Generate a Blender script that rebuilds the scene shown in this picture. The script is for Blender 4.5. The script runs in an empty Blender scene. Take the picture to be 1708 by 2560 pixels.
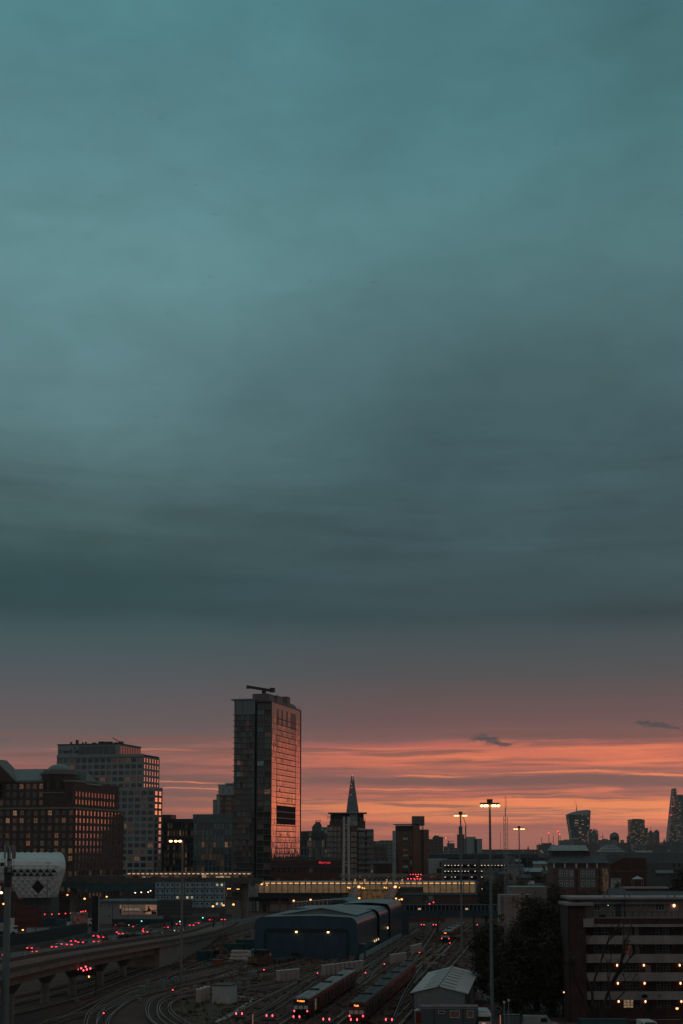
import bpy, math, random
from mathutils import Vector, Matrix
R = math.radians
rnd = random.Random(7)
SC = bpy.context.scene
COL = SC.collection

# ---------------------------------------------------------------- camera
EYE, FOC, CX, HY = 27.0, 3700.0, 854.0, 2125.0          # eye height in m, scale at the horizon, centre column and horizon row in photo pixels
PITCH = R(6.5)
TH, CO, SI = math.tan(PITCH), math.cos(PITCH), math.sin(PITCH)
FL = FOC * CO                                           # focal length in photo pixels
PR = HY - FL * TH                                       # row of the principal point
cam_data = bpy.data.cameras.new('camera')
cam = bpy.data.objects.new('camera', cam_data)
COL.objects.link(cam)
cam.location = (0, 0, EYE)
cam.rotation_euler = (R(90) + PITCH, 0, 0)
cam_data.sensor_fit = 'HORIZONTAL'
cam_data.sensor_width = 36.0
cam_data.lens = 36.0 * FL / 1708.0
cam_data.shift_y = (PR - 1280.0) / 1708.0
cam_data.clip_start = 0.5
cam_data.clip_end = 60000
SC.camera = cam
SC.view_settings.view_transform = 'Standard'
SC.view_settings.look = 'None'
SC.view_settings.exposure = 0.0
SC.view_settings.gamma = 1.0
SC.cycles.use_denoising = True
SC.cycles.volume_bounces = 1
SC.cycles.max_bounces = 6
SC.cycles.transparent_max_bounces = 8

def te(py):                                             # tangent of the elevation seen at a photo row
    a = (PR - py) / FL
    return (a + TH) / (1 - a * TH)
def W(px, d, py=HY): return (px - CX) / FL * (CO + te(py) * SI) * d      # sideways metres of a photo column at depth d
def Zp(py, d): return EYE + te(py) * d                  # height of a photo row at depth d
def D(py, z=0.0): return (EYE - z) / -te(py)            # depth of a row on the level z
def G(px, py, z=0.0):
    d = D(py, z)
    return Vector((W(px, d, py), d, z))

def lin(c):
    return tuple(((v / 255 + .055) / 1.055) ** 2.4 if v > 10 else v / 255 / 12.92 for v in c)

# ---------------------------------------------------------------- world: dusk cloud deck with the glow of a set sun to the north-west
world = bpy.data.worlds.new('World')
SC.world = world
world.use_nodes = True
NT = world.node_tree
NT.nodes.clear()

def nd(t, **kw):
    n = NT.nodes.new(t)
    for k, v in kw.items(): setattr(n, k, v)
    return n
def put(sock, v):
    if isinstance(v, bpy.types.NodeSocket): NT.links.new(v, sock)
    else: sock.default_value = v
def ma(op, a, b=None, c=None, clamp=False):
    n = nd('ShaderNodeMath', operation=op, use_clamp=clamp)
    put(n.inputs[0], a)
    if b is not None: put(n.inputs[1], b)
    if c is not None: put(n.inputs[2], c)
    return n.outputs[0]
def sst(x, a, b):
    n = nd('ShaderNodeMapRange', interpolation_type='SMOOTHSTEP')
    put(n.inputs[0], x); n.inputs[1].default_value = a; n.inputs[2].default_value = b
    return n.outputs[0]
def mixc(f, a, b, mode='MIX'):
    n = nd('ShaderNodeMix', data_type='RGBA', blend_type=mode)
    n.clamp_factor = True
    put(n.inputs[0], f); put(n.inputs[6], a); put(n.inputs[7], b)
    return n.outputs[2]
def noise(x, y, z, detail=4, rough=.55, dist=0.0):
    v = nd('ShaderNodeCombineXYZ')
    put(v.inputs[0], x); put(v.inputs[1], y); put(v.inputs[2], z)
    n = nd('ShaderNodeTexNoise')
    n.inputs['Scale'].default_value = 1; n.inputs['Detail'].default_value = detail
    n.inputs['Roughness'].default_value = rough; n.inputs['Distortion'].default_value = dist
    NT.links.new(v.outputs[0], n.inputs['Vector'])
    return n.outputs[0]
def ramp(fac, stops):
    n = nd('ShaderNodeValToRGB')
    e = n.color_ramp.elements
    while len(e) > 1: e.remove(e[-1])
    for i, (p, c) in enumerate(stops):
        q = e[0] if i == 0 else e.new(p)
        q.position = p; q.color = (*lin(c), 1)
    put(n.inputs[0], fac)
    return n.outputs[0]

tc = nd('ShaderNodeTexCoord')
sx = nd('ShaderNodeSeparateXYZ'); NT.links.new(tc.outputs['Generated'], sx.inputs[0])
DX, DY, DZ = sx.outputs
AZ = ma('ARCTAN2', DX, DY)                                       # azimuth, 0 = due ahead
TE = ma('DIVIDE', DZ, ma('SQRT', ma('ADD', ma('MULTIPLY', DX, DX), ma('MULTIPLY', DY, DY))))   # tangent of elevation
def az(px): return (px - CX) / FOC
def blob(px, py, sx_, sy_, slope=0.0):
    da = ma('SUBTRACT', AZ, az(px))
    dt = ma('SUBTRACT', ma('SUBTRACT', TEW, te(py)), ma('MULTIPLY', da, slope))
    q = ma('ADD', ma('POWER', ma('ABSOLUTE', ma('DIVIDE', da, sx_ / FOC)), 2), ma('POWER', ma('ABSOLUTE', ma('DIVIDE', dt, sy_ / FOC)), 2))
    return ma('POWER', 2.718, ma('MULTIPLY', q, -1))

low = ma('SUBTRACT', 1.0, sst(TE, .05, .14))                     # 1 in the bands near the horizon
n_warp = noise(ma('MULTIPLY', AZ, 9), ma('MULTIPLY', TE, ma('MULTIPLY_ADD', low, 30, 15)), 1.3, 5)
n_warp2 = noise(ma('MULTIPLY', AZ, 10), ma('MULTIPLY', TE, 16), 5.1, 5)
amp = ma('ADD', ma('MULTIPLY', ma('MULTIPLY', low, .016), 1), ma('MULTIPLY', sst(TE, .12, .3), .07))
TEW = ma('ADD', TE, ma('MULTIPLY', ma('SUBTRACT', ma('ADD', ma('MULTIPLY', n_warp, .6), ma('MULTIPLY', n_warp2, .4)), .5), amp))
FAC = ma('MULTIPLY', TEW, 1.0 / .66, clamp=True)
def stops(lst): return [(te(y) / .66, c) for y, c in lst]
COLD = ramp(FAC, stops([(2125, (112, 68, 60)), (2060, (172, 92, 75)), (2025, (148, 89, 80)), (1985, (113, 87, 84)), (1950, (116, 88, 86)),
    (1925, (142, 92, 86)), (1885, (128, 98, 94)), (1860, (108, 92, 92)), (1800, (98, 90, 92)), (1740, (90, 88, 92)), (1690, (80, 87, 91)),
    (1620, (69, 86, 90)), (1570, (62, 83, 88)), (1535, (52, 77, 81)), (1500, (49, 75, 79)), (1450, (52, 78, 82)), (1380, (64, 90, 92)), (1250, (74, 100, 103)),
    (1150, (82, 112, 116)), (1000, (91, 125, 130)), (700, (98, 139, 143)), (480, (92, 135, 140)), (200, (85, 129, 135)), (0, (84, 135, 142))]))
WARM = ramp(FAC, stops([(2125, (140, 88, 78)), (2092, (155, 95, 82)), (2080, (150, 92, 80)), (2060, (200, 113, 83)), (2030, (219, 129, 86)),
    (2006, (222, 127, 82)), (1992, (190, 105, 82)), (1968, (165, 98, 86)), (1930, (160, 98, 88)), (1915, (203, 111, 86)), (1888, (213, 115, 89)),
    (1865, (190, 104, 92)), (1848, (128, 92, 90)), (1800, (110, 84, 84)), (1740, (96, 82, 84)), (1690, (82, 81, 84)), (1600, (68, 80, 84)),
    (1545, (56, 74, 80)), (1400, (61, 84, 89)), (1150, (65, 92, 98)), (900, (76, 106, 111)), (600, (84, 124, 128)), (300, (80, 126, 131)), (0, (76, 120, 126))]))
warm = ma('MULTIPLY', sst(AZ, -.17, .07), ma('SUBTRACT', 1.0, sst(AZ, .8, 1.6)))
sky = mixc(warm, COLD, WARM)

# grey-mauve strata and salmon streaks in the afterglow
band = ma('MULTIPLY', sst(TE, .004, .02), ma('SUBTRACT', 1.0, sst(TE, .07, .085)))
st1 = noise(ma('MULTIPLY', AZ, 7), ma('MULTIPLY', TE, 190), 3.7, 7, .62, .25)
st2 = noise(ma('MULTIPLY', AZ, 13), ma('MULTIPLY', TE, 210), 9.2, 6, .6, .4)
sky = mixc(ma('MULTIPLY', ma('MULTIPLY', sst(st1, .46, .62), band), .8), sky, (*lin((126, 88, 82)), 1))
hot = ma('MULTIPLY', sst(st2, .52, .7), ma('MULTIPLY', band, ma('MULTIPLY_ADD', warm, .75, .12)))
sky = mixc(ma('MULTIPLY', hot, .75), sky, (*lin((236, 128, 92)), 1))
sky = mixc(ma('MULTIPLY', ma('MULTIPLY', blob(1500, 1953, 900, 17), ma('MULTIPLY_ADD', warm, .9, .0)), .9, clamp=True), sky, (*lin((122, 87, 81)), 1))
sky = mixc(ma('MULTIPLY', blob(1300, 2070, 560, 9), .75), sky, (*lin((132, 86, 79)), 1))
e = noise(ma('MULTIPLY', AZ, 22), ma('MULTIPLY', TE, 300), 4.4, 5, .62, .3)
for px, py, sx_, sy_, k in ((1050, 1884, 190, 7, .75), (1150, 1908, 160, 5, .5), (960, 1952, 330, 13, .9), (1440, 1953, 420, 16, .95), (1700, 1960, 200, 8, .8), (1280, 1990, 150, 4, .7), (1420, 1998, 170, 4, .7), (1080, 2012, 170, 5, .75), (1330, 1978, 200, 3, .6),
                         (1000, 1985, 220, 4, .6), (1560, 1925, 160, 4, .5), (1650, 1912, 90, 4, .5), (1380, 1905, 120, 4, .45), (1450, 1842, 420, 14, .8), (470, 1952, 300, 9, .8), (420, 1990, 220, 8, .75), (560, 1965, 200, 4, .5), (520, 2010, 260, 9, .6), (100, 1892, 160, 8, .7), (820, 1925, 130, 5, .5)):
    f = sst(ma('ADD', blob(px, py, sx_, sy_), ma('MULTIPLY', ma('SUBTRACT', e, .5), .9)), .22, .8)
    sky = mixc(ma('MULTIPLY', f, k), sky, (*lin((121, 86, 81)), 1))
for px, py, sx_, sy_, k in ((1500, 1875, 260, 6, .6), (1130, 1897, 200, 4, .5), (1420, 1933, 220, 4, .7), (1080, 1938, 120, 3, .7), (1250, 2003, 240, 3, .8), (1000, 1974, 200, 3, .7), (1640, 1938, 120, 4, .8), (950, 1868, 160, 4, .4), (470, 1958, 120, 2, .8), (500, 1974, 160, 2.5, .6), (320, 1880, 200, 4, .4)):
    f = sst(ma('ADD', blob(px, py, sx_, sy_), ma('MULTIPLY', ma('SUBTRACT', e, .5), 1.0)), .3, .9)
    sky = mixc(ma('MULTIPLY', f, k), sky, (*lin((232, 130, 88)), 1))
n = noise(ma('MULTIPLY', AZ, 150), ma('MULTIPLY', TE, 330), 8.8, 4, .68, .6)
for px, py, sx_, sy_, sl in ((1200, 1850, 26, 11, .0), (1226, 1856, 34, 13, -.2), (1262, 1867, 32, 6, -.1), (1604, 1814, 24, 7, -.05), (1640, 1820, 50, 9, -.1), (1675, 1827, 34, 5, -.1)):
    f = sst(ma('ADD', blob(px, py, sx_, sy_, sl), ma('MULTIPLY', ma('SUBTRACT', n, .5), 1.9)), .3, .85)
    sky = mixc(ma('MULTIPLY', f, .85), sky, (*lin((78, 74, 77)), 1))

# soft light and shade of the cloud deck higher up; dark corner lobes add a lens vignette
up = sst(TE, .11, .22)
c1 = noise(ma('MULTIPLY', AZ, 9), ma('MULTIPLY', TE, 13), 2.2, 6, .52, .3)
c2 = noise(ma('MULTIPLY', AZ, 22), ma('MULTIPLY', TE, 40), 7.7, 5, .5, .5)
shade = ma('ADD', ma('MULTIPLY', ma('SUBTRACT', c1, .5), .30), ma('MULTIPLY', ma('SUBTRACT', c2, .5), .20))
c3 = noise(ma('MULTIPLY', AZ, 8), ma('MULTIPLY', TE, 62), 6.1, 6, .6, .5)
shade = ma('ADD', shade, ma('MULTIPLY', ma('MULTIPLY', ma('SUBTRACT', c3, .5), .5), ma('SUBTRACT', 1.0, sst(TE, .24, .36))))
shade = ma('MULTIPLY', shade, up)
lobes = [(1300, 960, 330, 190, .3, -.15), (800, 1330, 800, 110, 0, -.10), (660, 690, 420, 140, .15, .08), (1060, 520, 260, 60, .1, .05), (1660, 120, 210, 480, 0, -.22), (1640, 1150, 240, 200, 0, -.10), (60, 60, 260, 300, 0, -.06),
         (640, 990, 100, 55, .3, -.09), (700, 765, 90, 40, .5, -.05), (60, 1450, 480, 54, 0, -.09), (80, 1526, 560, 40, 0, -.08), (450, 1494, 420, 26, 0, .10), (380, 1380, 420, 30, 0, -.06),
         (1640, 1535, 260, 30, 0, -.14), (1200, 1372, 320, 16, -.1, .09), (820, 1155, 150, 45, 0, .09), (150, 1085, 260, 60, .1, .06), (1500, 1290, 260, 30, -.1, .06), (620, 1265, 260, 40, .05, -.07)]
for px, py, a, b, sl, k in lobes:
    shade = ma('ADD', shade, ma('MULTIPLY', blob(px, py, a, b, sl), k))
sky = mixc(1.0, sky, ma('ADD', 1.0, shade), 'MULTIPLY')

# glow boost added out of view to brighten mirrored flanks; horizon lift offsets haze
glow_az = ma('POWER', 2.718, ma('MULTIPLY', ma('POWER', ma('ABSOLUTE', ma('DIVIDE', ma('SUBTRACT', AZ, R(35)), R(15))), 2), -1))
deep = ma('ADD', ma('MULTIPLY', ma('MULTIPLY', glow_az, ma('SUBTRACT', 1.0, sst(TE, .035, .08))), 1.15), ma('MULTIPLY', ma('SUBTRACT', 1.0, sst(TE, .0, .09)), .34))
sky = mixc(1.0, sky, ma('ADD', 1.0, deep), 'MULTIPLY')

# unseen sky behind the camera and overhead, greyed and raised for its fill light
back = sst(ma('MULTIPLY', DY, -1), -.2, .5)
sky = mixc(ma('MULTIPLY', back, .9), sky, (*lin((106, 104, 104)), 1))

zen = sst(TE, .7, 2.2)
sky = mixc(zen, sky, (*lin((116, 105, 101)), 1))

sky = mixc(sst(TE, .0, -.0015), sky, (*lin((40, 46, 48)), 1))              # land below the horizon
nis = nd('ShaderNodeTexSky', sky_type='NISHITA')
nis.sun_disc = False
nis.sun_elevation = R(0.6)
nis.sun_rotation = R(32)
nis.altitude = 30
nis.dust_density = 3
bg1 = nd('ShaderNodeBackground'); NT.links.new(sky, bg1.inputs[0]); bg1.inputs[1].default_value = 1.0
bg2 = nd('ShaderNodeBackground'); NT.links.new(nis.outputs[0], bg2.inputs[0]); bg2.inputs[1].default_value = 0.004
ad = nd('ShaderNodeAddShader'); NT.links.new(bg1.outputs[0], ad.inputs[0]); NT.links.new(bg2.outputs[0], ad.inputs[1])
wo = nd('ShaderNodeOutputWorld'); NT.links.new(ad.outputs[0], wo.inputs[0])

# the last of the sun: one weak, very soft warm lamp low in the north-west
sun_data = bpy.data.lights.new('sun', 'SUN')
sun_data.energy = 0.06
sun_data.angle = R(14)
sun_data.color = (1.0, .42, .30)
sun = bpy.data.objects.new('sun', sun_data)
COL.objects.link(sun)
sun.rotation_euler = Vector((-math.sin(R(62)), -math.cos(R(62)), -.10)).to_track_quat('-Z', 'Y').to_euler()

# ---------------------------------------------------------------- materials
MATS = {}
def principled(name):
    m = bpy.data.materials.new(name); m.use_nodes = True
    t = m.node_tree
    return m, t, t.nodes['Principled BSDF']
def mat(name, rgb, rough=.75, metal=0.0, var=.25, scale=.6, stretch=(1, 1, 1), bump=0.0, bscale=6.0, ribs=None, spec=.4):
    """weathered solid colour; ribs=(axis, pitch in m) adds pressed ribs to a sheet"""
    if name in MATS: return MATS[name]
    m, t, b = principled(name)
    L = t.links.new
    co = t.nodes.new('ShaderNodeTexCoord'); mp = t.nodes.new('ShaderNodeMapping'); mp.inputs['Scale'].default_value = stretch
    L(co.outputs['Object'], mp.inputs[0])
    n = t.nodes.new('ShaderNodeTexNoise'); n.inputs['Scale'].default_value = scale; n.inputs['Detail'].default_value = 6; n.inputs['Roughness'].default_value = .65
    L(mp.outputs[0], n.inputs['Vector'])
    cr = t.nodes.new('ShaderNodeValToRGB'); e = cr.color_ramp.elements
    e[0].position, e[1].position = .3, .7
    e[0].color = (*[max(0, v * (1 - var)) for v in rgb], 1); e[1].color = (*[min(1, v * (1 + var)) for v in rgb], 1)
    L(n.outputs[0], cr.inputs[0]); L(cr.outputs[0], b.inputs['Base Color'])
    b.inputs['Roughness'].default_value = rough; b.inputs['Metallic'].default_value = metal
    b.inputs['Specular IOR Level'].default_value = spec
    h = None
    if ribs:
        w = t.nodes.new('ShaderNodeTexWave'); w.bands_direction = ribs[0]; w.inputs['Scale'].default_value = math.pi / 10 / ribs[1]
        L(co.outputs['Object'], w.inputs[0]); h = w.outputs['Fac']; bump = bump or .6
    elif bump:
        n2 = t.nodes.new('ShaderNodeTexNoise'); n2.inputs['Scale'].default_value = bscale; n2.inputs['Detail'].default_value = 4
        L(co.outputs['Object'], n2.inputs['Vector']); h = n2.outputs[0]
    if h is not None:
        bp = t.nodes.new('ShaderNodeBump'); bp.inputs['Strength'].default_value = bump; bp.inputs['Distance'].default_value = .08
        L(h, bp.inputs['Height']); L(bp.outputs[0], b.inputs['Normal'])
    MATS[name] = m
    return m
def glow(name, rgb, strength, base=(.1, .1, .1), patchy=0.0, scale=1.2):
    """lamps and lit panes: a dark glossy pane that also gives off light, uneven when patchy"""
    if name in MATS: return MATS[name]
    m, t, b = principled(name)
    b.inputs['Base Color'].default_value = (*base, 1); b.inputs['Roughness'].default_value = .15
    b.inputs['Emission Color'].default_value = (*rgb, 1); b.inputs['Emission Strength'].default_value = strength
    if patchy:
        L = t.links.new
        co = t.nodes.new('ShaderNodeTexCoord'); oi = t.nodes.new('ShaderNodeObjectInfo')
        ad = t.nodes.new('ShaderNodeVectorMath'); ad.operation = 'ADD'
        sc_ = t.nodes.new('ShaderNodeVectorMath'); sc_.operation = 'SCALE'; sc_.inputs['Scale'].default_value = 37
        cb = t.nodes.new('ShaderNodeCombineXYZ'); L(oi.outputs['Random'], cb.inputs[0]); L(oi.outputs['Random'], cb.inputs[2]); L(cb.outputs[0], sc_.inputs[0])
        L(co.outputs['Object'], ad.inputs[0]); L(sc_.outputs[0], ad.inputs[1])
        n = t.nodes.new('ShaderNodeTexNoise'); n.inputs['Scale'].default_value = scale; n.inputs['Detail'].default_value = 3
        L(ad.outputs[0], n.inputs['Vector'])
        mr = t.nodes.new('ShaderNodeMapRange'); mr.inputs[1].default_value = .35; mr.inputs[2].default_value = .68
        mr.inputs[3].default_value = strength * (1 - patchy); mr.inputs[4].default_value = strength * 1.35
        L(n.outputs[0], mr.inputs[0])
        wv = t.nodes.new('ShaderNodeMapRange'); wv.inputs[3].default_value = 1 - patchy * .75; wv.inputs[4].default_value = 1 + patchy * .45; L(oi.outputs['Random'], wv.inputs[0])
        mu = t.nodes.new('ShaderNodeMath'); mu.operation = 'MULTIPLY'; L(mr.outputs[0], mu.inputs[0]); L(wv.outputs[0], mu.inputs[1]); L(mu.outputs[0], b.inputs['Emission Strength'])
    MATS[name] = m
    return m
def mirror(name, rgb, rough=.06, metal=.9, wob=.0, wscale=.35, cell=None):
    """reflective glazing; wob tilts each pane a little, as real curtain walling does"""
    if name in MATS: return MATS[name]
    m, t, b = principled(name); L = t.links.new
    b.inputs['Base Color'].default_value = (*rgb, 1); b.inputs['Roughness'].default_value = rough; b.inputs['Metallic'].default_value = metal
    if wob:
        co = t.nodes.new('ShaderNodeTexCoord'); src = co.outputs['Object']
        if cell:
            sn = t.nodes.new('ShaderNodeVectorMath'); sn.operation = 'SNAP'; sn.inputs[1].default_value = cell
            L(src, sn.inputs[0])
            wn = t.nodes.new('ShaderNodeTexWhiteNoise'); L(sn.outputs[0], wn.inputs[0])
            ns = t.nodes.new('ShaderNodeTexNoise'); ns.inputs['Scale'].default_value = wscale; L(src, ns.inputs['Vector'])
            v1 = t.nodes.new('ShaderNodeVectorMath'); v1.operation = 'SUBTRACT'; v1.inputs[1].default_value = (.5, .5, .5); L(wn.outputs['Color'], v1.inputs[0])
            v2 = t.nodes.new('ShaderNodeVectorMath'); v2.operation = 'SCALE'; v2.inputs['Scale'].default_value = wob; L(v1.outputs[0], v2.inputs[0])
            v4 = t.nodes.new('ShaderNodeVectorMath'); v4.operation = 'SUBTRACT'; v4.inputs[1].default_value = (.5, .5, .5); L(ns.outputs['Color'], v4.inputs[0])
            v5 = t.nodes.new('ShaderNodeVectorMath'); v5.operation = 'SCALE'; v5.inputs['Scale'].default_value = wob * 1.2; L(v4.outputs[0], v5.inputs[0])
            ge = t.nodes.new('ShaderNodeNewGeometry')
            v3 = t.nodes.new('ShaderNodeVectorMath'); v3.operation = 'ADD'; L(ge.outputs['Normal'], v3.inputs[0]); L(v2.outputs[0], v3.inputs[1])
            v6 = t.nodes.new('ShaderNodeVectorMath'); v6.operation = 'ADD'; L(v3.outputs[0], v6.inputs[0]); L(v5.outputs[0], v6.inputs[1])
            no = t.nodes.new('ShaderNodeVectorMath'); no.operation = 'NORMALIZE'; L(v6.outputs[0], no.inputs[0]); L(no.outputs[0], b.inputs['Normal'])
    MATS[name] = m
    return m
def gridmat(name, wall, pane, cw, ch, gap, lit=.08, litc=(1.0, .55, .22), lits=.35, rough=.6):
    """a far facade: rows of panes in a wall, a few of them lit; the pattern follows the building's own axes"""
    if name in MATS: return MATS[name]
    m, t, b = principled(name); L = t.links.new
    co = t.nodes.new('ShaderNodeTexCoord'); s = t.nodes.new('ShaderNodeSeparateXYZ'); L(co.outputs['Object'], s.inputs[0])
    a = t.nodes.new('ShaderNodeMath'); a.operation = 'ADD'; L(s.outputs[0], a.inputs[0]); L(s.outputs[1], a.inputs[1])
    c = t.nodes.new('ShaderNodeCombineXYZ'); L(a.outputs[0], c.inputs[0]); L(s.outputs[2], c.inputs[1])
    k = t.nodes.new('ShaderNodeTexBrick'); k.offset = 0; k.squash = 1
    k.inputs['Scale'].default_value = 1; k.inputs['Brick Width'].default_value = cw; k.inputs['Row Height'].default_value = ch
    k.inputs['Mortar Size'].default_value = gap; k.inputs['Mortar Smooth'].default_value = 0
    k.inputs['Color1'].default_value = (0, 0, 0, 1); k.inputs['Color2'].default_value = (1, 1, 1, 1); k.inputs['Mortar'].default_value = (0, 0, 0, 1)
    L(c.outputs[0], k.inputs['Vector'])
    mx = t.nodes.new('ShaderNodeMix'); mx.data_type = 'RGBA'; L(k.outputs['Fac'], mx.inputs[0])
    mx.inputs[6].default_value = (*pane, 1); mx.inputs[7].default_value = (*wall, 1)
    n = t.nodes.new('ShaderNodeTexNoise'); n.inputs['Scale'].default_value = .15; n.inputs['Detail'].default_value = 5; L(co.outputs['Object'], n.inputs['Vector'])
    mr = t.nodes.new('ShaderNodeMapRange'); mr.inputs[3].default_value = .7; mr.inputs[4].default_value = 1.3; L(n.outputs[0], mr.inputs[0])
    mm = t.nodes.new('ShaderNodeMix'); mm.data_type = 'RGBA'; mm.blend_type = 'MULTIPLY'; mm.inputs[0].default_value = 1
    L(mx.outputs[2], mm.inputs[6]); L(mr.outputs[0], mm.inputs[7]); L(mm.outputs[2], b.inputs['Base Color'])
    rr = t.nodes.new('ShaderNodeMapRange'); rr.inputs[3].default_value = .12; rr.inputs[4].default_value = rough; L(k.outputs['Fac'], rr.inputs[0]); L(rr.outputs[0], b.inputs['Roughness'])
    if lit:
        g = t.nodes.new('ShaderNodeMapRange'); g.inputs[1].default_value = 1 - lit; g.inputs[2].default_value = 1; g.inputs[3].default_value = 0; g.inputs[4].default_value = lits
        L(k.outputs['Color'], g.inputs[0]); L(g.outputs[0], b.inputs['Emission Strength']); b.inputs['Emission Color'].default_value = (*litc, 1)
    MATS[name] = m
    return m
def brickmat(name, c1, c2, mortar, bw=.22, bh=.075):
    if name in MATS: return MATS[name]
    m, t, b = principled(name); L = t.links.new
    co = t.nodes.new('ShaderNodeTexCoord'); s = t.nodes.new('ShaderNodeSeparateXYZ'); L(co.outputs['Object'], s.inputs[0])
    a = t.nodes.new('ShaderNodeMath'); a.operation = 'ADD'; L(s.outputs[0], a.inputs[0]); L(s.outputs[1], a.inputs[1])
    c = t.nodes.new('ShaderNodeCombineXYZ'); L(a.outputs[0], c.inputs[0]); L(s.outputs[2], c.inputs[1])
    k = t.nodes.new('ShaderNodeTexBrick'); k.inputs['Scale'].default_value = 1; k.inputs['Brick Width'].default_value = bw; k.inputs['Row Height'].default_value = bh
    k.inputs['Mortar Size'].default_value = .008
    k.inputs['Color1'].default_value = (*c1, 1); k.inputs['Color2'].default_value = (*c2, 1); k.inputs['Mortar'].default_value = (*mortar, 1)
    L(c.outputs[0], k.inputs['Vector'])
    n = t.nodes.new('ShaderNodeTexNoise'); n.inputs['Scale'].default_value = .5; n.inputs['Detail'].default_value = 6; L(co.outputs['Object'], n.inputs['Vector'])
    mr = t.nodes.new('ShaderNodeMapRange'); mr.inputs[1].default_value = .3; mr.inputs[2].default_value = .7; mr.inputs[3].default_value = .65; mr.inputs[4].default_value = 1.25; L(n.outputs[0], mr.inputs[0])
    mm = t.nodes.new('ShaderNodeMix'); mm.data_type = 'RGBA'; mm.blend_type = 'MULTIPLY'; mm.inputs[0].default_value = 1
    L(k.outputs['Color'], mm.inputs[6]); L(mr.outputs[0], mm.inputs[7]); L(mm.outputs[2], b.inputs['Base Color'])
    b.inputs['Roughness'].default_value = .85
    MATS[name] = m
    return m

# ---------------------------------------------------------------- meshes
class MB:
    def __init__(s): s.v, s.f, s.m = [], [], []
    def add(s, vs, fs, m=0):
        o = len(s.v); s.v += [tuple(p) for p in vs]; s.f += [tuple(i + o for i in f) for f in fs]; s.m += [m] * len(fs)
        return s
    def box(s, x0, x1, y0, y1, z0, z1, m=0):
        return s.add([(x0, y0, z0), (x1, y0, z0), (x1, y1, z0), (x0, y1, z0), (x0, y0, z1), (x1, y0, z1), (x1, y1, z1), (x0, y1, z1)],
                     [(0, 3, 2, 1), (4, 5, 6, 7), (0, 1, 5, 4), (1, 2, 6, 5), (2, 3, 7, 6), (3, 0, 4, 7)], m)
    def rbox(s, o, a, x0, x1, y0, y1, z0, z1, m=0):      # box in a frame turned by a round o
        c, n = math.cos(a), math.sin(a)
        P = lambda x, y, z: (o[0] + c * x - n * y, o[1] + n * x + c * y, o[2] + z)
        return s.add([P(x0, y0, z0), P(x1, y0, z0), P(x1, y1, z0), P(x0, y1, z0), P(x0, y0, z1), P(x1, y0, z1), P(x1, y1, z1), P(x0, y1, z1)],
                     [(0, 3, 2, 1), (4, 5, 6, 7), (0, 1, 5, 4), (1, 2, 6, 5), (2, 3, 7, 6), (3, 0, 4, 7)], m)
    def quad(s, a, b, c, d, m=0): return s.add([a, b, c, d], [(0, 1, 2, 3)], m)
    def prism(s, prof, y0, y1, m=0):                     # profile of (x, z), counter-clockwise seen from -y, pulled along y
        n = len(prof)
        s.add([(x, y0, z) for x, z in prof] + [(x, y1, z) for x, z in prof],
              [tuple(range(n)), tuple(range(2 * n - 1, n - 1, -1))] + [(i, i + n, (i + 1) % n + n, (i + 1) % n) for i in range(n)], m)
        return s
    def xprism(s, prof, x0, x1, m=0):                    # profile of (y, z) pulled along x
        n = len(prof)
        s.add([(x0, y, z) for y, z in prof] + [(x1, y, z) for y, z in prof],
              [tuple(range(n - 1, -1, -1)), tuple(range(n, 2 * n))] + [(i, (i + 1) % n, (i + 1) % n + n, i + n) for i in range(n)], m)
        return s
    def cyl(s, a, b, r0, r1=None, n=8, m=0, cap=True):
        r1 = r0 if r1 is None else r1
        a, b = Vector(a), Vector(b); d = (b - a).normalized()
        u = d.orthogonal().normalized(); w = d.cross(u)
        vs = [a + (u * math.cos(t) + w * math.sin(t)) * r0 for t in [2 * math.pi * i / n for i in range(n)]]
        vs += [b + (u * math.cos(t) + w * math.sin(t)) * r1 for t in [2 * math.pi * i / n for i in range(n)]]
        fs = [(i, (i + 1) % n, (i + 1) % n + n, i + n) for i in range(n)]
        if cap: fs += [tuple(range(n - 1, -1, -1)), tuple(range(n, 2 * n))]
        return s.add(vs, fs, m)
    def path(s, pts, r, n=5, m=0):
        for a, b in zip(pts, pts[1:]): s.cyl(a, b, r, r, n, m)
        return s
    def ball(s, c, rx, ry=None, rz=None, n=8, k=5, m=0):
        ry, rz = ry or rx, rz or rx
        vs = [(c[0], c[1], c[2] + rz)]
        for j in range(1, k):
            t = math.pi * j / k
            vs += [(c[0] + rx * math.sin(t) * math.cos(2 * math.pi * i / n), c[1] + ry * math.sin(t) * math.sin(2 * math.pi * i / n), c[2] + rz * math.cos(t)) for i in range(n)]
        vs.append((c[0], c[1], c[2] - rz))
        fs = [(0, 1 + i, 1 + (i + 1) % n) for i in range(n)]
        for j in range(k - 2):
            o = 1 + j * n
            fs += [(o + i, o + n + i, o + n + (i + 1) % n, o + (i + 1) % n) for i in range(n)]
        o = 1 + (k - 2) * n
        fs += [(o + (i + 1) % n, o + i, len(vs) - 1) for i in range(n)]
        return s.add(vs, fs, m)
    def mesh(s, name, mats):
        me = bpy.data.meshes.new(name)
        me.from_pydata(s.v, [], s.f)
        for m in (mats if isinstance(mats, (list, tuple)) else [mats]): me.materials.append(m)
        me.polygons.foreach_set('material_index', s.m)
        me.update()
        return me
    def build(s, name, mats, parent=None, loc=(0, 0, 0), rz=0.0, smooth=False):
        me = s.mesh(name, mats)
        if smooth: me.polygons.foreach_set('use_smooth', [True] * len(me.polygons))
        return put_obj(name, me, parent, loc, rz)
def put_obj(name, data, parent=None, loc=(0, 0, 0), rz=0.0):
    o = bpy.data.objects.new(name, data); COL.objects.link(o)
    o.parent = parent; o.location = loc; o.rotation_euler = (0, 0, rz)
    return o
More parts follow.
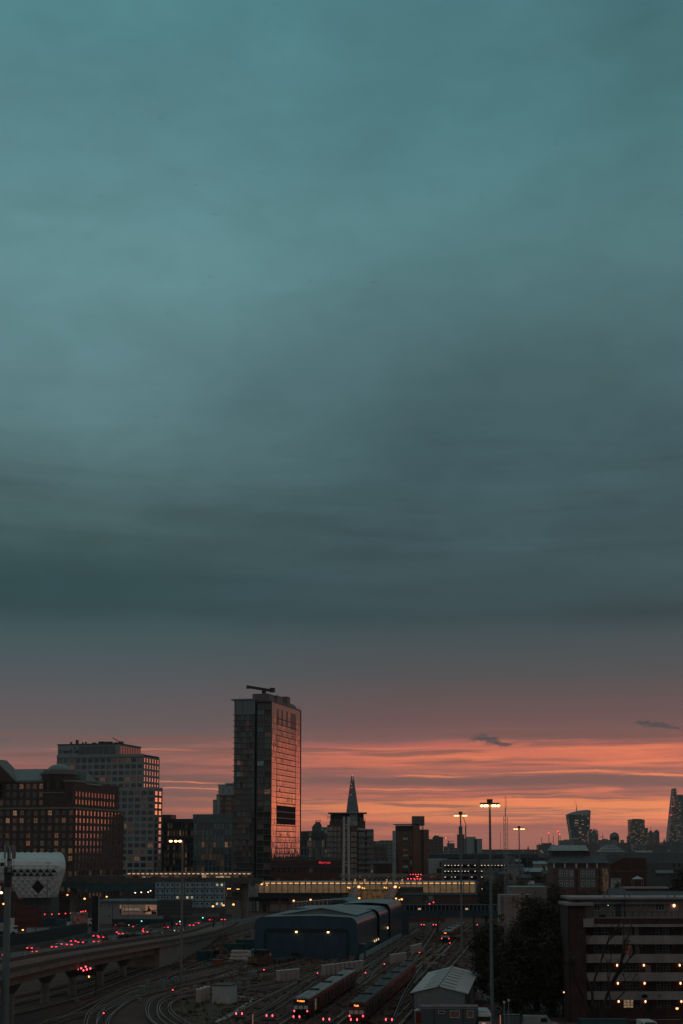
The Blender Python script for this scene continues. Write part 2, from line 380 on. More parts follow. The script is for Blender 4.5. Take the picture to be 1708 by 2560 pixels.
def tag(o, label=None, cat=None, group=None, kind=None):
    if label: o['label'] = label
    if cat: o['category'] = cat
    if group: o['group'] = group
    if kind: o['kind'] = kind
    return o
def thing(name, label, cat, loc=(0, 0, 0), rz=0.0, group=None):
    return tag(put_obj(name, None, None, loc, rz), label, cat, group)
def kids(o): return [c for c in bpy.data.objects if c.parent == o] if o is not None else []
def copy_tree(o, loc, rz, label=None, group=None, parent=None):
    c = o.copy(); COL.objects.link(c); c.parent = parent
    if parent is None: c.location = loc; c.rotation_euler = (0, 0, rz)
    if label: c['label'] = label
    if group: c['group'] = group
    for ch in list(o.children): copy_tree(ch, None, None, parent=c)
    return c
def words(parent, body, size, loc, rot, m, name='lettering', ext=.02, align='CENTER', bold=0.0):
    cu = bpy.data.curves.new(name, 'FONT'); cu.body = body; cu.size = size; cu.extrude = ext; cu.align_x = align; cu.align_y = 'CENTER'; cu.offset = bold
    cu.materials.append(m)
    o = put_obj(name, cu); me = bpy.data.meshes.new_from_object(o); bpy.data.objects.remove(o); bpy.data.curves.remove(cu)
    me.materials.clear(); me.materials.append(m)
    o = put_obj(name, me, parent, loc); o.rotation_euler = rot
    return o

# windows: a pane with its frame and glazing bars, facing -y; the frame stands 60 mm proud of the glass
WIN = {}
def win_mesh(w, h, nx, ny, glass, frame, bar=.07):
    key = (round(w, 2), round(h, 2), nx, ny, glass.name, frame.name, bar)
    if key not in WIN:
        b = MB()
        b.quad((-w / 2, 0, -h / 2), (w / 2, 0, -h / 2), (w / 2, 0, h / 2), (-w / 2, 0, h / 2), 0)
        for z in (-h / 2, h / 2): b.box(-w / 2, w / 2, -.06, .03, z - bar / 2, z + bar / 2, 1)
        for i in range(nx + 1): b.box(-w / 2 + w * i / nx - bar / 2, -w / 2 + w * i / nx + bar / 2, -.055, .028, -h / 2, h / 2, 1)
        for j in range(1, ny): b.box(-w / 2, w / 2, -.05, .026, -h / 2 + h * j / ny - bar / 2, -h / 2 + h * j / ny + bar / 2, 1)
        WIN[key] = b.mesh('window', [glass, frame])
    return WIN[key]
NWIN, REST = {}, {}
def window(t, loc, a, me, name='window', cap=98):
    n = NWIN.get(t.name, 0)
    if n < cap:
        NWIN[t.name] = n + 1
        return put_obj(name, me, t, loc, a)
    REST.setdefault(t.name, (t, []))[1].append((loc, a, me))
def flush_windows():
    for t, lst in REST.values():
        b = MB(); mats = []
        for loc, a, me in lst:
            c, n = math.cos(a), math.sin(a)
            idx = []
            for m in me.materials:
                if m not in mats: mats.append(m)
                idx.append(mats.index(m))
            o = len(b.v)
            b.v += [(loc[0] + c * v.co.x - n * v.co.y, loc[1] + n * v.co.x + c * v.co.y, loc[2] + v.co.z) for v in me.vertices]
            for p in me.polygons:
                b.f.append(tuple(i + o for i in p.vertices)); b.m.append(idx[p.material_index])
        tag(b.build('window', mats, t), kind='stuff')
def pick(ws):
    r = rnd.random() * sum(w for _, w in ws)
    for m, w in ws:
        r -= w
        if r <= 0: return m
    return ws[-1][0]
def grid_face(t, mb, o, a, width, z0, z1, nc, nr, pier, band, dep, panes, frame, nx=2, ny=1, m=0, sill=0.0, skip=None, order=1, bar=.07, mp=None):
    """piers and bands standing proud of a wall plane that starts at o and runs along angle a, with one window in each opening"""
    cw, ch = width / nc, (z1 - z0) / nr
    c, n = math.cos(a), math.sin(a)
    for i in range(nc + 1):
        x = i * cw
        mb.rbox(o, a, max(0, x - pier / 2), min(width, x + pier / 2), -dep, .05, z0 - o[2], z1 - o[2], m if mp is None else mp)
    for j in range(nr + 1):
        z = z0 + j * ch
        mb.rbox(o, a, .002, width - .002, -dep + .03, .05, max(z0, z - band / 2) - o[2] + .002, min(z1, z + band / 2) - o[2] - .002, m)
    rows = range(nr - 1, -1, -1) if order > 0 else range(nr)
    for j in rows:
        for i in range(nc):
            if skip and skip(i, j): continue
            x = (i + .5) * cw; z = z0 + (j + .5) * ch + sill
            me = win_mesh(cw - pier, ch - band, nx, ny, pick(panes(i, j) if callable(panes) else panes), frame, bar)
            window(t, (o[0] + c * x + n * .02, o[1] + n * x - c * .02, z), a, me)
def spline(pts, n=10):
    P = [Vector(p) for p in pts]; P = [P[0] * 2 - P[1]] + P + [P[-1] * 2 - P[-2]]
    out = []
    for i in range(1, len(P) - 2):
        a, b, c, d = P[i - 1:i + 3]
        for k in range(n):
            u = k / n
            out.append(.5 * ((2 * b) + (c - a) * u + (2 * a - 5 * b + 4 * c - d) * u * u + (3 * b - a - 3 * c + d) * u ** 3))
    return out + [P[-2]]
def ribbon(mb, pts, x0, x1, z0, z1, m=0, closed=True):   # a bar of section x0..x1, z0..z1 swept along pts
    L = []
    for i, p in enumerate(pts):
        t = (pts[min(i + 1, len(pts) - 1)] - pts[max(i - 1, 0)]); t.z = 0; t.normalize()
        r = Vector((t.y, -t.x, 0))
        L.append([p + r * x0 + Vector((0, 0, z0)), p + r * x1 + Vector((0, 0, z0)), p + r * x1 + Vector((0, 0, z1)), p + r * x0 + Vector((0, 0, z1))])
    o = len(mb.v)
    for q in L: mb.v += [tuple(v) for v in q]
    for i in range(len(L) - 1):
        for k in range(4):
            if k == 0 and not closed: continue
            mb.f.append((o + 4 * i + k, o + 4 * i + (k + 1) % 4, o + 4 * i + 4 + (k + 1) % 4, o + 4 * i + 4 + k)); mb.m.append(m)
    mb.f.append((o, o + 3, o + 2, o + 1)); mb.m.append(m)
    e = o + 4 * (len(L) - 1); mb.f.append((e, e + 1, e + 2, e + 3)); mb.m.append(m)
    return mb

# ---------------------------------------------------------------- shared finishes
concrete = mat('concrete', (.20, .165, .15), .85, var=.3, bump=.3)
pale_conc = mat('pale_concrete', (.34, .33, .31), .8, var=.25)
dark_conc = mat('dark_concrete', (.10, .095, .09), .85, var=.35)
steel = mat('galvanised_steel', (.30, .33, .34), .45, .5, var=.2)
dark_steel = mat('dark_steel', (.045, .05, .055), .5, .3, var=.3)
rail_steel = mat('rail_steel', (.52, .38, .32), .3, .9, var=.25)  # warm tint puts the sunset's gleam on the rails into the colour
white_paint = mat('white_paint', (.62, .63, .62), .55, var=.12)
grey_paint = mat('grey_paint', (.24, .28, .29), .55, var=.15)
black_paint = mat('black_paint', (.015, .015, .016), .45, var=.3)
slate = mat('slate', (.07, .08, .09), .7, var=.35, scale=1.5)
rubber = mat('rubber', (.02, .02, .02), .8)
glass_dark = mirror('dark_glass', (.085, .095, .098), .05, .75)
glass_teal = mirror('teal_glass', (.105, .165, .17), .06, .8)
lit_amber = glow('lit_amber_pane', (1.0, .46, .20), .125, patchy=.95, scale=2.4)
lit_dim = glow('lit_dim_pane', (1.0, .46, .24), .034, patchy=.95, scale=1.3)
lit_warm = glow('lit_warm_pane', (1.0, .55, .27), .2, patchy=.85, scale=1.8)
lit_cool = glow('lit_cool_pane', (.35, .75, .75), .06, patchy=.8, scale=1.2)
bulb_sodium = glow('sodium_bulb', (1.0, .36, .11), 3.2)
bulb_white = glow('white_bulb', (1.0, .72, .5), 4)
bulb_flood = glow('flood_bulb', (1.0, .44, .17), 7.0)
bulb_red = glow('red_lamp', (1.0, .05, .07), 3)
bulb_pink = glow('signal_red_lamp', (1.0, .08, .11), 3.4)
bulb_amber = glow('amber_lamp', (1.0, .48, .1), 1.8)
bulb_green = glow('green_lamp', (.25, 1.0, .7), 2)

# ================================================================ setting
ground = MB()
nx_, ny_ = 40, 60
gx = [-2600 * (abs(1 - 2 * i / nx_) ** 2.2) * (1 if i < nx_ / 2 else -1) for i in range(nx_ + 1)]
gy = [-300 + 6500 * (j / ny_) ** 2.6 for j in range(ny_ + 1)]
ground.v = [(x, y, 0) for y in gy for x in gx]
ground.f = [(j * (nx_ + 1) + i, j * (nx_ + 1) + i + 1, (j + 1) * (nx_ + 1) + i + 1, (j + 1) * (nx_ + 1) + i) for j in range(ny_) for i in range(nx_)]
ground.m = [0] * len(ground.f)
tag(ground.build('ground', mat('yard_ground', (.088, .044, .034), .95, var=.5, scale=.25, bump=.5, bscale=2.0)), kind='structure')

# ================================================================ the office quarter: one street grid for all of it
ANG = math.atan2(-14.6, 57)
def corner(px, d): return (W(px, d), d, 0)
def span(px0, c, a):                                     # length of a front that ends at corner c and starts at column px0
    k = W(px0, 1.0)
    return (c[0] - k * c[1]) / (math.cos(a) - k * math.sin(a))
def block(name, label, cat, px0, px1, pytop, d, dep, wall, nc, nr, pier, band, panes, frame, a=ANG, ncr=0, rpanes=None, prd=.3, nx=2, ny=1, z0=0.0, top=1.2, wname='wall', wcore=None, bar=.07, group=None, bands=True):
    c = corner(px1, d); L = span(px0, c, a); z1 = Zp(pytop, d)
    t = thing(name, label, cat, c, a, group)
    mb = MB(); mb.box(-L, 0, 0, dep, 0, z1 - .05, 1)
    mb.box(-L - .25, .25, -.45, dep + .2, z1 - top, z1, 0)
    grid_face(t, mb, (-L, 0, 0), 0, L, z0, z1 - top, nc, nr, pier, band, prd, panes, frame, nx, ny, bar=bar)
    if ncr: grid_face(t, mb, (0, 0, 0), R(90), dep, z0, z1 - top, ncr, nr, pier, band, prd, rpanes or panes, frame, nx, ny, bar=bar)
    mb.build(wname, [wall, wcore or wall], t)
    return t, L, z1

# ---- the slab tower with the mirrored flank
tower = thing('residential_tower', 'tallest slab tower with a copper mirrored flank and a maintenance crane on its roof', 'tower', (-38.6, 807, 0), ANG)
TL, TD, FH = 21.6, 59.0, 3.13
clad = mat('tower_cladding', (.10, .105, .105), .5, .2, var=.2)
edge_mat = mat('slab_edge', (.17, .135, .115), .6, var=.2)
flank = mirror('copper_glass', (.52, .34, .27), .05, .92, wob=.05, wscale=.6, cell=(40, .9, 3.13))
b = MB(); b.box(-TL, -9.7, .3, TD, 0, 101.6, 0); b.box(-9.7, -8.3, 2.2, TD, 0, 105, 1); b.box(-8.3, -.05, .3, TD - .05, 0, 107.4, 0)
for j in range(33):
    z = 101.6 - j * FH
    if z > 0: b.box(-TL - .5, -11.2 if j else -9.7, -.55, .1, z - .35, z, 2)
for j in range(35):
    z = 107.4 - j * FH
    if z > 0: b.box(-8.2, 0, -.25, .1, z - .3, z, 2)
b.build('wall', [clad, black_paint, edge_mat], tower)
pn = [(glass_dark, 8), (glass_teal, 3), (lit_dim, 2.4), (lit_cool, .25), (mat('drawn_curtain', (.12, .09, .075), .9), 1.5), (lit_warm, .12)]
for j in range(32):
    for i in range(6):
        window(tower, (-TL + 1.0 + i * 1.72, .28, 101.6 - (j + .5) * FH - .15), 0, win_mesh(1.6, 2.5, 2, 2, pick(pn), clad, .13))
    window(tower, (-10.5, .28, 101.6 - (j + .5) * FH - .15), 0, win_mesh(1.2, 2.6, 2, 2, pick(pn), clad, .12))
    for i in range(2):
        window(tower, (-6.2 + i * 4.1, .28, 107.4 - (j + .5) * FH - .15), 0, win_mesh(3.7, 2.6, 4, 2, pick(pn), clad, .12))
b = MB(); b.box(-TL, -9.8, .5, 18, 101.7, 109.6, 0)
for x in (-TL, -17.3, -9.9): b.box(x, x + .35, .1, .45, 101.7, 109.6, 1)
b.box(-TL - 1.6, -9.0, -1.2, 19, 109.6, 110.2, 1)
b.build('glazed_crown', [mirror('crown_glass', (.13, .17, .18), .1, .6), grey_paint], tower)
b = MB(); b.quad((0, 0, 3), (0, TD, 3), (0, TD, 108.2), (0, 0, 108.2)); b.build('mirrored_flank', flank, tower)
b = MB()
groove = mat('groove', (.05, .035, .03), .6)
for j in range(2, 34):
    z = 106.0 - j * FH + .2
    if z < 4: break
    if not 40.5 < z < 52.5: b.box(-.1, .06, 10.5, 48, z - .26, z + .26)
    b.box(-.1, .03, .4, 10.5, z - .09, z + .09); b.box(-.1, .03, 48, TD - .4, z - .09, z + .09)
    if not 40.5 < z < 52.5: b.box(-.1, .03, 10.5, 48, z + 1.2, z + 1.32)
b.build('floor_groove', groove, tower)
b = MB()
for y in (10.5, 48.0): b.box(-.1, .07, y - .22, y + .22, 3, 104)
b.build('flank_joint', groove, tower)
for y0, y1, z0, z1 in ((11.5, 14, 97, 105.5), (19, 22.5, 97, 105.5), (28.5, 32, 97, 105.5), (37.5, 47.5, 96, 105.5)):
    MB().box(-.2, .05, y0, y1, z0, z1).build('roof_slot', mat('slot_dark', (.02, .025, .028), .35), tower)
for y, z in ((3.5, 85), (8, 85), (41, 92), (45, 92), (22, 77), (16, 60), (31, 55), (35, 55), (41, 55)):
    MB().box(-.1, .05, y - .6, y + .6, z - .9, z + .9).build('open_casement', black_paint, tower)
b = MB(); b.box(-.2, .08, 10.6, 47.9, 41.2, 51.6, 0)
for z in (44.7, 48.2): b.box(-.2, .14, 10.6, 47.9, z - .2, z + .2, 1)
b.build('plant_louvre', [mat('louvre_dark', (.035, .018, .018), .8, spec=.08), mat('louvre_rail', (.35, .22, .2), .4)], tower)
b = MB(); b.box(-.02, .28, TD - .5, TD, 0, 108.6); b.box(-.3, .25, -.1, .3, 0, 108.8); b.box(-9, .2, 0, TD, 108.2, 108.9)
b.build('corner_trim', mat('trim_grey', (.12, .09, .085), .5), tower)
b = MB()
for i in range(30): b.cyl((.0, 1 + i * 2, 108.9), (.0, 1 + i * 2, 110.1), .06, n=4)
for z in (109.5, 110.1): b.cyl((0, 1, z), (0, TD - .6, z), .05, n=4)
b.build('roof_railing', steel, tower)
b = MB(); b.box(-12, -2.6, 3, 14, 108.9, 113.2, 0); b.box(-6, -1.5, 16, 27, 108.9, 113.4, 0); b.box(-5, -1, 34, 40, 108.9, 114.6, 0); b.cyl((-4, 36, 108.9), (-4, 52, 108.9), 3.2, n=12, m=0)
b.build('plant_room', mat('plant_grey', (.16, .14, .135), .6, var=.3), tower)
b = MB(); b.box(-7.6, -5.6, 6, 8, 113.2, 115.2); b.cyl((-15.6, 6.5, 117.6), (-2.4, 8.5, 115.3), 1.05, 1.05, 4); b.box(-3.4, -.8, 7.2, 9.4, 114.4, 116.8); b.box(-16.6, -15.2, 6, 7.4, 116.6, 118.4)
b.build('maintenance_crane', dark_steel, tower)

# ---- white office block with the sail emblem
bank = thing('office_block', 'white stone office block with dark lettering and a sail emblem on its top storey', 'office block', (-114.6, 850, 0), ANG)
stone = mat('white_stone', (.29, .325, .325), .7, var=.12)
stone_dk = mat('dark_band', (.06, .06, .062), .7, var=.2)
pf = [(glass_dark, 7), (lit_dim, 4), (lit_amber, .55), (glass_teal, 1)]
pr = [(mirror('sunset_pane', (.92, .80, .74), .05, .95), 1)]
b = MB(); b.box(-54.2, -.1, .1, 25, 0, 82, 1); b.box(-54.2, -14, 25, 37, 0, 82, 0)
grid_face(bank, b, (-54.2, 0, 0), 0, 54.2, 6.8, 80.6, 14, 20, 1.0, 1.35, .35, pf, stone_dk, 2, 2, bar=.12)
b.box(-54.3, .3, -.5, .4, 80.6, 82.2, 0); b.box(-54.2, .2, -.42, 25, 80.3, 80.75, 1)
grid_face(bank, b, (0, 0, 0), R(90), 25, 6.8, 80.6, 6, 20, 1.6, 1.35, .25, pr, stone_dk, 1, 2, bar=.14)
b.box(-54.2, -15.4, .6, 33.6, 82, 88.3, 0); b.box(-54.6, -15, .2, 34, 88.3, 88.8, 1)
b.box(-20, 12, -12.4, 0, 0, 62.2, 1); b.box(-20.2, 12.2, -12.8, 0, 60.9, 62.4, 0)
grid_face(bank, b, (-20, -12.4, 0), 0, 32, 5.5, 60.9, 8, 15, 1.0, 1.35, .35, pf, stone_dk, 2, 2, bar=.12)
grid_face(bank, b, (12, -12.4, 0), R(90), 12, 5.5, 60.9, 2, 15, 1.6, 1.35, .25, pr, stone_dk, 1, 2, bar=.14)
b.build('wall', [stone, stone_dk], bank)
for i in range(6):
    MB().box(-40.7 + i * 3.9, -37.5 + i * 3.9, .35, .8, 82.7, 87.3).build('plant_louvre', mat('louvre_grey', (.13, .16, .16), .6), bank)
for i in range(8):
    MB().box(-15.5, -15.3, 2 + i * 3.9, 4.4 + i * 3.9, 82.7, 87.3).build('plant_louvre', mirror('red_louvre', (.4, .22, .2), .25, .7), bank)
letter = mat('sign_letter', (.02, .028, .03), .5)
for s, x, z, sz in (('C', -53.2, 84.4, 3.1), ('REDIT', -50.6, 84.1, 2.15), ('S', -46.1, 84.4, 3.1), ('UISSE', -43.9, 84.1, 2.15)):
    o = words(bank, s, sz, (x, .5, z), (R(90), 0, 0), letter, 'sign_lettering', .06, 'LEFT', .04); o.scale = (.78, 1, 1)
b = MB(); b.add([(-44.2, .5, 87.6), (-41.8, .5, 85.2), (-43.2, .5, 85.6)], [(0, 2, 1)]); b.add([(-44.4, .49, 87.2), (-43.3, .49, 85.7), (-43.9, .49, 86.1)], [(0, 2, 1)])
b.build('sail_emblem', mat('emblem_blue', (.06, .13, .15), .5), bank)
b = MB()
for x, y, z, h, w in ((-48, 4, 88.8, 1.6, .5), (-44.5, 4, 88.8, 2.6, 1.1), (-41, 5, 88.8, 1.2, .4), (-39, 5, 88.8, 1.5, .3), (-35, 6, 88.8, 1.0, 2), (-31, 6, 88.8, 1.6, 3.5), (-27, 7, 88.8, 1.5, 4), (-22, 8, 88.8, 1.1, 3), (-19, 9, 88.8, 1.6, 2)):
    b.box(x, x + w, y, y + 2, z, z + h)
b.cyl((-18.5, 9, 90), (-22.5, 7, 92.4), .25, n=5)
b.build('roof_plant', dark_steel, bank)

# ---- brick office block with the copper dome
brick_red = brickmat('dark_red_brick', (.14, .065, .05), (.10, .05, .042), (.10, .08, .07))
brick_w = mat('weathered_brick', (.085, .058, .05), .85, var=.3, scale=.3)
verdigris = mat('verdigris_copper', (.20, .29, .28), .6, var=.2, stretch=(1, 1, .2))
trim_st = mat('trim_stone', (.20, .20, .19), .8, var=.2)
hall = thing('office_block', 'dark brick office block with a copper dome and glowing flank windows', 'office block', (-130.2 * 600 / 720, 600, 27 * (1 - 600 / 720)), ANG)
hall.scale = (600 / 720,) * 3
b = MB(); b.box(-60, -.1, .1, 61, -5.4, 47.7, 0); b.box(-60.3, .4, -.7, 61.3, 46.9, 47.8, 1); b.box(-60, -2, 1.6, 59, 47.7, 60.6, 0); b.box(-60, -1.6, 1.2, 38, 60.2, 61.2, 1)
pf2 = [(glass_dark, 7), (lit_dim, 5), (lit_amber, 2.2), (lit_warm, .4)]
grid_face(hall, b, (-60, 0, 0), 0, 60, 2.6, 46.9, 16, 12, 1.55, 1.25, .3, pf2, trim_st, 2, 2, m=0, bar=.12)
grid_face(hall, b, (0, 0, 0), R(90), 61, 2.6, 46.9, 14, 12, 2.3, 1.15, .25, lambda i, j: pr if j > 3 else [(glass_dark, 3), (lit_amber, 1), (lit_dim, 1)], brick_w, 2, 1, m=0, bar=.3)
grid_face(hall, b, (-60, 1.6, 0), 0, 43, 48.2, 60.2, 12, 3, 1.4, 1.4, .2, pf2, trim_st, 2, 2, m=0, bar=.12)
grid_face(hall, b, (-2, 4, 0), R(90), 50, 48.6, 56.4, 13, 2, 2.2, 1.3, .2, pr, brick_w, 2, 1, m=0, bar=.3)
b.build('wall', [brick_w, trim_st], hall)
b = MB(); b.xprism([(1.2, 61.2), (9, 67.2), (17, 61.2)], -46, -19, 0)
b.xprism([(16.4, 59.6), (16.5, 66.2), (36, 59.4)], -24, -1.6, 0)
for i in range(30): b.box(-46 + i * 1.2, -45.86 + i * 1.2, 1.4, 1.6, 61.3, 61.6)
b.build('roof', verdigris, hall)
b = MB(); b.prism([(-55.5, 60.5), (-31.5, 60.5), (-43.3, 71)], -.2, 12, 0); b.prism([(-56, 60.4), (-55.2, 60.4), (-43.3, 71), (-31.8, 60.4), (-31, 60.4), (-43.3, 71.9)], -.5, 12.2, 1)
b.build('gable', [brick_w, trim_st], hall)
b = MB()
arch = [(-2.6 + -43, 53), (2.6 - 43, 53)] + [(-43 + 2.6 * math.cos(t), 58.2 + 2.6 * math.sin(t)) for t in [math.pi * i / 8 for i in range(9)]]
b.prism(arch, -.3, .1); b.build('arched_window', black_paint, hall)
b = MB()
def octa(r, z0, z1, m=0, n=8, r1=None):
    b.cyl((-12.4, 8, z0), (-12.4, 8, z1), r, r1, n, m)
octa(8.6, 47.7, 64.9, n=16); octa(9.1, 54.6, 55.2, 1, 16); octa(9.1, 64.1, 65.1, 1, 16); octa(7.6, 65.1, 66.3, 1, 16)
b.build('corner_turret', [brick_w, trim_st], hall)
for t_ in range(5):
    q = R(-150 + t_ * 32)
    b = MB(); b.rbox((-12.4 + 8.66 * math.cos(q), 8 + 8.66 * math.sin(q), 0), q + R(90), -1.2, 1.2, -.1, .3, 56.5, 60.6); b.build('turret_window', black_paint, hall)
b = MB()
n_ = 20; prof = [(5.9, 66.2)] + [(5.7 * math.cos(t), 66.4 + 3.0 * math.sin(t)) for t in [math.pi / 2 * i / 5 for i in range(5)]] + [(.5, 69.4), (.4, 70.1)]
vs = []
for r, z in prof: vs += [(-12.4 + r * math.cos(2 * math.pi * i / n_) * (1 if i % 2 else .97), 8 + r * math.sin(2 * math.pi * i / n_) * (1 if i % 2 else .97), z) for i in range(n_)]
b.add(vs, [(k * n_ + i, k * n_ + (i + 1) % n_, (k + 1) * n_ + (i + 1) % n_, (k + 1) * n_ + i) for k in range(len(prof) - 1) for i in range(n_)] + [tuple(range((len(prof) - 1) * n_, len(prof) * n_))])
b.build('dome', verdigris, hall)

# ---- glass offices between the white block and the slab tower
green_clad = mat('green_clad', (.17, .22, .22), .5, .2, var=.15)
t, L, z1 = block('office_block', 'teal glass office block with pale piers and lit ceilings below its blank top storey', 'office block', 483, 640, 2035, 850, 12, green_clad, 16, 12, .6, .5, lambda i, j: [(glass_teal, 3), (glass_dark, 2), (lit_dim, .4)] if j > 8 else [(glass_teal, 4), (glass_dark, 2), (lit_dim, 2), (lit_amber, .8), (lit_warm, .15)], green_clad, nx=2, ny=2, top=5.2, wcore=dark_steel)
t, L, z1 = block('office_block', 'low dark office block of narrow bays behind the mast with three floodlamps', 'office block', 395, 484, 2047, 880, 12, mat('dark_clad', (.10, .115, .115), .6, var=.2), 12, 10, .8, 1.3, lambda i, j: [(glass_dark, 5), (lit_dim, 3), (lit_amber, 1)], dark_steel, nx=1, ny=1, top=2)
MB().box(-L * .98, -L * .7, 3, 12, z1, z1 + 2.6).build('roof_screen', mat('roof_screen_red', (.26, .12, .10), .6), t)

# ---- stepped flats behind the slab tower
pale = mat('pale_render', (.34, .40, .40), .75, var=.15)
brown_br = mat('brown_brick', (.15, .10, .08), .85, var=.25)
t = thing('apartment_tower', 'stepped pale and brown flats half hidden behind the slab tower', 'apartment tower', (W(545, 1000), 1000, 0))
k = 1000 / FOC
def hx(px): return (px - 545) * k
def hz(py): return Zp(py, 1000)
b = MB(); b.box(hx(540), hx(640), 0, 22, 0, hz(1986), 1); b.box(hx(544), hx(640), 2, 20, hz(1986), hz(1961), 0); b.box(hx(562), hx(640), 1, 20, hz(1961), hz(1958), 0); b.box(hx(531), hx(541), 1, 20, 0, hz(1999), 0)
b.box(hx(541), hx(548), -.6, 0, 0, hz(1990), 0); b.box(hx(541), hx(640), -.6, 1, hz(1988), hz(1985.5), 0)
b.build('wall', [pale, brown_br], t)
b = MB(); b.box(hx(541), hx(546), 1, 10, hz(1963), hz(1961.8)); b.build('roof_slab', white_paint, t)
for j in range(7):
    for px in (533.5, 538):
        window(t, (hx(px), .97, hz(2004 + j * 12)), 0, win_mesh(1.0, 2.0, 1, 2, pick([(glass_teal, 3), (lit_dim, 1)]), white_paint))
    for px in (551, 567, 574): window(t, (hx(px), -.03, hz(1997 + j * 12)), 0, win_mesh(1.2, 2.0, 1, 2, pick([(glass_dark, 3), (lit_dim, 1)]), white_paint))
for px in (549, 556, 571): window(t, (hx(px), 1.97, hz(1976)), 0, win_mesh(1.6, 2.8, 2, 2, pick([(glass_teal, 3), (lit_amber, 1)]), white_paint))
b = MB()
for i in range(9): b.cyl((hx(541 + i * 4.5), .2, hz(1985.5)), (hx(541 + i * 4.5), .2, hz(1979)), .07, n=4)
b.cyl((hx(541), .2, hz(1979)), (hx(577), .2, hz(1979)), .07, n=4); b.build('terrace_railing', steel, t)

# ---- dark hotel podium with the red neon sign
podium_brick = mat('podium_brick', (.10, .045, .04), .8, var=.2)
t, L, z1 = block('hotel_podium', 'low dark red hotel podium with a red neon sign on its parapet', 'hotel', 676, 866, 2150, 745, 25, podium_brick, 14, 3, 1.2, 3.0, [(glass_dark, 4), (lit_dim, 1)], dark_steel, a=0, nx=3, z0=4, top=2.6)
b = MB(); b.box(-L, 0, -.6, 1, z1 - 3.6, z1 - 3.1); b.box(-L, 0, -.55, 1, z1 - .3, z1 + .25); b.build('cornice', mat('cornice_grey', (.10, .09, .09), .6), t)
words(t, 'Marriott', 1.7, (W(812, 745) - W(866, 745), -.75, z1 - 1.35), (R(90), 0, 0), glow('neon_red', (1, .05, .07), .55), 'neon_sign', .05, bold=.03)

# ---- mid-distance blocks right of the tower
t, L, z1 = block('office_block', 'office block with a flared curved roof just beyond the mirrored flank', 'office block', 745, 811, 2094, 1000, 20, mat('mid_teal', (.12, .15, .155), .6, var=.2), 9, 6, 1.0, 1.4, [(glass_dark, 4), (lit_dim, 2), (lit_amber, .6)], grey_paint, a=0, nx=1)
b = MB(); b.prism([(-L - 1, z1), (0, z1), (.6, z1 + 2.2), (-.2, z1 + 4.6), (-L, z1 + 4.2)], -1.5, 20); b.build('curved_roof', mat('roof_olive', (.09, .10, .095), .6), t)
t, L, z1 = block('office_block', 'slim blue glass block with lit floors at the edge of the curved roof', 'office block', 803, 822, 2068, 1060, 15, glass_teal, 4, 12, .3, .6, [(glass_teal, 4), (lit_cool, 2), (lit_amber, 1)], grey_paint, a=0, nx=1)
t = thing('ventilation_tower', 'dark stepped plant tower topped by a row of short masts', 'plant tower', (W(793, 1100), 1100, 0))
k = 1100 / FOC
b = MB(); b.box(-13 * k, 12 * k, 0, 10, 0, Zp(2068, 1100)); b.prism([(-13 * k, Zp(2068, 1100)), (12 * k, Zp(2068, 1100)), (10 * k, Zp(2060, 1100)), (-7 * k, Zp(2060, 1100))], 0, 10); b.box(-5 * k, 8 * k, 1, 8, Zp(2060, 1100), Zp(2055, 1100))
b.build('wall', mat('plant_tower', (.10, .13, .135), .6), t)
b = MB()
for i in range(5): b.cyl(((-4 + i * 3) * k, 3, Zp(2055, 1100)), ((-4 + i * 3) * k, 3, Zp(2050 + i % 2, 1100)), .2, n=4)
b.cyl((-6 * k, 3, Zp(2051.5, 1100)), (10 * k, 3, Zp(2051.5, 1100)), .16, n=4); b.build('mast', dark_steel, t)

# ---- stepped brick flats in front of the glass spire
t = thing('apartment_tower', 'stepped brick and white flats with a flat canopy roof in front of the glass spire', 'apartment tower', (W(876, 775), 775, 0))
k = 775 / FOC
def hx(px): return (px - 876) * k
def hz(py): return Zp(py, 775)
brick_flat = mat('flat_brick', (.15, .085, .065), .85, var=.25)
b = MB(); b.box(hx(818), hx(935), 3, 24, 0, hz(2076), 0); b.box(hx(824), hx(914), 4, 22, hz(2076), hz(2052), 0); b.box(hx(826), hx(910), 5, 22, hz(2052), hz(2035), 2)
b.box(hx(818), hx(856), 1.5, 3, 0, hz(2062), 0); b.box(hx(877), hx(893), 2.2, 4.5, 0, hz(2064), 0); b.box(hx(878), hx(912), 2.4, 6, hz(2076), hz(2070), 1); b.box(hx(896), hx(934), 1.8, 3, hz(2076), hz(2072.5), 1)
b.box(hx(874.5), hx(894), 3.4, 5, hz(2064), hz(2034), 1)
b.build('wall', [brick_flat, pale, dark_steel], t)
b = MB(); b.box(hx(820), hx(918), 1, 23, hz(2033), hz(2031)); b.build('canopy_roof', pale, t)
for i in range(2):
    for j in range(2): window(t, (hx(880.5 + i * 8), 3.37, hz(2040 + j * 10)), 0, win_mesh(1.1, 1.3, 1, 1, glass_dark, white_paint))
pa = [(glass_dark, 4), (glass_teal, 2), (lit_dim, 1.2), (lit_amber, .25)]
for j in range(9):
    for px in (822, 829, 838, 848): window(t, (hx(px), 1.47, hz(2072 + j * 13.4)), 0, win_mesh(1.1, 1.6, 2, 1, pick(pa), white_paint, .14))
    for px in (863, 775, 881, 889): window(t, (hx(px), (2.97 if px < 877 else 2.17), hz(2085 + j * 13.4)), 0, win_mesh(1.1, 1.5, 2, 1, pick(pa), white_paint, .14))
    for px in (901, 909, 922, 930): window(t, (hx(px), 2.97, hz(2085 + j * 13.4)), 0, win_mesh(1.3, 1.6, 2, 1, pick(pa), white_paint, .14))
b = MB()
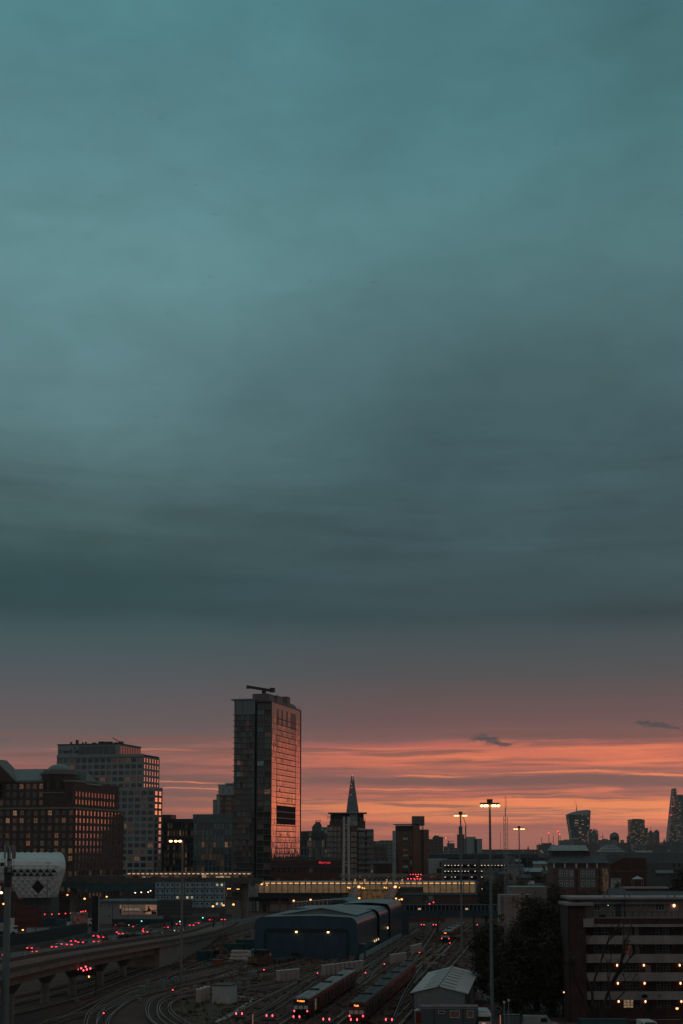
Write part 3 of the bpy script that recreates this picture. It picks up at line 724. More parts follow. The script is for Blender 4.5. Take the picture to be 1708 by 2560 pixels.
for j in range(8):
    for x0, x1 in ((824, 834), (842, 852), (896, 914), (915, 934)):
        b = MB(); z = hz(2092.5 + j * 13.4); b.box(hx(x0), hx(x1), .6, 3, z - .15, z); b.box(hx(x0), hx(x1), .6, .68, z, z + 1.0)
        b.build('balcony', mat('balcony_grey', (.16, .18, .18), .6), t)
for px0, px1, py in ((818, 826, 2040), (826, 866, 2050), (902, 914, 2046)):
    b = MB()
    for i in range(4): b.cyl((hx(px0 + (px1 - px0) * i / 3), 3.2, hz(py + 8)), (hx(px0 + (px1 - px0) * i / 3), 3.2, hz(py)), .13, n=4)
    b.cyl((hx(px0), 3.2, hz(py)), (hx(px1), 3.2, hz(py)), .13, n=4); b.build('terrace_frame', pale, t)
b = MB()
for i in range(5): b.box(hx(919 + i * 3.6), hx(920.3 + i * 3.6), 2.5, 3.2, hz(2082), hz(2074))
b.build('parapet_fin', pale, t)

# ---- brown brick slab with the lift tower
t = thing('apartment_tower', 'brown brick slab of flats with a lift shaft rising above its flat canopy', 'apartment tower', (W(1034, 830), 830, 0))
k = 830 / FOC
def hx(px): return (px - 1034) * k
def hz(py): return Zp(py, 830)
slab_br = mat('slab_brick', (.16, .085, .055), .85, var=.2, scale=.3); slab_lt = mat('slab_brick_lit', (.20, .11, .08), .85, var=.15, scale=.3)  # second brick is the lit copy, the brighter face put into its colour
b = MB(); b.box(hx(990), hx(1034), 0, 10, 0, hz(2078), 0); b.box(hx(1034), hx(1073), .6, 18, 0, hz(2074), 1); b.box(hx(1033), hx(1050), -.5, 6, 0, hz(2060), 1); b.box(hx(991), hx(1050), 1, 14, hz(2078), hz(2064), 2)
b.build('wall', [slab_br, slab_lt, dark_steel], t)
b = MB(); b.box(hx(1033), hx(1063), 4, 14, hz(2064), hz(2040)); b.build('lift_shaft', mat('shaft_grey', (.17, .14, .13), .7, var=.2), t)
b = MB(); b.box(hx(986), hx(1052), -.5, 15, hz(2062.3), hz(2060)); b.build('canopy_roof', grey_paint, t)
b = MB(); b.box(hx(982), hx(990), -.7, 4, 0, hz(2077)); b.build('stair_glazing', mat('stair_pale', (.36, .42, .42), .5), t)
b = MB(); b.box(hx(1055), hx(1056.6), .4, .62, 0, hz(2050)); b.cyl((hx(1058.5), .5, 0), (hx(1058.5), .5, hz(2066)), .2, n=6); b.build('downpipe', black_paint, t)
for j in range(8):
    window(t, (hx(1014), -.03, hz(2083 + j * 14)), 0, win_mesh(2.8, 1.2, 3, 1, pick([(glass_dark, 3), (lit_cool, 2), (lit_dim, 1)]), dark_steel))
    window(t, (hx(1028), -.03, hz(2087 + j * 14)), 0, win_mesh(1.0, 1.8, 1, 2, pick([(glass_dark, 3), (lit_cool, 1.2)]), dark_steel))
    window(t, (hx(993.5), -.03, hz(2083 + j * 14)), 0, win_mesh(1.0, 2.4, 1, 2, glass_dark, dark_steel))

# ---- white stair block, grey rooftops, car park
t, L, z1 = block('stair_block', 'plain white block with a slit window between the brown slab and the car park', 'building', 1073, 1117, 2147, 800, 10, mat('white_render', (.42, .46, .46), .75, var=.12), 1, 1, 8, 8, [(glass_dark, 1)], grey_paint, a=0)
for j in range(3): window(t, (-L * .36, -.33, z1 - 3 - j * 3.6), 0, win_mesh(1.0, 2.4, 1, 2, glass_dark, grey_paint))
t, L, z1 = block('warehouse', 'long flat dark rooftop spreading over the brown slab and the car park', 'warehouse', 1073, 1345, 2135, 960, 60, mat('roof_slate', (.075, .095, .10), .7, var=.3), 10, 1, .5, 3, [(glass_dark, 1)], dark_steel, a=0)
cpark = mat('carpark_concrete', (.16, .165, .16), .8, var=.25)
t = thing('car_park', 'open multi storey car park with rows of small ceiling lamps', 'car park', (W(1110, 790), 790, 0))
k = 790 / FOC
zt = Zp(2150, 790)
b = MB(); b.box(0, 168 * k, 6, 30, 0, zt - 1, 1)
for j in range(7):
    z = zt - 1 - j * 3.1; b.box(0, 168 * k, 0, 6.1, z - 1.5, z - .2, 0)
for i in range(9): b.box(i * 21 * k - .3, i * 21 * k + .3, .1, 6, 0, zt - 1.3, 0)
b.box(0, 168 * k, .05, 30, zt - 1.2, zt, 0); b.box(168 * k, 169 * k + 2, 0, 30, 0, zt + 2, 0); b.box(82 * k, 90 * k, -.3, 8, 0, zt + 2.5, 1)
b.build('deck', [cpark, dark_conc], t)
lampm = MB().box(-.32, .32, -.1, .1, -.14, .14).mesh('ceiling_lamp', glow('park_lamp', (1.0, .80, .6), 1.2))
for j in range(5):
    for i in range(20):
        if j in (0, 1, 3) and rnd.random() < .85 or rnd.random() < .35:
            if 9.2 < i < 10.8: continue
            put_obj('ceiling_lamp', lampm, t, ((3 + i * 8.3) * k, .5, zt - 2.9 - j * 3.1))

# ================================================================ the far city
def silhouette(name, label, cat, boxes, d, m, group=None):
    """boxes: (px0, px1, py_top[, depth]) standing on the ground at depth d"""
    t = thing(name, label, cat, (W((boxes[0][0] + boxes[0][1]) / 2, d), d, 0), 0, group)
    x0 = t.location.x
    for i, q in enumerate(boxes):
        dep = q[3] if len(q) > 3 else (q[1] - q[0]) * d / FOC * .8
        b = MB(); b.box(W(q[0], d) - x0, W(q[1], d) - x0, i * .7, i * .7 + dep, 0, Zp(q[2], d))
        b.build('wall', m, t)
    return t
far1 = gridmat('far_glass', (.10, .13, .14), (.05, .07, .08), 4.0, 3.8, .6, .10)
far2 = gridmat('far_stone', (.17, .19, .19), (.05, .06, .07), 5.0, 3.8, 1.1, .12)
far3 = gridmat('far_lit', (.06, .08, .085), (.07, .06, .05), 7.0, 4.0, .9, .5, lits=.16)
far4 = gridmat('far_brick', (.13, .10, .09), (.05, .06, .07), 4.0, 3.2, 1.1, .10)
# the glass spire
d = 4830
t = thing('skyscraper', 'tapering glass spire with split tips rising behind the stepped flats', 'skyscraper', (W(882, d), d, 0))
k = d / FOC
spire = mat('spire_glass', (.075, .11, .12), .3, .3, var=.3, scale=.03)
for (bx0, bx1, tx0, tx1, py, y0, y1) in ((-32, -2, -3.4, -1.1, 1938, 8, 60), (2, 32, 1.0, 2.6, 1940, 6, 60), (-25, 25, -2.2, 2.2, 1950, 0, 50), (-29, -1, -4.6, -1.4, 1954, -6, 40), (3, 29, 1.8, 4.8, 1960, -4, 40)):
    zt = Zp(py, d); b = MB()
    b.add([(bx0 * k, y0, 0), (bx1 * k, y0, 0), (bx1 * k, y1, 0), (bx0 * k, y1, 0), (tx0 * k, y0 + 24, zt), (tx1 * k, y0 + 24, zt), (tx1 * k, y0 + 30, zt), (tx0 * k, y0 + 30, zt)],
          [(4, 5, 6, 7), (0, 1, 5, 4), (1, 2, 6, 5), (2, 3, 7, 6), (3, 0, 4, 7)]); b.build('glass_blade', spire, t)
for px, py in ((881, 1938.5), (878.5, 1961), (877, 1988), (880, 1969)):
    MB().ball(((px - 882) * k, -14, Zp(py, d)), 1.1).build('warning_light', bulb_red, t)
# the tower that swells towards its top
d = 4600; k = d / FOC
t = thing('skyscraper', 'top heavy curved glass tower that widens upwards under a pair of cranes', 'skyscraper', (W(1450, d), d, 0))
b = MB(); rows = [(2150, 1433.5, 1470), (2105, 1430, 1472), (2080, 1427, 1474), (2060, 1424, 1476), (2045, 1422, 1477), (2037, 1421, 1477.3)]
vs = []; n_ = 9
for py, x0, x1 in rows:
    for i in range(n_):
        u = i / (n_ - 1); vs.append(((x0 + (x1 - x0) * u - 1450) * k, -14 * math.sin(math.pi * u), Zp(py, d)))
    for i in range(n_):
        u = 1 - i / (n_ - 1); vs.append(((x0 + (x1 - x0) * u - 1450) * k, 40 + 8 * math.sin(math.pi * u), Zp(py, d)))
m_ = 2 * n_
b.add(vs, [(r * m_ + i, r * m_ + (i + 1) % m_, (r + 1) * m_ + (i + 1) % m_, (r + 1) * m_ + i) for r in range(len(rows) - 1) for i in range(m_)])
b.build('glass_body', gridmat('swelling_glass', (.055, .075, .085), (.07, .075, .08), 9, 4.0, .7, .22, lits=.3), t)
b = MB(); vs = []
tops = [2037, 2033, 2030.5, 2028.5, 2027, 2026, 2025.5, 2025, 2025.5]
for i in range(n_):
    u = i / (n_ - 1); x = (1421 + 56.3 * u - 1450) * k; vs += [(x, -14 * math.sin(math.pi * u), Zp(2037, d)), (x, -14 * math.sin(math.pi * u), Zp(tops[i], d)), (x, 42, Zp(tops[i], d)), (x, 42, Zp(2037, d))]
b.add(vs, [(4 * i + q, 4 * i + (q + 1) % 4 if False else 4 * i + 4 + q, 4 * i + 4 + (q + 1) % 4, 4 * i + (q + 1) % 4) for i in range(n_ - 1) for q in range(4)] + [(0, 1, 2, 3), (4 * n_ - 1, 4 * n_ - 2, 4 * n_ - 3, 4 * n_ - 4)])
b.build('sky_garden_crown', mirror('crown_far', (.40, .42, .42), .3, .5), t)
for (x0, y0, x1, y1) in ((1477.6, 2027, 1472.5, 2105), (1421, 2036, 1430.4, 2105)):
    b = MB(); b.cyl(((x0 - 1450) * k, -2, Zp(y0, d)), ((x1 - 1450) * k, -2, Zp(y1, d)), 1.7, n=5); b.build('side_fin', pale, t)
# the wedge and its neighbour
t = thing('skyscraper', 'tall wedge shaped tower with a pale sloping edge at the rim of the city', 'skyscraper', (W(1690, 4500), 4500, 0))
d = 4500; k = d / FOC
b = MB(); b.add([((x - 1690) * k, y, Zp(py, d)) for x, y, py in ((1667, 0, 2148), (1712, 0, 2148), (1712, 45, 2148), (1667, 45, 2148), (1690, 12, 1971), (1697, 12, 1970), (1697, 40, 1970), (1690, 40, 1971))],
      [(4, 5, 6, 7), (0, 1, 5, 4), (1, 2, 6, 5), (2, 3, 7, 6), (3, 0, 4, 7)]); b.build('glass_body', far3, t)
b = MB(); b.cyl(((1666.5 - 1690) * k, -1, Zp(2148, d)), ((1689.5 - 1690) * k, 11, Zp(1971, d)), 2.6, n=4); b.build('sloping_frame', mat('pale_steel', (.42, .36, .33), .5), t)
for px, py in ((1686, 1994), (1681.5, 2016), (1685, 2017), (1677, 2038), (1681, 2038)): MB().ball(((px - 1690) * k, -6, Zp(py, d)), 1.0).build('warning_light', bulb_red, t)
silhouette('skyscraper', 'plain dark tower overlapping the wedge shaped tower', 'skyscraper', [(1699, 1716, 1987)], 4700, far1)
silhouette('skyscraper', 'square shouldered dark tower with lit floors on its middle face', 'skyscraper', [(1585, 1606, 2047.5), (1577, 1614, 2049), (1614, 1622, 2070)], 4300, far3)
silhouette('office_block', 'dark block with a spiky roofline of plant beside the top heavy tower', 'office block', [(1473, 1497, 2077), (1476, 1482, 2073), (1485, 1489, 2072.5), (1491, 1494, 2074)], 4200, far1)
t = silhouette('office_block', 'round topped atrium block standing alone in the skyline', 'office block', [(1528, 1549, 2092)], 4300, far2)
b = MB(); k = 4300 / FOC; b.cyl((0, 0, Zp(2092, 4300)), (0, 20, Zp(2092, 4300)), 10.5 * k, n=20); b.cyl((0, 10, Zp(2082, 4300)), (0, 10, Zp(2079, 4300)), 2, .4, 6); b.build('vaulted_roof', far2, t)
for lab, bx, dd, m in (
    ('small dark tower with a flat crane beside the square shouldered tower', [(1569, 1578, 2091)], 4000, far1),
    ('drum topped unfinished tower behind the square shouldered tower', [(1623, 1635, 2081), (1626, 1632, 2077)], 4100, far4),
    ('slim dark tower with a crane bar across its top', [(1637, 1650, 2079), (1640, 1648, 2076)], 4000, far1),
    ('broad dark block at the foot of the wedge shaped tower', [(1658, 1720, 2106), (1670, 1700, 2104)], 3200, far1),
    ('pale flats with a grid of balconies below the square shouldered tower', [(1583, 1616, 2112)], 2400, far2),
    ('low block between the spiky block and the round topped atrium', [(1497, 1528, 2100), (1508, 1520, 2097)], 3600, far2),
    ('low block just beyond the round topped atrium', [(1549, 1570, 2107), (1553, 1561, 2100)], 3500, far4),
    ('square block at the foot of the top heavy tower', [(1400, 1436, 2101), (1412, 1430, 2099)], 3900, far2),
    ('low roof with a shallow hump beside the leaning cranes', [(1346, 1389, 2112), (1356, 1380, 2108)], 3600, far1),
    ('long low row of roofs below the top heavy tower', [(1436, 1500, 2110)], 3000, far4),
    ('long low roofs below the slim tower with the crane bar', [(1616, 1668, 2112)], 2800, far4),
    ('dark low terrace at the left end of the far roofs', [(1206, 1346, 2124)], 3000, far4),
    ('dark block with a ragged top rising past the brown slab', [(1083, 1107, 2092), (1086, 1098, 2089)], 1500, far4),
    ('dark flat block tucked against the brown slab', [(1066, 1086, 2098)], 1450, far4),
    ('pale cluster of low offices under the far crane jibs', [(1110, 1124, 2116), (1119, 1137, 2108)], 1900, far2),
    ('white low block at the foot of the chimney tower', [(1122, 1148, 2120)], 1700, far2),
    ('hazy pale flats seen between the stepped flats and the brown slab', [(933, 952, 2103), (950, 984, 2101)], 1700, far2),
    ('brick low flats at the foot of the stepped flats', [(931, 967, 2116)], 1000, far4)):
    silhouette('city_block', lab, 'city block', bx, dd, m)
t = silhouette('chimney_tower', 'dark square tower narrowing to a taller stack', 'tower', [(1144, 1162, 2086), (1148, 1157, 2066)], 1800, far4)
t = silhouette('office_block', 'pale office block with one dark bay beside the chimney tower', 'office block', [(1162, 1206, 2097), (1168, 1190, 2092), (1186, 1194, 2097.5)], 1850, mat('far_pale', (.32, .36, .36), .75, var=.15))
MB().box(W(1186, 1850) - W(1184, 1850), W(1193, 1850) - W(1184, 1850), -.4, .5, 0, Zp(2098, 1850)).build('dark_bay', dark_steel, t)
def crane(label, px, py0, py1, d, jib, lamp=False, group='tower cranes on the skyline', w=.9):
    """jib: (dpx, dpy) from the mast head to the jib tip, photo pixels"""
    k = d / FOC; z0, z1 = Zp(py0, d), Zp(py1, d)
    t = thing('tower_crane', label, 'crane', (W(px, d), d, 0), 0, group)
    b = MB(); b.cyl((0, 0, 0), (0, 0, z1), w, n=4); b.build('mast', dark_steel, t)
    b = MB(); b.cyl((-jib[0] * k * .25, 0, z1 + jib[1] * k * .25 * (1 if abs(jib[1]) < 4 else 0)), (jib[0] * k, 0, z1 - jib[1] * k), w * .7, w * .4, 4); b.build('jib', dark_steel, t)
    if lamp: MB().ball((jib[0] * k * .5, -w * 1.5, z1 - jib[1] * k * .5), 2.0 * d / 4300).build('warning_light', bulb_red, t)
for q in (('leftmost crane of the far roofs, a bare upright mast', 1355, 2115, 2096, 3800, (-1, -4)), ('upright crane with a red lamp over the humped roof', 1373, 2108, 2086, 3800, (-1.5, -6), True),
          ('thin crane leaning away beyond the humped roof', 1384, 2108, 2090, 3900, (-1, -7)), ('tallest of the leaning cranes beside the top heavy tower', 1397, 2105, 2083, 3900, (-3, -9), True),
          ('second leaning crane beside the top heavy tower', 1401, 2106, 2092, 3900, (-3.5, -13), True), ('crane between the spiky block and the round topped atrium', 1508, 2100, 2088, 3800, (0, -7)),
          ('luffing crane whose jib leans towards the spiky block', 1507, 2101, 2098, 3850, (-9, -10)), ('crane with a flat jib over the small dark tower', 1573, 2091, 2088, 3990, (-6, 0)),
          ('crane on the drum topped tower', 1629, 2077, 2073, 4090, (1, -6)), ('flat crane bar on the slim dark tower', 1642, 2076, 2075, 3990, (6, 0)),
          ('crane with a lit level jib beside the ragged dark block', 1107, 2105, 2095, 1520, (16, .5), True), ('lower crane with a level jib behind the pale offices', 1122, 2112, 2103, 1950, (14, 0)),
          ('left of the two cranes on the top heavy tower', 1443, 2026, 2020, 4590, (-6, -16)), ('right of the two cranes on the top heavy tower', 1444.5, 2026, 2019, 4610, (-3, -18)),
          ('luffing crane hanging behind the dimmer floodlight mast', 1165, 2120, 2065, 1780, (-8, -28))):
    crane(*q)
for lab, px, py, d in (('thin church spire left of the humped roof', 1349, 2107, 2600), ('church spire standing before the humped roof', 1378, 2104, 2500), ('spire between the slim tower and the wedge shaped tower', 1662, 2095, 3100), ('small spire on the low terrace', 1321, 2114, 2800)):
    t = thing('church', lab, 'church', (W(px, d), d, 0)); k = d / FOC
    b = MB(); b.box(-2.2 * k, 2.2 * k, -2, 6, 0, Zp(py + 9, d)); b.build('tower', far4, t)
    b = MB(); b.cyl((0, 2, Zp(py + 9, d)), (0, 2, Zp(py, d)), 2.4 * k, .1, 6); b.build('spire', slate, t)

# ================================================================ elevated station behind the depot
t = thing('railway_viaduct', 'elevated station platform with a lit canopy on a blue girder bridge', 'station', (W(310, 585), 585, 0))
k = 585 / FOC; X0 = t.location.x
blue_girder = mat('blue_girder', (.035, .10, .125), .5, .1, var=.2)
zd = Zp(2200, 585)
b = MB(); b.box(-230 * k, 345 * k, 0, 11, zd - 1.3, zd); b.box(-230 * k, 345 * k, -.5, 0, zd - 1.5, zd + .9); b.build('deck', dark_conc, t)
b = MB(); b.prism([(-165 * k, zd - 1.4), (-165 * k, zd - 2.6), (-60 * k, zd - 4.4), (20 * k, zd - 4.4), (76 * k, zd - 3.2), (76 * k, zd - 1.4)], -.3, 10); b.build('girder', blue_girder, t)
for px in (180, 288, 395, 470, 540, 610):
    MB().cyl((W(px, 585) - X0, 5, 0), (W(px, 585) - X0, 5, zd - 1.2), 1.3, n=12).build('pier', concrete, t)
zc = Zp(2181, 585)
b = MB(); b.box(8 * k, 318 * k, -.8, 8, zc - .35, zc); b.build('canopy', grey_paint, t)
b = MB(); b.box(4 * k, 318 * k, 7, 7.2, zd + .2, zc - .4); b.build('platform_screen', glow('platform_glow', (1.0, .60, .34), .03, base=(.3, .25, .2), patchy=.7, scale=.35), t)  # back wall given emission in place of lamplight falling on it
for i in range(27):
    x = (10 + i * 11.5) * k
    MB().box(x, x + 6.4 * k, .3, .9, zc - .7, zc - .48).build('strip_light', glow('strip_light', (1.0, .50, .26), 1.2), t)
    if i % 2: MB().cyl((x, 2, zd), (x, 2, zc - .3), .14, n=6).build('canopy_post', steel, t)
    if rnd.random() < .5:
        w = rnd.uniform(1, 2.4); b = MB(); b.box(x, x + w, 3, 3.3, zd + .1, zd + rnd.uniform(1.2, 2.4)); b.build('advert_panel', rnd.choice([glow('panel_glow', (1.0, .66, .36), .32, patchy=.5), white_paint, dark_steel]), t)
b = MB()
for i in range(60): b.cyl(((-220 + i * 9.2) * k, -.3, zd + .9), ((-220 + i * 9.2) * k, -.3, zd + 1.7), .06, n=4)
b.cyl((-220 * k, -.3, zd + 1.7), (330 * k, -.3, zd + 1.7), .06, n=4); b.build('railing', steel, t)

# ---- white lift tower with the roundel
t = thing('lift_tower', 'white tiled lift tower with a round dark emblem near its top', 'tower', (W(634, 660), 660, 0))
k = 660 / FOC
def hz(py): return Zp(py, 660)
tile = mat('white_tile', (.42, .42, .42), .4, var=.1)
b = MB(); b.add([(-14 * k, 0, 0), (9.5 * k, -.2, 0), (14 * k, 5, 0), (-9 * k, 5, 0), (-11 * k, 0, hz(2202)), (9 * k, -.2, hz(2204)), (14 * k, 5, hz(2197)), (-8 * k, 5, hz(2197))],
                [(0, 1, 5, 4), (1, 2, 6, 5), (2, 3, 7, 6), (3, 0, 4, 7), (4, 5, 6, 7)]); b.build('wall', tile, t)
b = MB()
for i in range(13): b.box(-11.8 * k, 9.3 * k, -.26, -.1, hz(2208 + i * 5.2) - .05, hz(2208 + i * 5.2) + .05)
for i in range(3): b.box((-6 + i * 5) * k - .03, (-6 + i * 5) * k + .03, -.25, -.1, hz(2272), hz(2204))
b.build('tile_joint', grey_paint, t)
roundel = mat('roundel_dark', (.03, .05, .075), .5)
b = MB(); cz = hz(2210.5); n_ = 20; r0, r1 = .52, .82
vs = [(-1.5 * k + r * math.cos(2 * math.pi * i / n_), y, cz + r * math.sin(2 * math.pi * i / n_)) for y in (-.42, -.2) for r in (r0, r1) for i in range(n_)]
b.add(vs, [(i, (i + 1) % n_, n_ + (i + 1) % n_, n_ + i) for i in range(n_)] + [(n_ + i, n_ + (i + 1) % n_, 3 * n_ + (i + 1) % n_, 3 * n_ + i) for i in range(n_)])
b.box(-1.5 * k - 1.05, -1.5 * k + 1.05, -.5, -.2, cz - .17, cz + .17); b.build('roundel', roundel, t)

# ---- glazed footbridge
t = thing('footbridge', 'long glazed footbridge glowing amber with dark hoop ribs', 'footbridge', (W(647, 640), 640, 0))
k = 640 / FOC; BL = (1188 - 647) * k
zb, zt = Zp(2232, 640), Zp(2203, 640); zm = zt - 1.9
prof = [(0, zb)] + [(0 + .1 * i, zb + (zm - zb) * i / 3) for i in range(1, 4)] + [(2.4 - 2.1 * math.cos(a), zm + (zt - zm) * math.sin(a)) for a in [math.pi * i / 8 for i in range(1, 8)]] + [(4.6, zm), (4.8, zb)]
b = MB(); b.xprism([(-.2, zb - .75), (5, zb - .75), (5, zb - .02), (-.2, zb - .02)], 0, BL); b.box(0, 36, .6, 4, zb - 2.4, zb - .76); b.build('deck', dark_steel, t)
tube_lo = glow('tube_glass_low', (1.0, .58, .26), .085, base=(.22, .17, .11), patchy=.35, scale=.5)
tube_hi = glow('tube_glass_high', (1.0, .58, .28), .035, base=(.34, .30, .25), patchy=.3, scale=.4)
b = MB()
for i in range(len(prof) - 1):
    (y0, z0), (y1, z1) = prof[i:i + 2]
    b.quad((0, y0, z0), (BL, y0, z0), (BL, y1, z1), (0, y1, z1), 0 if i < 3 or i > 9 else 1)
b.add([(BL - .05, y, z) for y, z in prof], [tuple(range(len(prof)))], 0)
b.build('glazing', [tube_lo, tube_hi], t)
hoop = MB()
for (y0, z0), (y1, z1) in zip(prof[:9], prof[1:10]):
    hoop.cyl((0, y0 - .1, z0), (0, y1 - .1, z1 + .06), .15, n=4)
hm = hoop.mesh('hoop', dark_steel)
for i in range(38): put_obj('hoop', hm, t, (i * BL / 37.0, 0, 0))
lm = MB().box(-.82, .82, -.12, .0, -.16, .16).mesh('strip_light', glow('tube_strip', (1.0, .50, .20), 1.0))
for i in range(37):
    o = put_obj('strip_light', lm, t, ((i + .5) * BL / 37, .42, zm + .95)); o.rotation_euler = (R(-28), 0, 0)
b = MB(); b.box(BL - .2, BL + .4, -.2, 5, zb - .7, zm + 1.2); b.build('end_wall', tile, t)
for px in (700, 760, 1000, 1060, 1120, 1180):
    MB().cyl((W(px, 640) - t.location.x, 2.4, 0), (W(px, 640) - t.location.x, 2.4, zb - .7), .5, n=10).build('pier', concrete, t)

# ---- lattice vault over the middle of the footbridge
t = thing('lattice_canopy', 'barrel vault of crossing steel hoops over the middle of the glowing footbridge', 'canopy', (W(850, 639), 639, 0))
LL = 172 * k; rr = 4.3; zc = Zp(2212, 640)
def lp(s, q): return (s, 2.6 - rr * math.cos(q), zc + rr * 1.05 * math.sin(q))
b = MB(); n_ = 17
for i in range(-6, n_):
    for dirn in (1, -1):
        pts = []
        for j in range(9):
            s = (i + 3 + dirn * (j / 8 * 6 - 3)) * LL / (n_ - 2)
            if -.01 <= s <= LL: pts.append(lp(s, math.pi * j / 8))
        if len(pts) > 1: b.path(pts, .085, 4)
b.build('lattice', mat('lattice_steel', (.26, .27, .26), .5, .3), t)
b = MB()
for q in (0, math.pi / 2, math.pi * .3, math.pi * .7): b.cyl(lp(0, q), lp(LL, q), .11, n=5)
b.build('purlin', steel, t)
for px in (866, 888, 912, 938, 967, 1005):
    x = W(px, 640) - t.location.x
    if px in (876, 912, 967, 888, 1005): MB().box(x - .25, x + .25, -.3, -.1, Zp(2209, 640), Zp(2198, 640)).build('hanging_lamp', glow('hanging_lamp', (1.0, .5, .2), .5), t)

# ---- escalator sheds under the vault
stair_gl = mirror('stair_glass', (.42, .44, .42), .18, .55)
for lab, px in (('sloping glazed escalator housing below the footbridge beside the twin mast', 884), ('sloping glazed escalator housing below the right half of the lattice vault', 978)):
    t = thing('escalator_housing', lab, 'escalator', (W(px, 632), 632, 0), 0, 'escalator housings under the footbridge')
    b = MB(); zl, zh = Zp(2258, 632), Zp(2218, 632)
    b.add([(-3.6, 0, zl), (.4, 0, zl), (3.4, 0, zh), (-.8, 0, zh), (-3.6, 4, zl), (.4, 4, zl), (3.4, 4, zh), (-.8, 4, zh)], [(0, 1, 2, 3), (0, 3, 7, 4), (1, 5, 6, 2), (3, 2, 6, 7), (4, 7, 6, 5)]); b.build('glazing', stair_gl, t)
    b = MB(); b.cyl((-1.8, -.15, zl), (1.2, -.15, zh), .2, n=4); b.cyl((-.9, -.15, zl), (2.1, -.15, zh), .2, n=4)
    for i in range(1, 5): b.cyl((-3.6 + 2.8 * i / 5, -.1, zl + (zh - zl) * i / 5), (.4 + 3 * i / 5, -.1, zl + (zh - zl) * i / 5), .06, n=4)
    b.build('handrail', white_paint, t)
    b = MB(); b.box(-3.5, .3, .3, 3.8, 0, zl); b.build('base', dark_conc, t)
t = thing('station_kiosk', 'dim amber lit platform hall under the lattice vault between the two escalators', 'station hall', (W(930, 638), 638, 0))
b = MB(); b.box(-10, 8, 0, 6, 0, Zp(2226, 638)); b.build('wall', glow('hall_glow', (1.0, .55, .2), .05, base=(.10, .085, .06), patchy=.8, scale=.6), t)  # wall emits amber to stand in for lamplight on it
b = MB(); b.box(8, 22, -.3, 6, 0, Zp(2218, 638)); b.build('plant_cabin', dark_conc, t)
b = MB(); b.box(-10.3, 22, -.4, 6.3, Zp(2226, 638), Zp(2226, 638) + .3); b.build('roof', dark_steel, t)

# ---- cable-stayed mast
t = thing('cable_mast', 'twin white steel mast with stay cables fanning down to the footbridge', 'mast', (W(866, 645), 645, 0))
k = 645 / FOC; zt = Zp(2042, 645)
pole = mat('mast_white', (.46, .48, .48), .5, var=.1)
for px in (858.5, 873):
    MB().cyl(((px - 866) * k, 0, 0), ((px - 866) * k * .75, 0, zt), .62, .5, 10).build('leg', pole, t)
for py in (2062, 2070, 2155, 2163):
    MB().box(-1.2, 1.2, -.2, .2, Zp(py, 645) - .22, Zp(py, 645) + .22).build('crossbar', pole, t)
for i, px in enumerate((655, 690, 725, 760, 795, 828, 905, 940, 975, 1010, 1048, 1088)):
    py = 2235 if px > 1080 else 2206
    MB().cyl((0, 0, zt - 1 - abs(i - 5.5) * .0), ((px - 866) * k, -1, Zp(py, 645)), .05, n=4).build('cable', dark_steel, t)

# ---- ticket hall at the foot of the lift tower
t = thing('ticket_hall', 'low station entrance with a flat dark canopy at the foot of the white lift tower', 'station hall', (W(672, 650), 650, 0))
k = 650 / FOC
def hx(px): return (px - 672) * k
def hz(py): return Zp(py, 650)
b = MB(); b.box(hx(648), hx(676), .5, 5, 0, hz(2254)); b.build('wall', mat('beige_wall', (.30, .25, .20), .8), t)
b = MB(); b.box(hx(658), hx(666), .3, .6, 0, hz(2262)); b.build('door', black_paint, t)
b = MB(); b.box(hx(624), hx(723), -3, 6, hz(2253), hz(2242.5)); b.build('canopy', black_paint, t)
for px in (634, 641, 721, 700): MB().cyl((hx(px), -2, 0), (hx(px), -2, hz(2252)), .2, n=6).build('post', dark_steel, t)
b = MB(); b.box(hx(645), hx(714), 1, 6, hz(2242), hz(2224)); b.build('upper_wall', mat('dark_green_panel', (.06, .075, .07), .6), t)
b = MB(); b.box(hx(668), hx(712), .8, 1.1, hz(2239), hz(2231)); b.build('window', glass_teal, t)
# platform canopies and clutter between the ticket hall and the shed
for i in range(13):
    px = 735 + i * 10.5; d = 610 - i * 3
    t = thing('platform_shelter', 'slim white platform shelter frame, number %s of the row counted from the ticket hall' % ['one', 'two', 'three', 'four', 'five', 'six', 'seven', 'eight', 'nine', 'ten', 'eleven', 'twelve', 'thirteen'][i], 'shelter', (W(px, d), d, 0), 0, 'white frames along the station platform')
    h = Zp(2254 - i * .8, d); b = MB(); b.cyl((0, 0, 0), (0, 0, h), .14, n=5); b.build('post', white_paint, t)
    b = MB(); b.box(-.9, .9, -1, 1, h - .4, h - .2); b.cyl((-.9, 0, h - 1.3), (.9, 0, h - .3), .1, n=4); b.build('roof', white_paint, t)
    if i % 3 == 1: MB().box(-.5, .5, -.1, .1, 1.6, 2.3).build('lit_sign', glow('shelter_sign', (1.0, .82, .5), .35), t)

# ---- red train on the raised line beyond the footbridge is placed with the other trains (next file)
t = thing('railway_viaduct', 'dark raised railway deck with red lit carriages just behind the amber footbridge', 'viaduct', (W(1088, 690), 690, 0))
b = MB(); b.box(-14, 22, 0, 70, 10.2, 11.6); b.build('deck', dark_conc, t)
for x, y in ((-10, 6), (0, 6), (10, 6), (18, 30)): MB().cyl((x, y, 0), (x, y, 10.2), .9, n=10).build('pier', concrete, t)

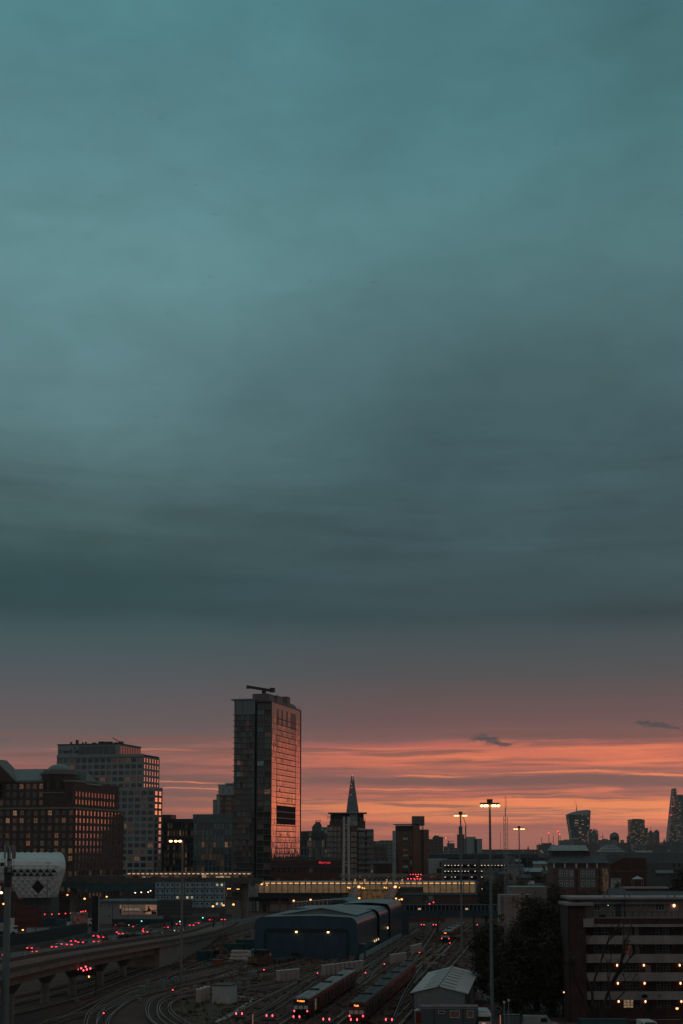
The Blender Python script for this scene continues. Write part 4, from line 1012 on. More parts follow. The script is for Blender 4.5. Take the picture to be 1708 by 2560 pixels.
# ================================================================ pillowed arts pavilion at the far side
t = thing('pavilion', 'white pillow clad pavilion with a rounded roof and tapering diamond panels', 'pavilion', (W(60, 540), 540, 0))
k = 540 / FOC
pillow = mat('pillow_white', (.60, .66, .65), .45, var=.08)
timber = mat('timber_rib', (.34, .18, .12), .6)
def redge(py):
    if py < 2168: return 126 + 39 * math.sqrt(max(0, 1 - ((2168 - py) / 38.2) ** 2))
    if py < 2178: return 165 - (py - 2168) * .1
    return 164 - (py - 2178) * .34
def ledge(py): return -70 if py < 2206 else 37 + (py - 2206) * .46
def ydep(py):
    if py < 2172: return -7 * math.sqrt(max(0.0, 1 - ((2172 - py) / 43) ** 2)) + 8 * ((2172 - py) / 43) ** 3
    return -7 + (py - 2172) * .045
rows = [2130, 2132.5, 2138, 2145.5, 2154, 2163, 2172, 2181, 2190, 2199, 2208, 2217, 2226, 2235, 2244]
def pv(r, i):
    py = rows[r]; x = (i + .5 * (r % 2)) * 16
    x = max(ledge(py), min(redge(py), x)); e = max(0, (x - redge(py) + 18) / 18)
    return Vector(((x - 60) * k, ydep(py) + 7 * e ** 2.5, Zp(py, 540)))
b = MB(); ribs = MB(); holes = MB()
for r in range(len(rows) - 2):
    for i in range(-6, 12):
        o = 1 if r % 2 else 0
        B, T_, L_, R_ = pv(r + 2, i), pv(r, i), pv(r + 1, i + o - 1), pv(r + 1, i + o)
        px = (i + .5 * (r % 2)) * 16; py = rows[r + 1]
        if (R_ - L_).length < .05: continue
        C = (B + T_ + L_ + R_) / 4 + Vector((0, -.36, .06))
        hole = (95 < px < 119 and 2203 < py < 2230)
        if hole: holes.add([T_, L_, B, R_], [(0, 1, 2, 3)]); continue
        tri = [(T_, L_), (L_, B), (B, R_), (R_, T_)]
        if 2180 < py < 2192 and px > 30 and px < 150: tri = [(L_, B), (B, R_)]; holes.add([T_ + Vector((0, .3, 0)), L_ + Vector((0, .3, 0)), R_ + Vector((0, .3, 0))], [(0, 1, 2)])
        for p, q in tri: b.add([p, q, C], [(0, 1, 2)])
        if 2195 < py < 2240 and rnd.random() < .7 and px < 150: ribs.cyl(B.lerp(R_, .25) + Vector((0, -.35, 0)), B.lerp(R_, .75) + Vector((0, -.35, 0)), .11, n=4)
for i in range(-1, 11):
    T_, L_, R_ = pv(13, i), pv(14, i), pv(14, i + 1)
    if (R_ - L_).length > .05: C = (T_ + L_ + R_) / 3 + Vector((0, -.25, 0)); [b.add([p, q, C], [(0, 1, 2)]) for p, q in ((T_, L_), (L_, R_), (R_, T_))]
b.build('pillow_cladding', pillow, t); ribs.build('timber_rib', timber, t); tag(holes.build('opening', mat('pavilion_dark', (.03, .028, .026), .6), t), kind='stuff')
b = MB(); b.box((-70 - 60) * k, (138 - 60) * k, 4, 22, Zp(2206, 540), Zp(2136, 540)); b.box(0, (130 - 60) * k, 0, 16, 0, Zp(2206, 540)); b.build('core', dark_conc, t)

# ---- stacked site cabins
cab_w = mat('cabin_panel', (.30, .40, .43), .6, var=.12); cab_b = mat('cabin_frame', (.04, .13, .17), .5)
k = 565 / FOC; cw, chh = 3.8, 2.40
z0 = Zp(2207, 565) - 4 * chh
proto = None; ordn = ['first', 'second', 'third', 'fourth', 'fifth', 'sixth', 'seventh', 'eighth', 'ninth', 'tenth', 'eleventh', 'twelfth', 'thirteenth', 'fourteenth', 'fifteenth', 'sixteenth', 'seventeenth', 'eighteenth', 'nineteenth', 'twentieth']
lev = ['lowest', 'second', 'third', 'top']
cx0 = W(385, 565)
base = tag(MB().box(cx0 - 2, cx0 + 7 * cw + .5, 568.6, 575, 0, z0 - .01).build('cabin_plinth', dark_conc), 'dark concrete plinth carrying the stacked blue site cabins', 'plinth')
cab_meshes = {}
def cabin(lit):
    t = thing('site_cabin', 'x', 'site cabin', (0, 0, 0))
    MB().box(.05, cw - .05, 0, 6, .04, chh - .04).build('body', cab_w, t)
    b = MB()
    for x in (0, cw - .16): b.box(x, x + .16, -.06, .1, 0, chh)
    b.box(0, cw, -.07, .1, chh - .22, chh); b.box(0, cw, -.07, .1, 0, .2); b.build('frame', cab_b, t)
    for x in (1.15, 2.95): put_obj('window', win_mesh(.8, .9, 1, 1, lit if x > 2 or lit is glass_dark else rnd.choice([lit, glass_dark]), white_paint), t, (x, -.02, 1.5))
    return t
cabs = [cabin(glass_dark), cabin(glow('cabin_lit', (1.0, .8, .5), .5, patchy=.4))]
first = {0: True, 1: True}
for j in range(4):
    for i in range(7):
        kd = 1 if rnd.random() < .22 else 0
        lab = '%s blue framed site cabin on the %s level of the stack behind the white shed' % (ordn[i], lev[j])
        loc = (cx0 + i * cw, 569, z0 + j * chh)
        if first[kd]: first[kd] = False; c = cabs[kd]; c.location = loc; c['label'] = lab; c['group'] = 'stacked site cabins'
        else: copy_tree(cabs[kd], loc, 0, lab, 'stacked site cabins')

# ---- white roadside shed with the lit poster
k = 545 / FOC
t = thing('roadside_shed', 'long pale roadside shed carrying a lit banner poster', 'shed', (W(250, 545), 545, 0))
def hx(px): return (px - 250) * k
def hz(py): return Zp(py, 545)
shed_w = mat('shed_white', (.27, .29, .29), .7, var=.15)
b = MB(); b.box(hx(250), hx(400), 0, 17, 0, hz(2256)); b.build('wall', shed_w, t)
b = MB(); b.box(hx(248), hx(402), -.8, 17.5, hz(2256), hz(2251)); b.build('fascia', mat('fascia_teal', (.13, .20, .215), .5), t)
for px, py in ((254, 2265), (276, 2265), (276, 2290)): window(t, (hx(px), -.03, hz(py)), 0, win_mesh(.8, .8, 1, 1, glass_dark, white_paint))
b = MB(); b.box(hx(246.5), hx(251), -.05, .02, 0, hz(2288)); b.build('door', cab_b, t)
t = thing('poster', 'warmly lit advertising banner with a seated figure on the pale roadside shed', 'poster', (hx(302) + W(250, 545), 544.8, hz(2287)))
pw, ph = hx(394) - hx(302), hz(2262) - hz(2287)
MB().box(0, pw, 0, .14, 0, ph).build('panel', glow('poster_grey', (1.0, .62, .42), .055, base=(.30, .24, .20), patchy=.3, scale=.4), t)
MB().box(pw * .70, pw * .995, -.03, .1, ph * .06, ph * .985).build('picture', glow('poster_peach', (1.0, .50, .28), .17, base=(.4, .25, .18), patchy=.2, scale=.3), t)
MB().box(.05, .5, -.03, .1, ph * .62, ph * .98).build('corner_patch', MATS['poster_peach'], t)
MB().box(.05, .6, -.03, .1, .1, ph * .6).build('dark_patch', dark_steel, t)
b = MB(); b.ball((pw * .785, -.08, ph * .78), .32, .06, .38); b.prism([(pw * .74, ph * .36), (pw * .85, ph * .36), (pw * .83, ph * .6), (pw * .80, ph * .68), (pw * .765, ph * .66)], -.1, -.04); b.prism([(pw * .63, ph * .34), (pw * .64, ph * .2), (pw * .995, ph * .42), (pw * .995, ph * .5)], -.12, -.04); b.box(pw * .86, pw * .99, -.1, -.03, .12, ph * .34)
b.build('seated_figure', mat('figure_dark', (.03, .025, .022), .7), t)
b = MB(); b.box(pw * .115, pw * .50, -.05, .05, ph * .30, ph * .34); b.box(pw * .115, pw * .125, -.05, .05, ph * .3, ph * .72); b.box(pw * .49, pw * .50, -.05, .05, ph * .3, ph * .66); b.build('border', mat('poster_ink', (.06, .05, .045), .7), t)
words(t, '3 YEARS FREE', 1.05, (pw * .31, -.06, ph * .52), (R(90), 0, 0), glow('poster_text', (1, .8, .6), .16, base=(.6, .5, .4)), 'lettering', .02, bold=.02)
t = thing('hoarding', 'dark blue site hoarding along the pavement below the lit banner poster', 'hoarding', (W(285, 530), 530, 0))
b = MB()
for i in range(9): b.box(i * 2.4, i * 2.4 + 2.38, 0, .12, 0, 2.5)
b.build('panel', mat('hoarding_blue', (.018, .045, .06), .6), t)
b = MB()
for i in range(10): b.box(i * 2.4 - .06, i * 2.4 + .06, .12, .3, 0, 2.4)
b.build('post', dark_steel, t)

# ---- back of the motorway sign and its gantry
t = thing('road_sign', 'back of a large dark motorway sign on two posts beside the mast with three floodlamps', 'road sign', (W(439, 500), 500, 0))
k = 500 / FOC; sw = 87 * k / 2
b = MB(); b.box(-sw, sw, 0, .15, Zp(2290, 500), Zp(2249.5, 500)); b.build('panel', mat('sign_back', (.075, .085, .085), .6, var=.15), t)
b = MB()
for z in (2257, 2266, 2275, 2284): b.box(-sw, sw, -.12, 0, Zp(z, 500) - .1, Zp(z, 500) + .1)
b.build('stiffener', dark_steel, t)
for x in (-sw * .6, sw * .6): MB().cyl((x, .3, 0), (x, .3, Zp(2251, 500)), .22, n=8).build('post', dark_steel, t)
t = thing('gantry', 'grey road gantry beam ending beyond the back of the motorway sign', 'gantry', (W(515, 515), 515, 0))
k = 515 / FOC
b = MB(); b.box(-85 * k, 34 * k, 0, 1.2, Zp(2293, 515), Zp(2284.5, 515)); b.build('beam', mat('gantry_grey', (.16, .165, .16), .7), t)
b = MB(); b.box(18 * k, 23 * k, .2, 1, 0, Zp(2293, 515)); b.build('post', dark_steel, t)

# ---- small video billboard, advert totem, their plinth
t = thing('billboard', 'small framed billboard showing a pinkish picture above the retaining wall', 'billboard', (W(201, 500), 500, 0))
k = 500 / FOC; bw = 21 * k
b = MB(); b.box(-bw, bw, 0, .4, Zp(2320, 500), Zp(2281, 500)); b.build('frame', mat('billboard_frame', (.26, .32, .33), .6), t)
MB().box(-bw + 1.0, bw - .2, -.06, .02, Zp(2314, 500), Zp(2284, 500)).build('screen', glow('billboard_picture', (.8, .34, .30), .04, base=(.10, .05, .05), patchy=.9, scale=.9), t)
MB().box(-bw + .8, bw - .2, -.07, .02, Zp(2319, 500), Zp(2314.5, 500)).build('caption_strip', white_paint, t)
for x in (-bw * .6, bw * .6): MB().box(x - .15, x + .15, .1, .35, 0, Zp(2320, 500)).build('post', dark_steel, t)
MB().box(-.9, .7, -.4, -.1, Zp(2325, 500), Zp(2323, 500)).build('lamp', glow('billboard_lamp', (1.0, .6, .2), .35), t)
t = thing('advert_totem', 'tall black advertising totem seen edge on with pale trim down one side', 'totem', (W(241, 495), 495, 0))
k = 495 / FOC
b = MB()
for i in range(3): b.box((-8 + i * 5) * k, (-4.4 + i * 5) * k, 0, 1.5, 0, Zp(2240, 495))
b.box(-8 * k, 7 * k, .3, 1.2, 0, Zp(2242, 495)); b.build('body', black_paint, t)
MB().box(8 * k, 9.4 * k, -.1, .3, 0, Zp(2238, 495)).build('trim', mat('totem_trim', (.35, .42, .43), .4), t)

# ================================================================ dual carriageway beyond the viaduct
road_px = [(-120, 2440), (-40, 2412), (31, 2396), (112, 2382), (180, 2373), (228, 2364), (285, 2349), (340, 2339), (400, 2331), (470, 2320), (520, 2313), (570, 2306), (612, 2300), (640, 2294)]
road_c = spline([G(*p) for p in road_px], 6)
rb = MB(); ribbon(rb, road_c, -9, 12, -.1, .012)
tag(rb.build('road', mat('asphalt', (.075, .075, .075), .8, var=.25, scale=.3)), kind='structure')
def off(pts, i, s):
    tt = pts[min(i + 1, len(pts) - 1)] - pts[max(i - 1, 0)]; tt.normalize()
    return pts[i] + Vector((tt.y, -tt.x, 0)) * s, math.atan2(tt.y, tt.x)
mk = MB()
for s in (-5.2, -1.6, 5.0):
    for i in range(0, len(road_c) - 1, 2):
        p, a = off(road_c, i, s); mk.rbox((p.x, p.y, .016), a, -2, 2, -.08, .08, -.002, .004)
tag(mk.build('road_marking', white_paint), kind='structure')
mb = MB(); ribbon(mb, road_c, 2.1, 2.5, 0, .8); tag(mb.build('road_barrier', steel), 'grey crash barrier down the middle of the road with red tail lights', 'barrier')
mb = MB(); ribbon(mb, [p for p in road_c], -10.4, -10.0, 0, 1.5); o = tag(mb.build('road_parapet', dark_conc), 'grey concrete parapet along the far edge of the road with red tail lights', 'parapet')
mb = MB(); pts = [off(road_c, i, -15)[0] for i in range(0, 42)]
ribbon(mb, pts, -.4, 0, 0, 4.0)
tag(mb.build('retaining_wall', mat('retaining_dark', (.035, .038, .04), .8, var=.3)), 'long dark retaining wall behind the road below the trucks', 'retaining wall')

def make_car(paint, kind='saloon'):
    t = thing('car', 'x', 'car', (0, 0, 0))
    hgt = 1.5 if kind == 'saloon' else 1.75
    b = MB(); b.xprism([(-2.2, .3), (2.15, .3), (2.2, .75), (1.9, .92), (-2.1, .98), (-2.25, .8)], -.88, .88, 0)
    b.add([(-.8, -1.95, .95), (.8, -1.95, .95), (.8, 1.0, .9), (-.8, 1.0, .9), (-.62, -1.45, hgt), (.62, -1.45, hgt), (.62, .1, hgt), (-.62, .1, hgt)], [(4, 5, 6, 7)], 0)
    b.build('body', paint, t)
    b = MB(); b.add([(-.8, -1.95, .95), (.8, -1.95, .95), (.8, 1.0, .9), (-.8, 1.0, .9), (-.62, -1.45, hgt), (.62, -1.45, hgt), (.62, .1, hgt), (-.62, .1, hgt)], [(0, 1, 5, 4), (1, 2, 6, 5), (2, 3, 7, 6), (3, 0, 4, 7)]); b.build('window', glass_dark, t)
    for x in (-.82, .82):
        for y in (-1.35, 1.35): MB().cyl((x - .1, y, .32), (x + .1, y, .32), .33, n=10).build('wheel', rubber, t)
    for x in (-.68, .68): MB().box(x - .28, x + .28, -2.32, -2.2, .64, .92).build('tail_light', glow('tail_light', (1, .05, .08), 1.9), t)
    for x in (-.62, .62): MB().box(x - .2, x + .2, 2.18, 2.27, .6, .78).build('headlight', glow('headlight', (1, .8, .55), 2), t)
    return t
paints = [('dark grey', mat('paint_grey', (.06, .065, .07), .3, .4)), ('silver', mat('paint_silver', (.30, .33, .34), .3, .5)), ('black', mat('paint_black', (.015, .016, .018), .25, .2)), ('red', mat('paint_red', (.18, .03, .025), .3, .2)), ('white', mat('paint_white', (.5, .52, .53), .3))]
cars = [make_car(p) for _, p in paints]; used = [False] * 5
def place_car(kd, loc, a, lab, group):
    if used[kd]: c = copy_tree(cars[kd], loc, a - R(90), lab, group)
    else: used[kd] = True; c = cars[kd]; c.location = loc; c.rotation_euler = (0, 0, a - R(90)); c['label'] = lab; c['group'] = group
    return c
def along(py):                                           # point of the road that shows at a photo row
    return min(range(len(road_c)), key=lambda i: abs(road_c[i].y - D(py)))
def between(lane, rows_, flip, txt, group):
    for n, py in enumerate(rows_):
        d = D(py); i = max(j for j in range(len(road_c) - 1) if road_c[j].y <= d)
        u = (d - road_c[i].y) / (road_c[i + 1].y - road_c[i].y)
        p0, a = off(road_c, i, lane); p1, _ = off(road_c, i + 1, lane); p = p0.lerp(p1, u)
        kd = [0, 1, 2, 3, 1, 0, 4][(n * 3 + int(lane * 7)) % 7]
        place_car(kd, (p.x, p.y, .016), a + (math.pi if flip else 0), txt % (paints[kd][0], ordn[n]), group)
between(-7.0, [2391, 2378, 2367, 2359, 2346, 2337, 2328, 2316, 2305], False, '%s car with red tail lights, %s up the far lane of the busy road', 'cars in the tail light queue')
between(-3.4, [2394, 2374, 2368, 2362, 2349, 2340, 2332, 2324, 2313, 2304], False, '%s car with red tail lights, %s up the middle lane of the busy road', 'cars in the tail light queue')
between(0.2, [2385, 2360, 2335, 2318], False, '%s car with red tail lights, %s up the lane beside the crash barrier', 'cars in the tail light queue')
between(6.6, [2384, 2378, 2336, 2331], True, '%s oncoming car with white headlights, %s up the near carriageway', 'oncoming cars on the near carriageway')
p = G(306, 2318); t = copy_tree(cars[3], (p.x, p.y, 0), R(0) - R(90), 'red roofed car with dark blue sides parked on the side road below the banner'); t.rotation_euler = (0, 0, R(-95))
p = G(349, 2322); t = copy_tree(cars[2], (p.x, p.y, 0), 0, 'black car waiting at the green traffic light below the banner'); t.rotation_euler = (0, 0, R(-70))
sr = MB(); ribbon(sr, [Vector((W(238, 548), 500, 0)), Vector((-60, 500, 0)), Vector((-40, 506, 0))], -14, 14, -.1, .006)
tag(sr.build('side_road', MATS['asphalt']), kind='structure')

# ---- yard of containers and lorries above the retaining wall
def corrug(name, rgb): return mat(name, rgb, .6, .1, var=.25, scale=.5, ribs=('X', .28))
def container(lab, px, py, d, L, rgb_m, z=0.0, a=0.0, group='shipping containers', h=2.6):
    t = thing('shipping_container', lab, 'container', (W(px, d), d, z), a, group)
    b = MB(); b.box(.06, L - .06, 0.05, 2.4, .12, h - .08); b.build('body', rgb_m, t)
    b = MB()
    for x in (0, L - .12): b.box(x, x + .12, -.02, 2.44, 0, h)
    b.box(.12, L - .12, -.01, .1, h - .12, h - .01); b.box(.12, L - .12, -.01, .1, .01, .13); b.build('frame', dark_steel, t)
    return t
redc = corrug('red_container', (.13, .035, .03)); whc = corrug('white_container', (.40, .44, .44)); bluec = corrug('blue_container', (.02, .07, .10)); greenc = corrug('green_container', (.02, .085, .095))
for j in range(3): container('dark red shipping container, %s of the stack of three' % ['lowest', 'middle', 'topmost'][j], 41, 2320, 500, 9.0, redc, j * 2.0 if False else j * 2.62, 0)
container('white shipping container standing before the dark red stack', 69, 2322, 470, 7.6, whc, 0, 0)
container('dark blue shipping container beside the white container', 128, 2322, 472, 5.2, bluec, 0, 0)
container('blue shipping container under the row of small red lamps', 112, 2300, 530, 9, bluec, 0, 0)
container('second blue shipping container under the row of small red lamps', 160, 2298, 532, 7, bluec, 0, 0)
container('dark blue shipping container at the photo edge behind the telecom mast', -10, 2300, 540, 7, bluec, 0, 0)
def lorry(lab, px, d, cabm, boxm, a=0.0, L=6.0):
    t = thing('lorry', lab, 'lorry', (W(px, d), d, 0), a, 'lorries in the yard')
    b = MB(); b.box(0, L, -1.2, 1.2, 1.0, 3.5); b.build('cargo_box', boxm, t)
    b = MB(); b.xprism([(-1.15, .5), (1.15, .5), (1.15, 2.7), (-1.15, 2.7)], L + .15, L + 2.1); b.build('cab', cabm, t)
    b = MB(); b.box(L + 1.3, L + 2.13, -1.17, 1.17, 1.7, 2.4); b.build('windscreen', glass_dark, t)
    for x in (1, 2.2, L + 1.2):
        for y in (-1.0, 1.0): MB().cyl((x, y - .15, .5), (x, y + .15, .5), .5, n=10).build('wheel', rubber, t)
    b = MB(); b.box(0, L + 1.9, -.5, .5, .6, .95); b.build('chassis', dark_steel, t)
    return t
lorry('white box lorry under the pavilion beside the telecom mast', 28, 515, white_paint, white_paint)
lorry('white box lorry beside the small billboard', 146, 505, white_paint, mat('lorry_blue', (.03, .09, .12), .5), 0, 3.4)
lorry('teal box lorry behind the small billboard', 197, 530, white_paint, mat('lorry_teal', (.03, .12, .15), .5), 0, 3.5)
lorry('pale box lorry by the telecom mast above the retaining wall', 0, 480, white_paint, mat('lorry_pale', (.35, .36, .35), .6), 0, 4)
for i, (px, py) in enumerate(((52, 2280), (115.5, 2286), (133, 2286), (151, 2285), (167, 2284), (180, 2283.5), (205, 2280), (210.5, 2279), (217, 2278))):
    d = 520; t = thing('hoarding_lamp', 'red warning lamp on a post, %s along the yard fence from the telecom mast' % ordn[i], 'warning lamp', (W(px, d), d, 0), 0, 'red lamps along the yard fence')
    z = Zp(py, d); MB().cyl((0, 0, 0), (0, 0, z - .2), .05, n=4).build('post', dark_steel, t)
    MB().ball((0, 0, z), .2, m=0).build('bulb', bulb_red, t)

# ================================================================ curving railway viaduct
via = [(-46.6, 120, 12.9), (-46.8, 160, 12.0), (-47.3, 205, 11.0), (-47.9, 235, 9.9), (-47.4, 268, 8.9), (-44.3, 305, 7.9), (-40.6, 345, 6.8), (-38.2, 385, 5.5), (-37.6, 440, 3.6), (-37.8, 500, 2.0), (-38.6, 560, .8)]
vp = spline([Vector(p) for p in via], 8)
t = thing('railway_viaduct', 'curving concrete railway viaduct on round piers with railings along both edges', 'viaduct', (-46, 260, 0))
O_ = Vector((-46, 260, 0)); vl = [p - O_ for p in vp]
via_c = mat('viaduct_concrete', (.20, .145, .12), .85, var=.3, scale=.25)
b = MB(); ribbon(b, vl, -8.6, 0, -2.0, -1.2); ribbon(b, vl, -6.4, -1.6, -3.5, -2.02); b.build('deck', via_c, t)
b = MB(); ribbon(b, vl, -.28, .05, -1.22, -.55); b.build('parapet', mat('parapet_dark', (.09, .07, .06), .85), t)
b = MB(); ribbon(b, vl, -8.65, -8.3, -1.22, -.55); b.build('parapet', MATS['parapet_dark'], t)
def railing(side):
    b = MB()
    for z in (.0, -.3): ribbon(b, vl, side - .04, side + .04, z - .05, z + .03)
    acc = 0.0
    for p, q in zip(vl, vl[1:]):
        L = (q - p).length; tt = (q - p).normalized(); r = Vector((tt.y, -tt.x, 0)); s = 1.3 - acc
        while s < L:
            c = p + tt * s + r * side; b.box(c.x - .06, c.x + .06, c.y - .06, c.y + .06, c.z - .6, c.z + .05); s += 1.3
        acc = L - (s - 1.3)
    b.build('railing', mat('railing_grey', (.34, .27, .25), .6, .2), t)
railing(-.1); railing(-8.5)
for c0 in (-2.7, -6.1):
    b = MB()
    for dx in (-.72, .72): ribbon(b, vl, c0 + dx - .05, c0 + dx + .05, -1.2, -1.02)
    b.build('rail', rail_steel, t)
for x, d in ((-49.6, 234), (-48.6, 261), (-46.9, 280), (-45.4, 301), (-44.0, 320), (-49.8, 206), (-49.6, 178)):
    i = min(range(len(vp)), key=lambda j: abs(vp[j].y - d)); c = vp[i]
    tt = (vp[i + 1] - vp[i - 1]).normalized(); r = Vector((tt.y, -tt.x, 0)); px_ = c + r * -4.0
    zt = c.z - 3.5
    pr_ = MB(); pr_.cyl((px_.x + 46, d - 260, 0), (px_.x + 46, d - 260, zt - .9), .78, n=16); p_ = pr_.build('pier', concrete, t, smooth=False)
    q = MB(); q.cyl((px_.x + 46, d - 260, zt - 1.7), (px_.x + 46, d - 260, zt), .8, 2.0, 12); q.build('crosshead', dark_conc, p_)
ab = MB(); vi = [v for v, p in zip(vl, vp) if p.y > 338]
L = []
for p in vi: L.append(p)
ribbon(ab, [Vector((p.x, p.y, 0)) for p in vi if p.z > 1.8], -8.0, -.6, 0, .5); 
for p, q in zip(vi, vi[1:]):
    if q.z < 1.6: break
    tt = (q - p).normalized(); r = Vector((tt.y, -tt.x, 0)); a0, a1, b0, b1 = p + r * -.5, q + r * -.5, p + r * -8.1, q + r * -8.1
    for u, v in ((a0, a1), (b1, b0)): ab.quad((u.x, u.y, 0), (v.x, v.y, 0), (v.x, v.y, v.z - 2.0), (u.x, u.y, u.z - 2.0))
p = vi[0]; tt = (vi[1] - p).normalized(); r = Vector((tt.y, -tt.x, 0)); a0, b0 = p + r * -.5, p + r * -8.1
ab.quad((b0.x, b0.y, 0), (a0.x, a0.y, 0), (a0.x, a0.y, a0.z - 2.0), (b0.x, b0.y, b0.z - 2.0))
ab.build('abutment', mat('abutment_beige', (.26, .19, .16), .85, var=.25, ribs=('Y', 1.6)), t)

# ================================================================ rail depot
DEP = Vector((.142, .99, 0)).normalized(); DA = math.atan2(DEP.y, DEP.x) - R(90)      # the depot's own axis
blue_sheet = mat('blue_sheet', (.032, .085, .12), .42, .15, var=.18, scale=.3, ribs=('X', .6))
blue_side = mat('blue_side_sheet', (.05, .085, .11), .32, .35, var=.15, scale=.3, ribs=('Y', .6))
blue_roll = mat('blue_roll_eave', (.06, .12, .15), .3, .4, var=.15)
roof_grey = mat('shed_roof', (.24, .245, .245), .55, .2, var=.3, stretch=(.3, .3, 1))
# local frame of the shed: x to the left is negative, y along the depot axis
o0 = Vector((W(893, 369), 369, 0))
t = thing('depot_shed', 'big dark blue train shed with rounded eaves and two wall lamps on its front', 'train shed', o0, DA)
SW_, SH = 25.9, 10.4
r_ = 2.2
def shed_prof(w, h, r, rise):
    P = [(-w, 0), (0, 0)]
    P += [(-r + r * math.cos(a), h - r + r * math.sin(a)) for a in [math.pi / 2 * i / 6 for i in range(7)]]
    P += [(-w * .38, h + rise), (-w * .42, h + rise)]
    P += [(-w + r - r * math.sin(a), h - r + r * math.cos(a)) for a in [math.pi / 2 * i / 6 for i in range(7)]]
    return P
pf_ = shed_prof(SW_, SH, r_, .35)
b = MB(); b.prism([(x, z) for x, z in pf_ if True][:2] + pf_[2:], 0, .5); b.build('front_wall', blue_sheet, t)
def hull(y0, y1, P, name, parent):
    b = MB(); n = len(P)
    for i in range(n - 1):
        m = 0 if i in (1,) or i == n - 1 else (1 if (2 <= i <= 7 or 11 <= i <= 16) else 2)
        (xa, za), (xb, zb) = P[i], P[i + 1]
        if i == 0: continue
        b.quad((xa, y0, za), (xa, y1, za), (xb, y1, zb), (xb, y0, zb), m)
    (xa, za), (xb, zb) = P[-1], P[0]; b.quad((xa, y0, za), (xa, y1, za), (xb, y1, zb), (xb, y0, zb), 0)
    b.add([(x, y1, z) for x, z in P], [tuple(range(n - 1, -1, -1))], 0)
    return b.build(name, [blue_side, blue_roll, roof_grey], parent)
hull(.5, 42.6, pf_, 'hall', t)
P2 = [(x * 1.0 + .5, z + .35 if z > 5 else z) for x, z in pf_]
hull(43.2, 66, P2, 'hall', t)
MB().box(-SW_ + 1, -.4, 42.5, 43.3, 0, SH - .5).build('expansion_joint', black_paint, t)
P3 = [(x * .6 + .9, z + .9 if z > 5 else z) for x, z in pf_]
hull(66.8, 100, P3, 'hall', t)
MB().box(-12, -.2, 65.9, 66.9, 0, SH).build('expansion_joint', black_paint, t)
b = MB()
for x in (-SW_ + 2.7, -2.4): b.box(x - .25, x + .25, -.22, .02, 0, 6.6)
b.box(-SW_ + 2.7, -2.4, -.25, .02, 6.6, 7.5); b.build('door_surround', mat('door_trim', (.012, .022, .03), .5), t)
for x0, x1 in ((-SW_ + 3, -13.2), (-13.0, -2.7)):
    MB().box(x0, x1, -.08, .02, .15, 6.55).build('door', mat('door_blue', (.028, .07, .105), .45, .1, ribs=('X', 1.1)), t)
for x in (-15.2, -7.2):
    l = MB().box(x - .3, x + .3, -.8, -.1, 6.9, 7.25).build('wall_lamp', dark_steel, t)
    MB().ball((x, -.62, 6.75), .26, m=0).build('bulb', bulb_flood, l)
b = MB(); b.box(-SW_ + .5, -.5, -.06, .02, 0, .9); b.build('plinth', concrete, t)
b = MB(); b.prism([(-SW_ * .84, SH + .1), (-SW_ * .05, SH + .1), (-SW_ * .39, SH + 1.75)], 9, 42); b.build('upper_roof', roof_grey, t)
b = MB(); b.prism([(-SW_ * .86, SH), (-SW_ * .83, SH), (-SW_ * .39, SH + 1.5), (-SW_ * .06, SH), (-SW_ * .03, SH), (-SW_ * .39, SH + 1.95)], 8.7, 9.3); b.build('fascia', blue_roll, t)
for i, y in enumerate((35, 39, 43.6, 47, 51)):
    MB().box(.05, .2, y, y + .6, 2.2, 2.7).build('window_light', glow('shed_window', (1.0, .7, .32), 1.1), t)
for y in (62, 80): MB().box(.55, .8, y, y + .7, 4.3, 4.9).build('window_light', MATS['shed_window'], t)
t = thing('depot_shed', 'smaller blue vaulted roof standing behind the big blue shed near the escalators', 'train shed', (W(850, 490), 490, 0), DA)
b = MB(); P = [(-5, 0), (5, 0)] + [(5 * math.cos(a), 7.2 + 3.6 * math.sin(a)) for a in [math.pi * i / 10 for i in range(11)]]
b.prism(P, 0, 26); b.build('hall', [mat('vault_blue', (.045, .12, .15), .35, .3, var=.15)], t)
b = MB(); b.prism([(-4.4, 5), (4.4, 5)] + [(4.4 * math.cos(a), 7.2 + 3 * math.sin(a)) for a in [math.pi * i / 8 for i in range(9)]], -.1, .05); b.build('gable', dark_steel, t)
# blue footbridge over the tracks
t = thing('depot_footbridge', 'blue depot footbridge with a long window strip crossing above the tracks', 'footbridge', (W(1002, 478), 478, 0))
k = 478 / FOC; bl = 250 * k; zb, zt = Zp(2290, 478), Zp(2262, 478); zm = (zb + zt) / 2 - .1
b = MB(); b.box(0, bl, 0, 2.6, zb, zm); b.box(0, bl, -.1, 2.7, zt - .25, zt); b.build('body', mat('bridge_blue', (.03, .072, .095), .5, .1, ribs=('X', 1.6)), t)
b = MB(); b.box(1.5, bl - 1.5, .1, .2, zm, zt - .26); b.build('window', glass_dark, t)
b = MB()
for i in range(26): b.box(.1 + i * (bl - .3) / 25, .25 + i * (bl - .3) / 25, -.05, 2.6, zm, zt - .25)
b.build('mullion', grey_paint, t)
MB().box(0, 2.5, -.2, 2.7, 0, zm).build('stair_tower', blue_side, t)
for x in (bl * .36, bl * .72): MB().box(x, x + .5, .6, 2, 0, zb).build('pier', dark_steel, t)
for x in (5.5, bl * .64): MB().box(x, x + .9, -.01, .09, zm + .25, zm + .8).build('window_light', glow('bridge_light', (1, .6, .3), .5), t)
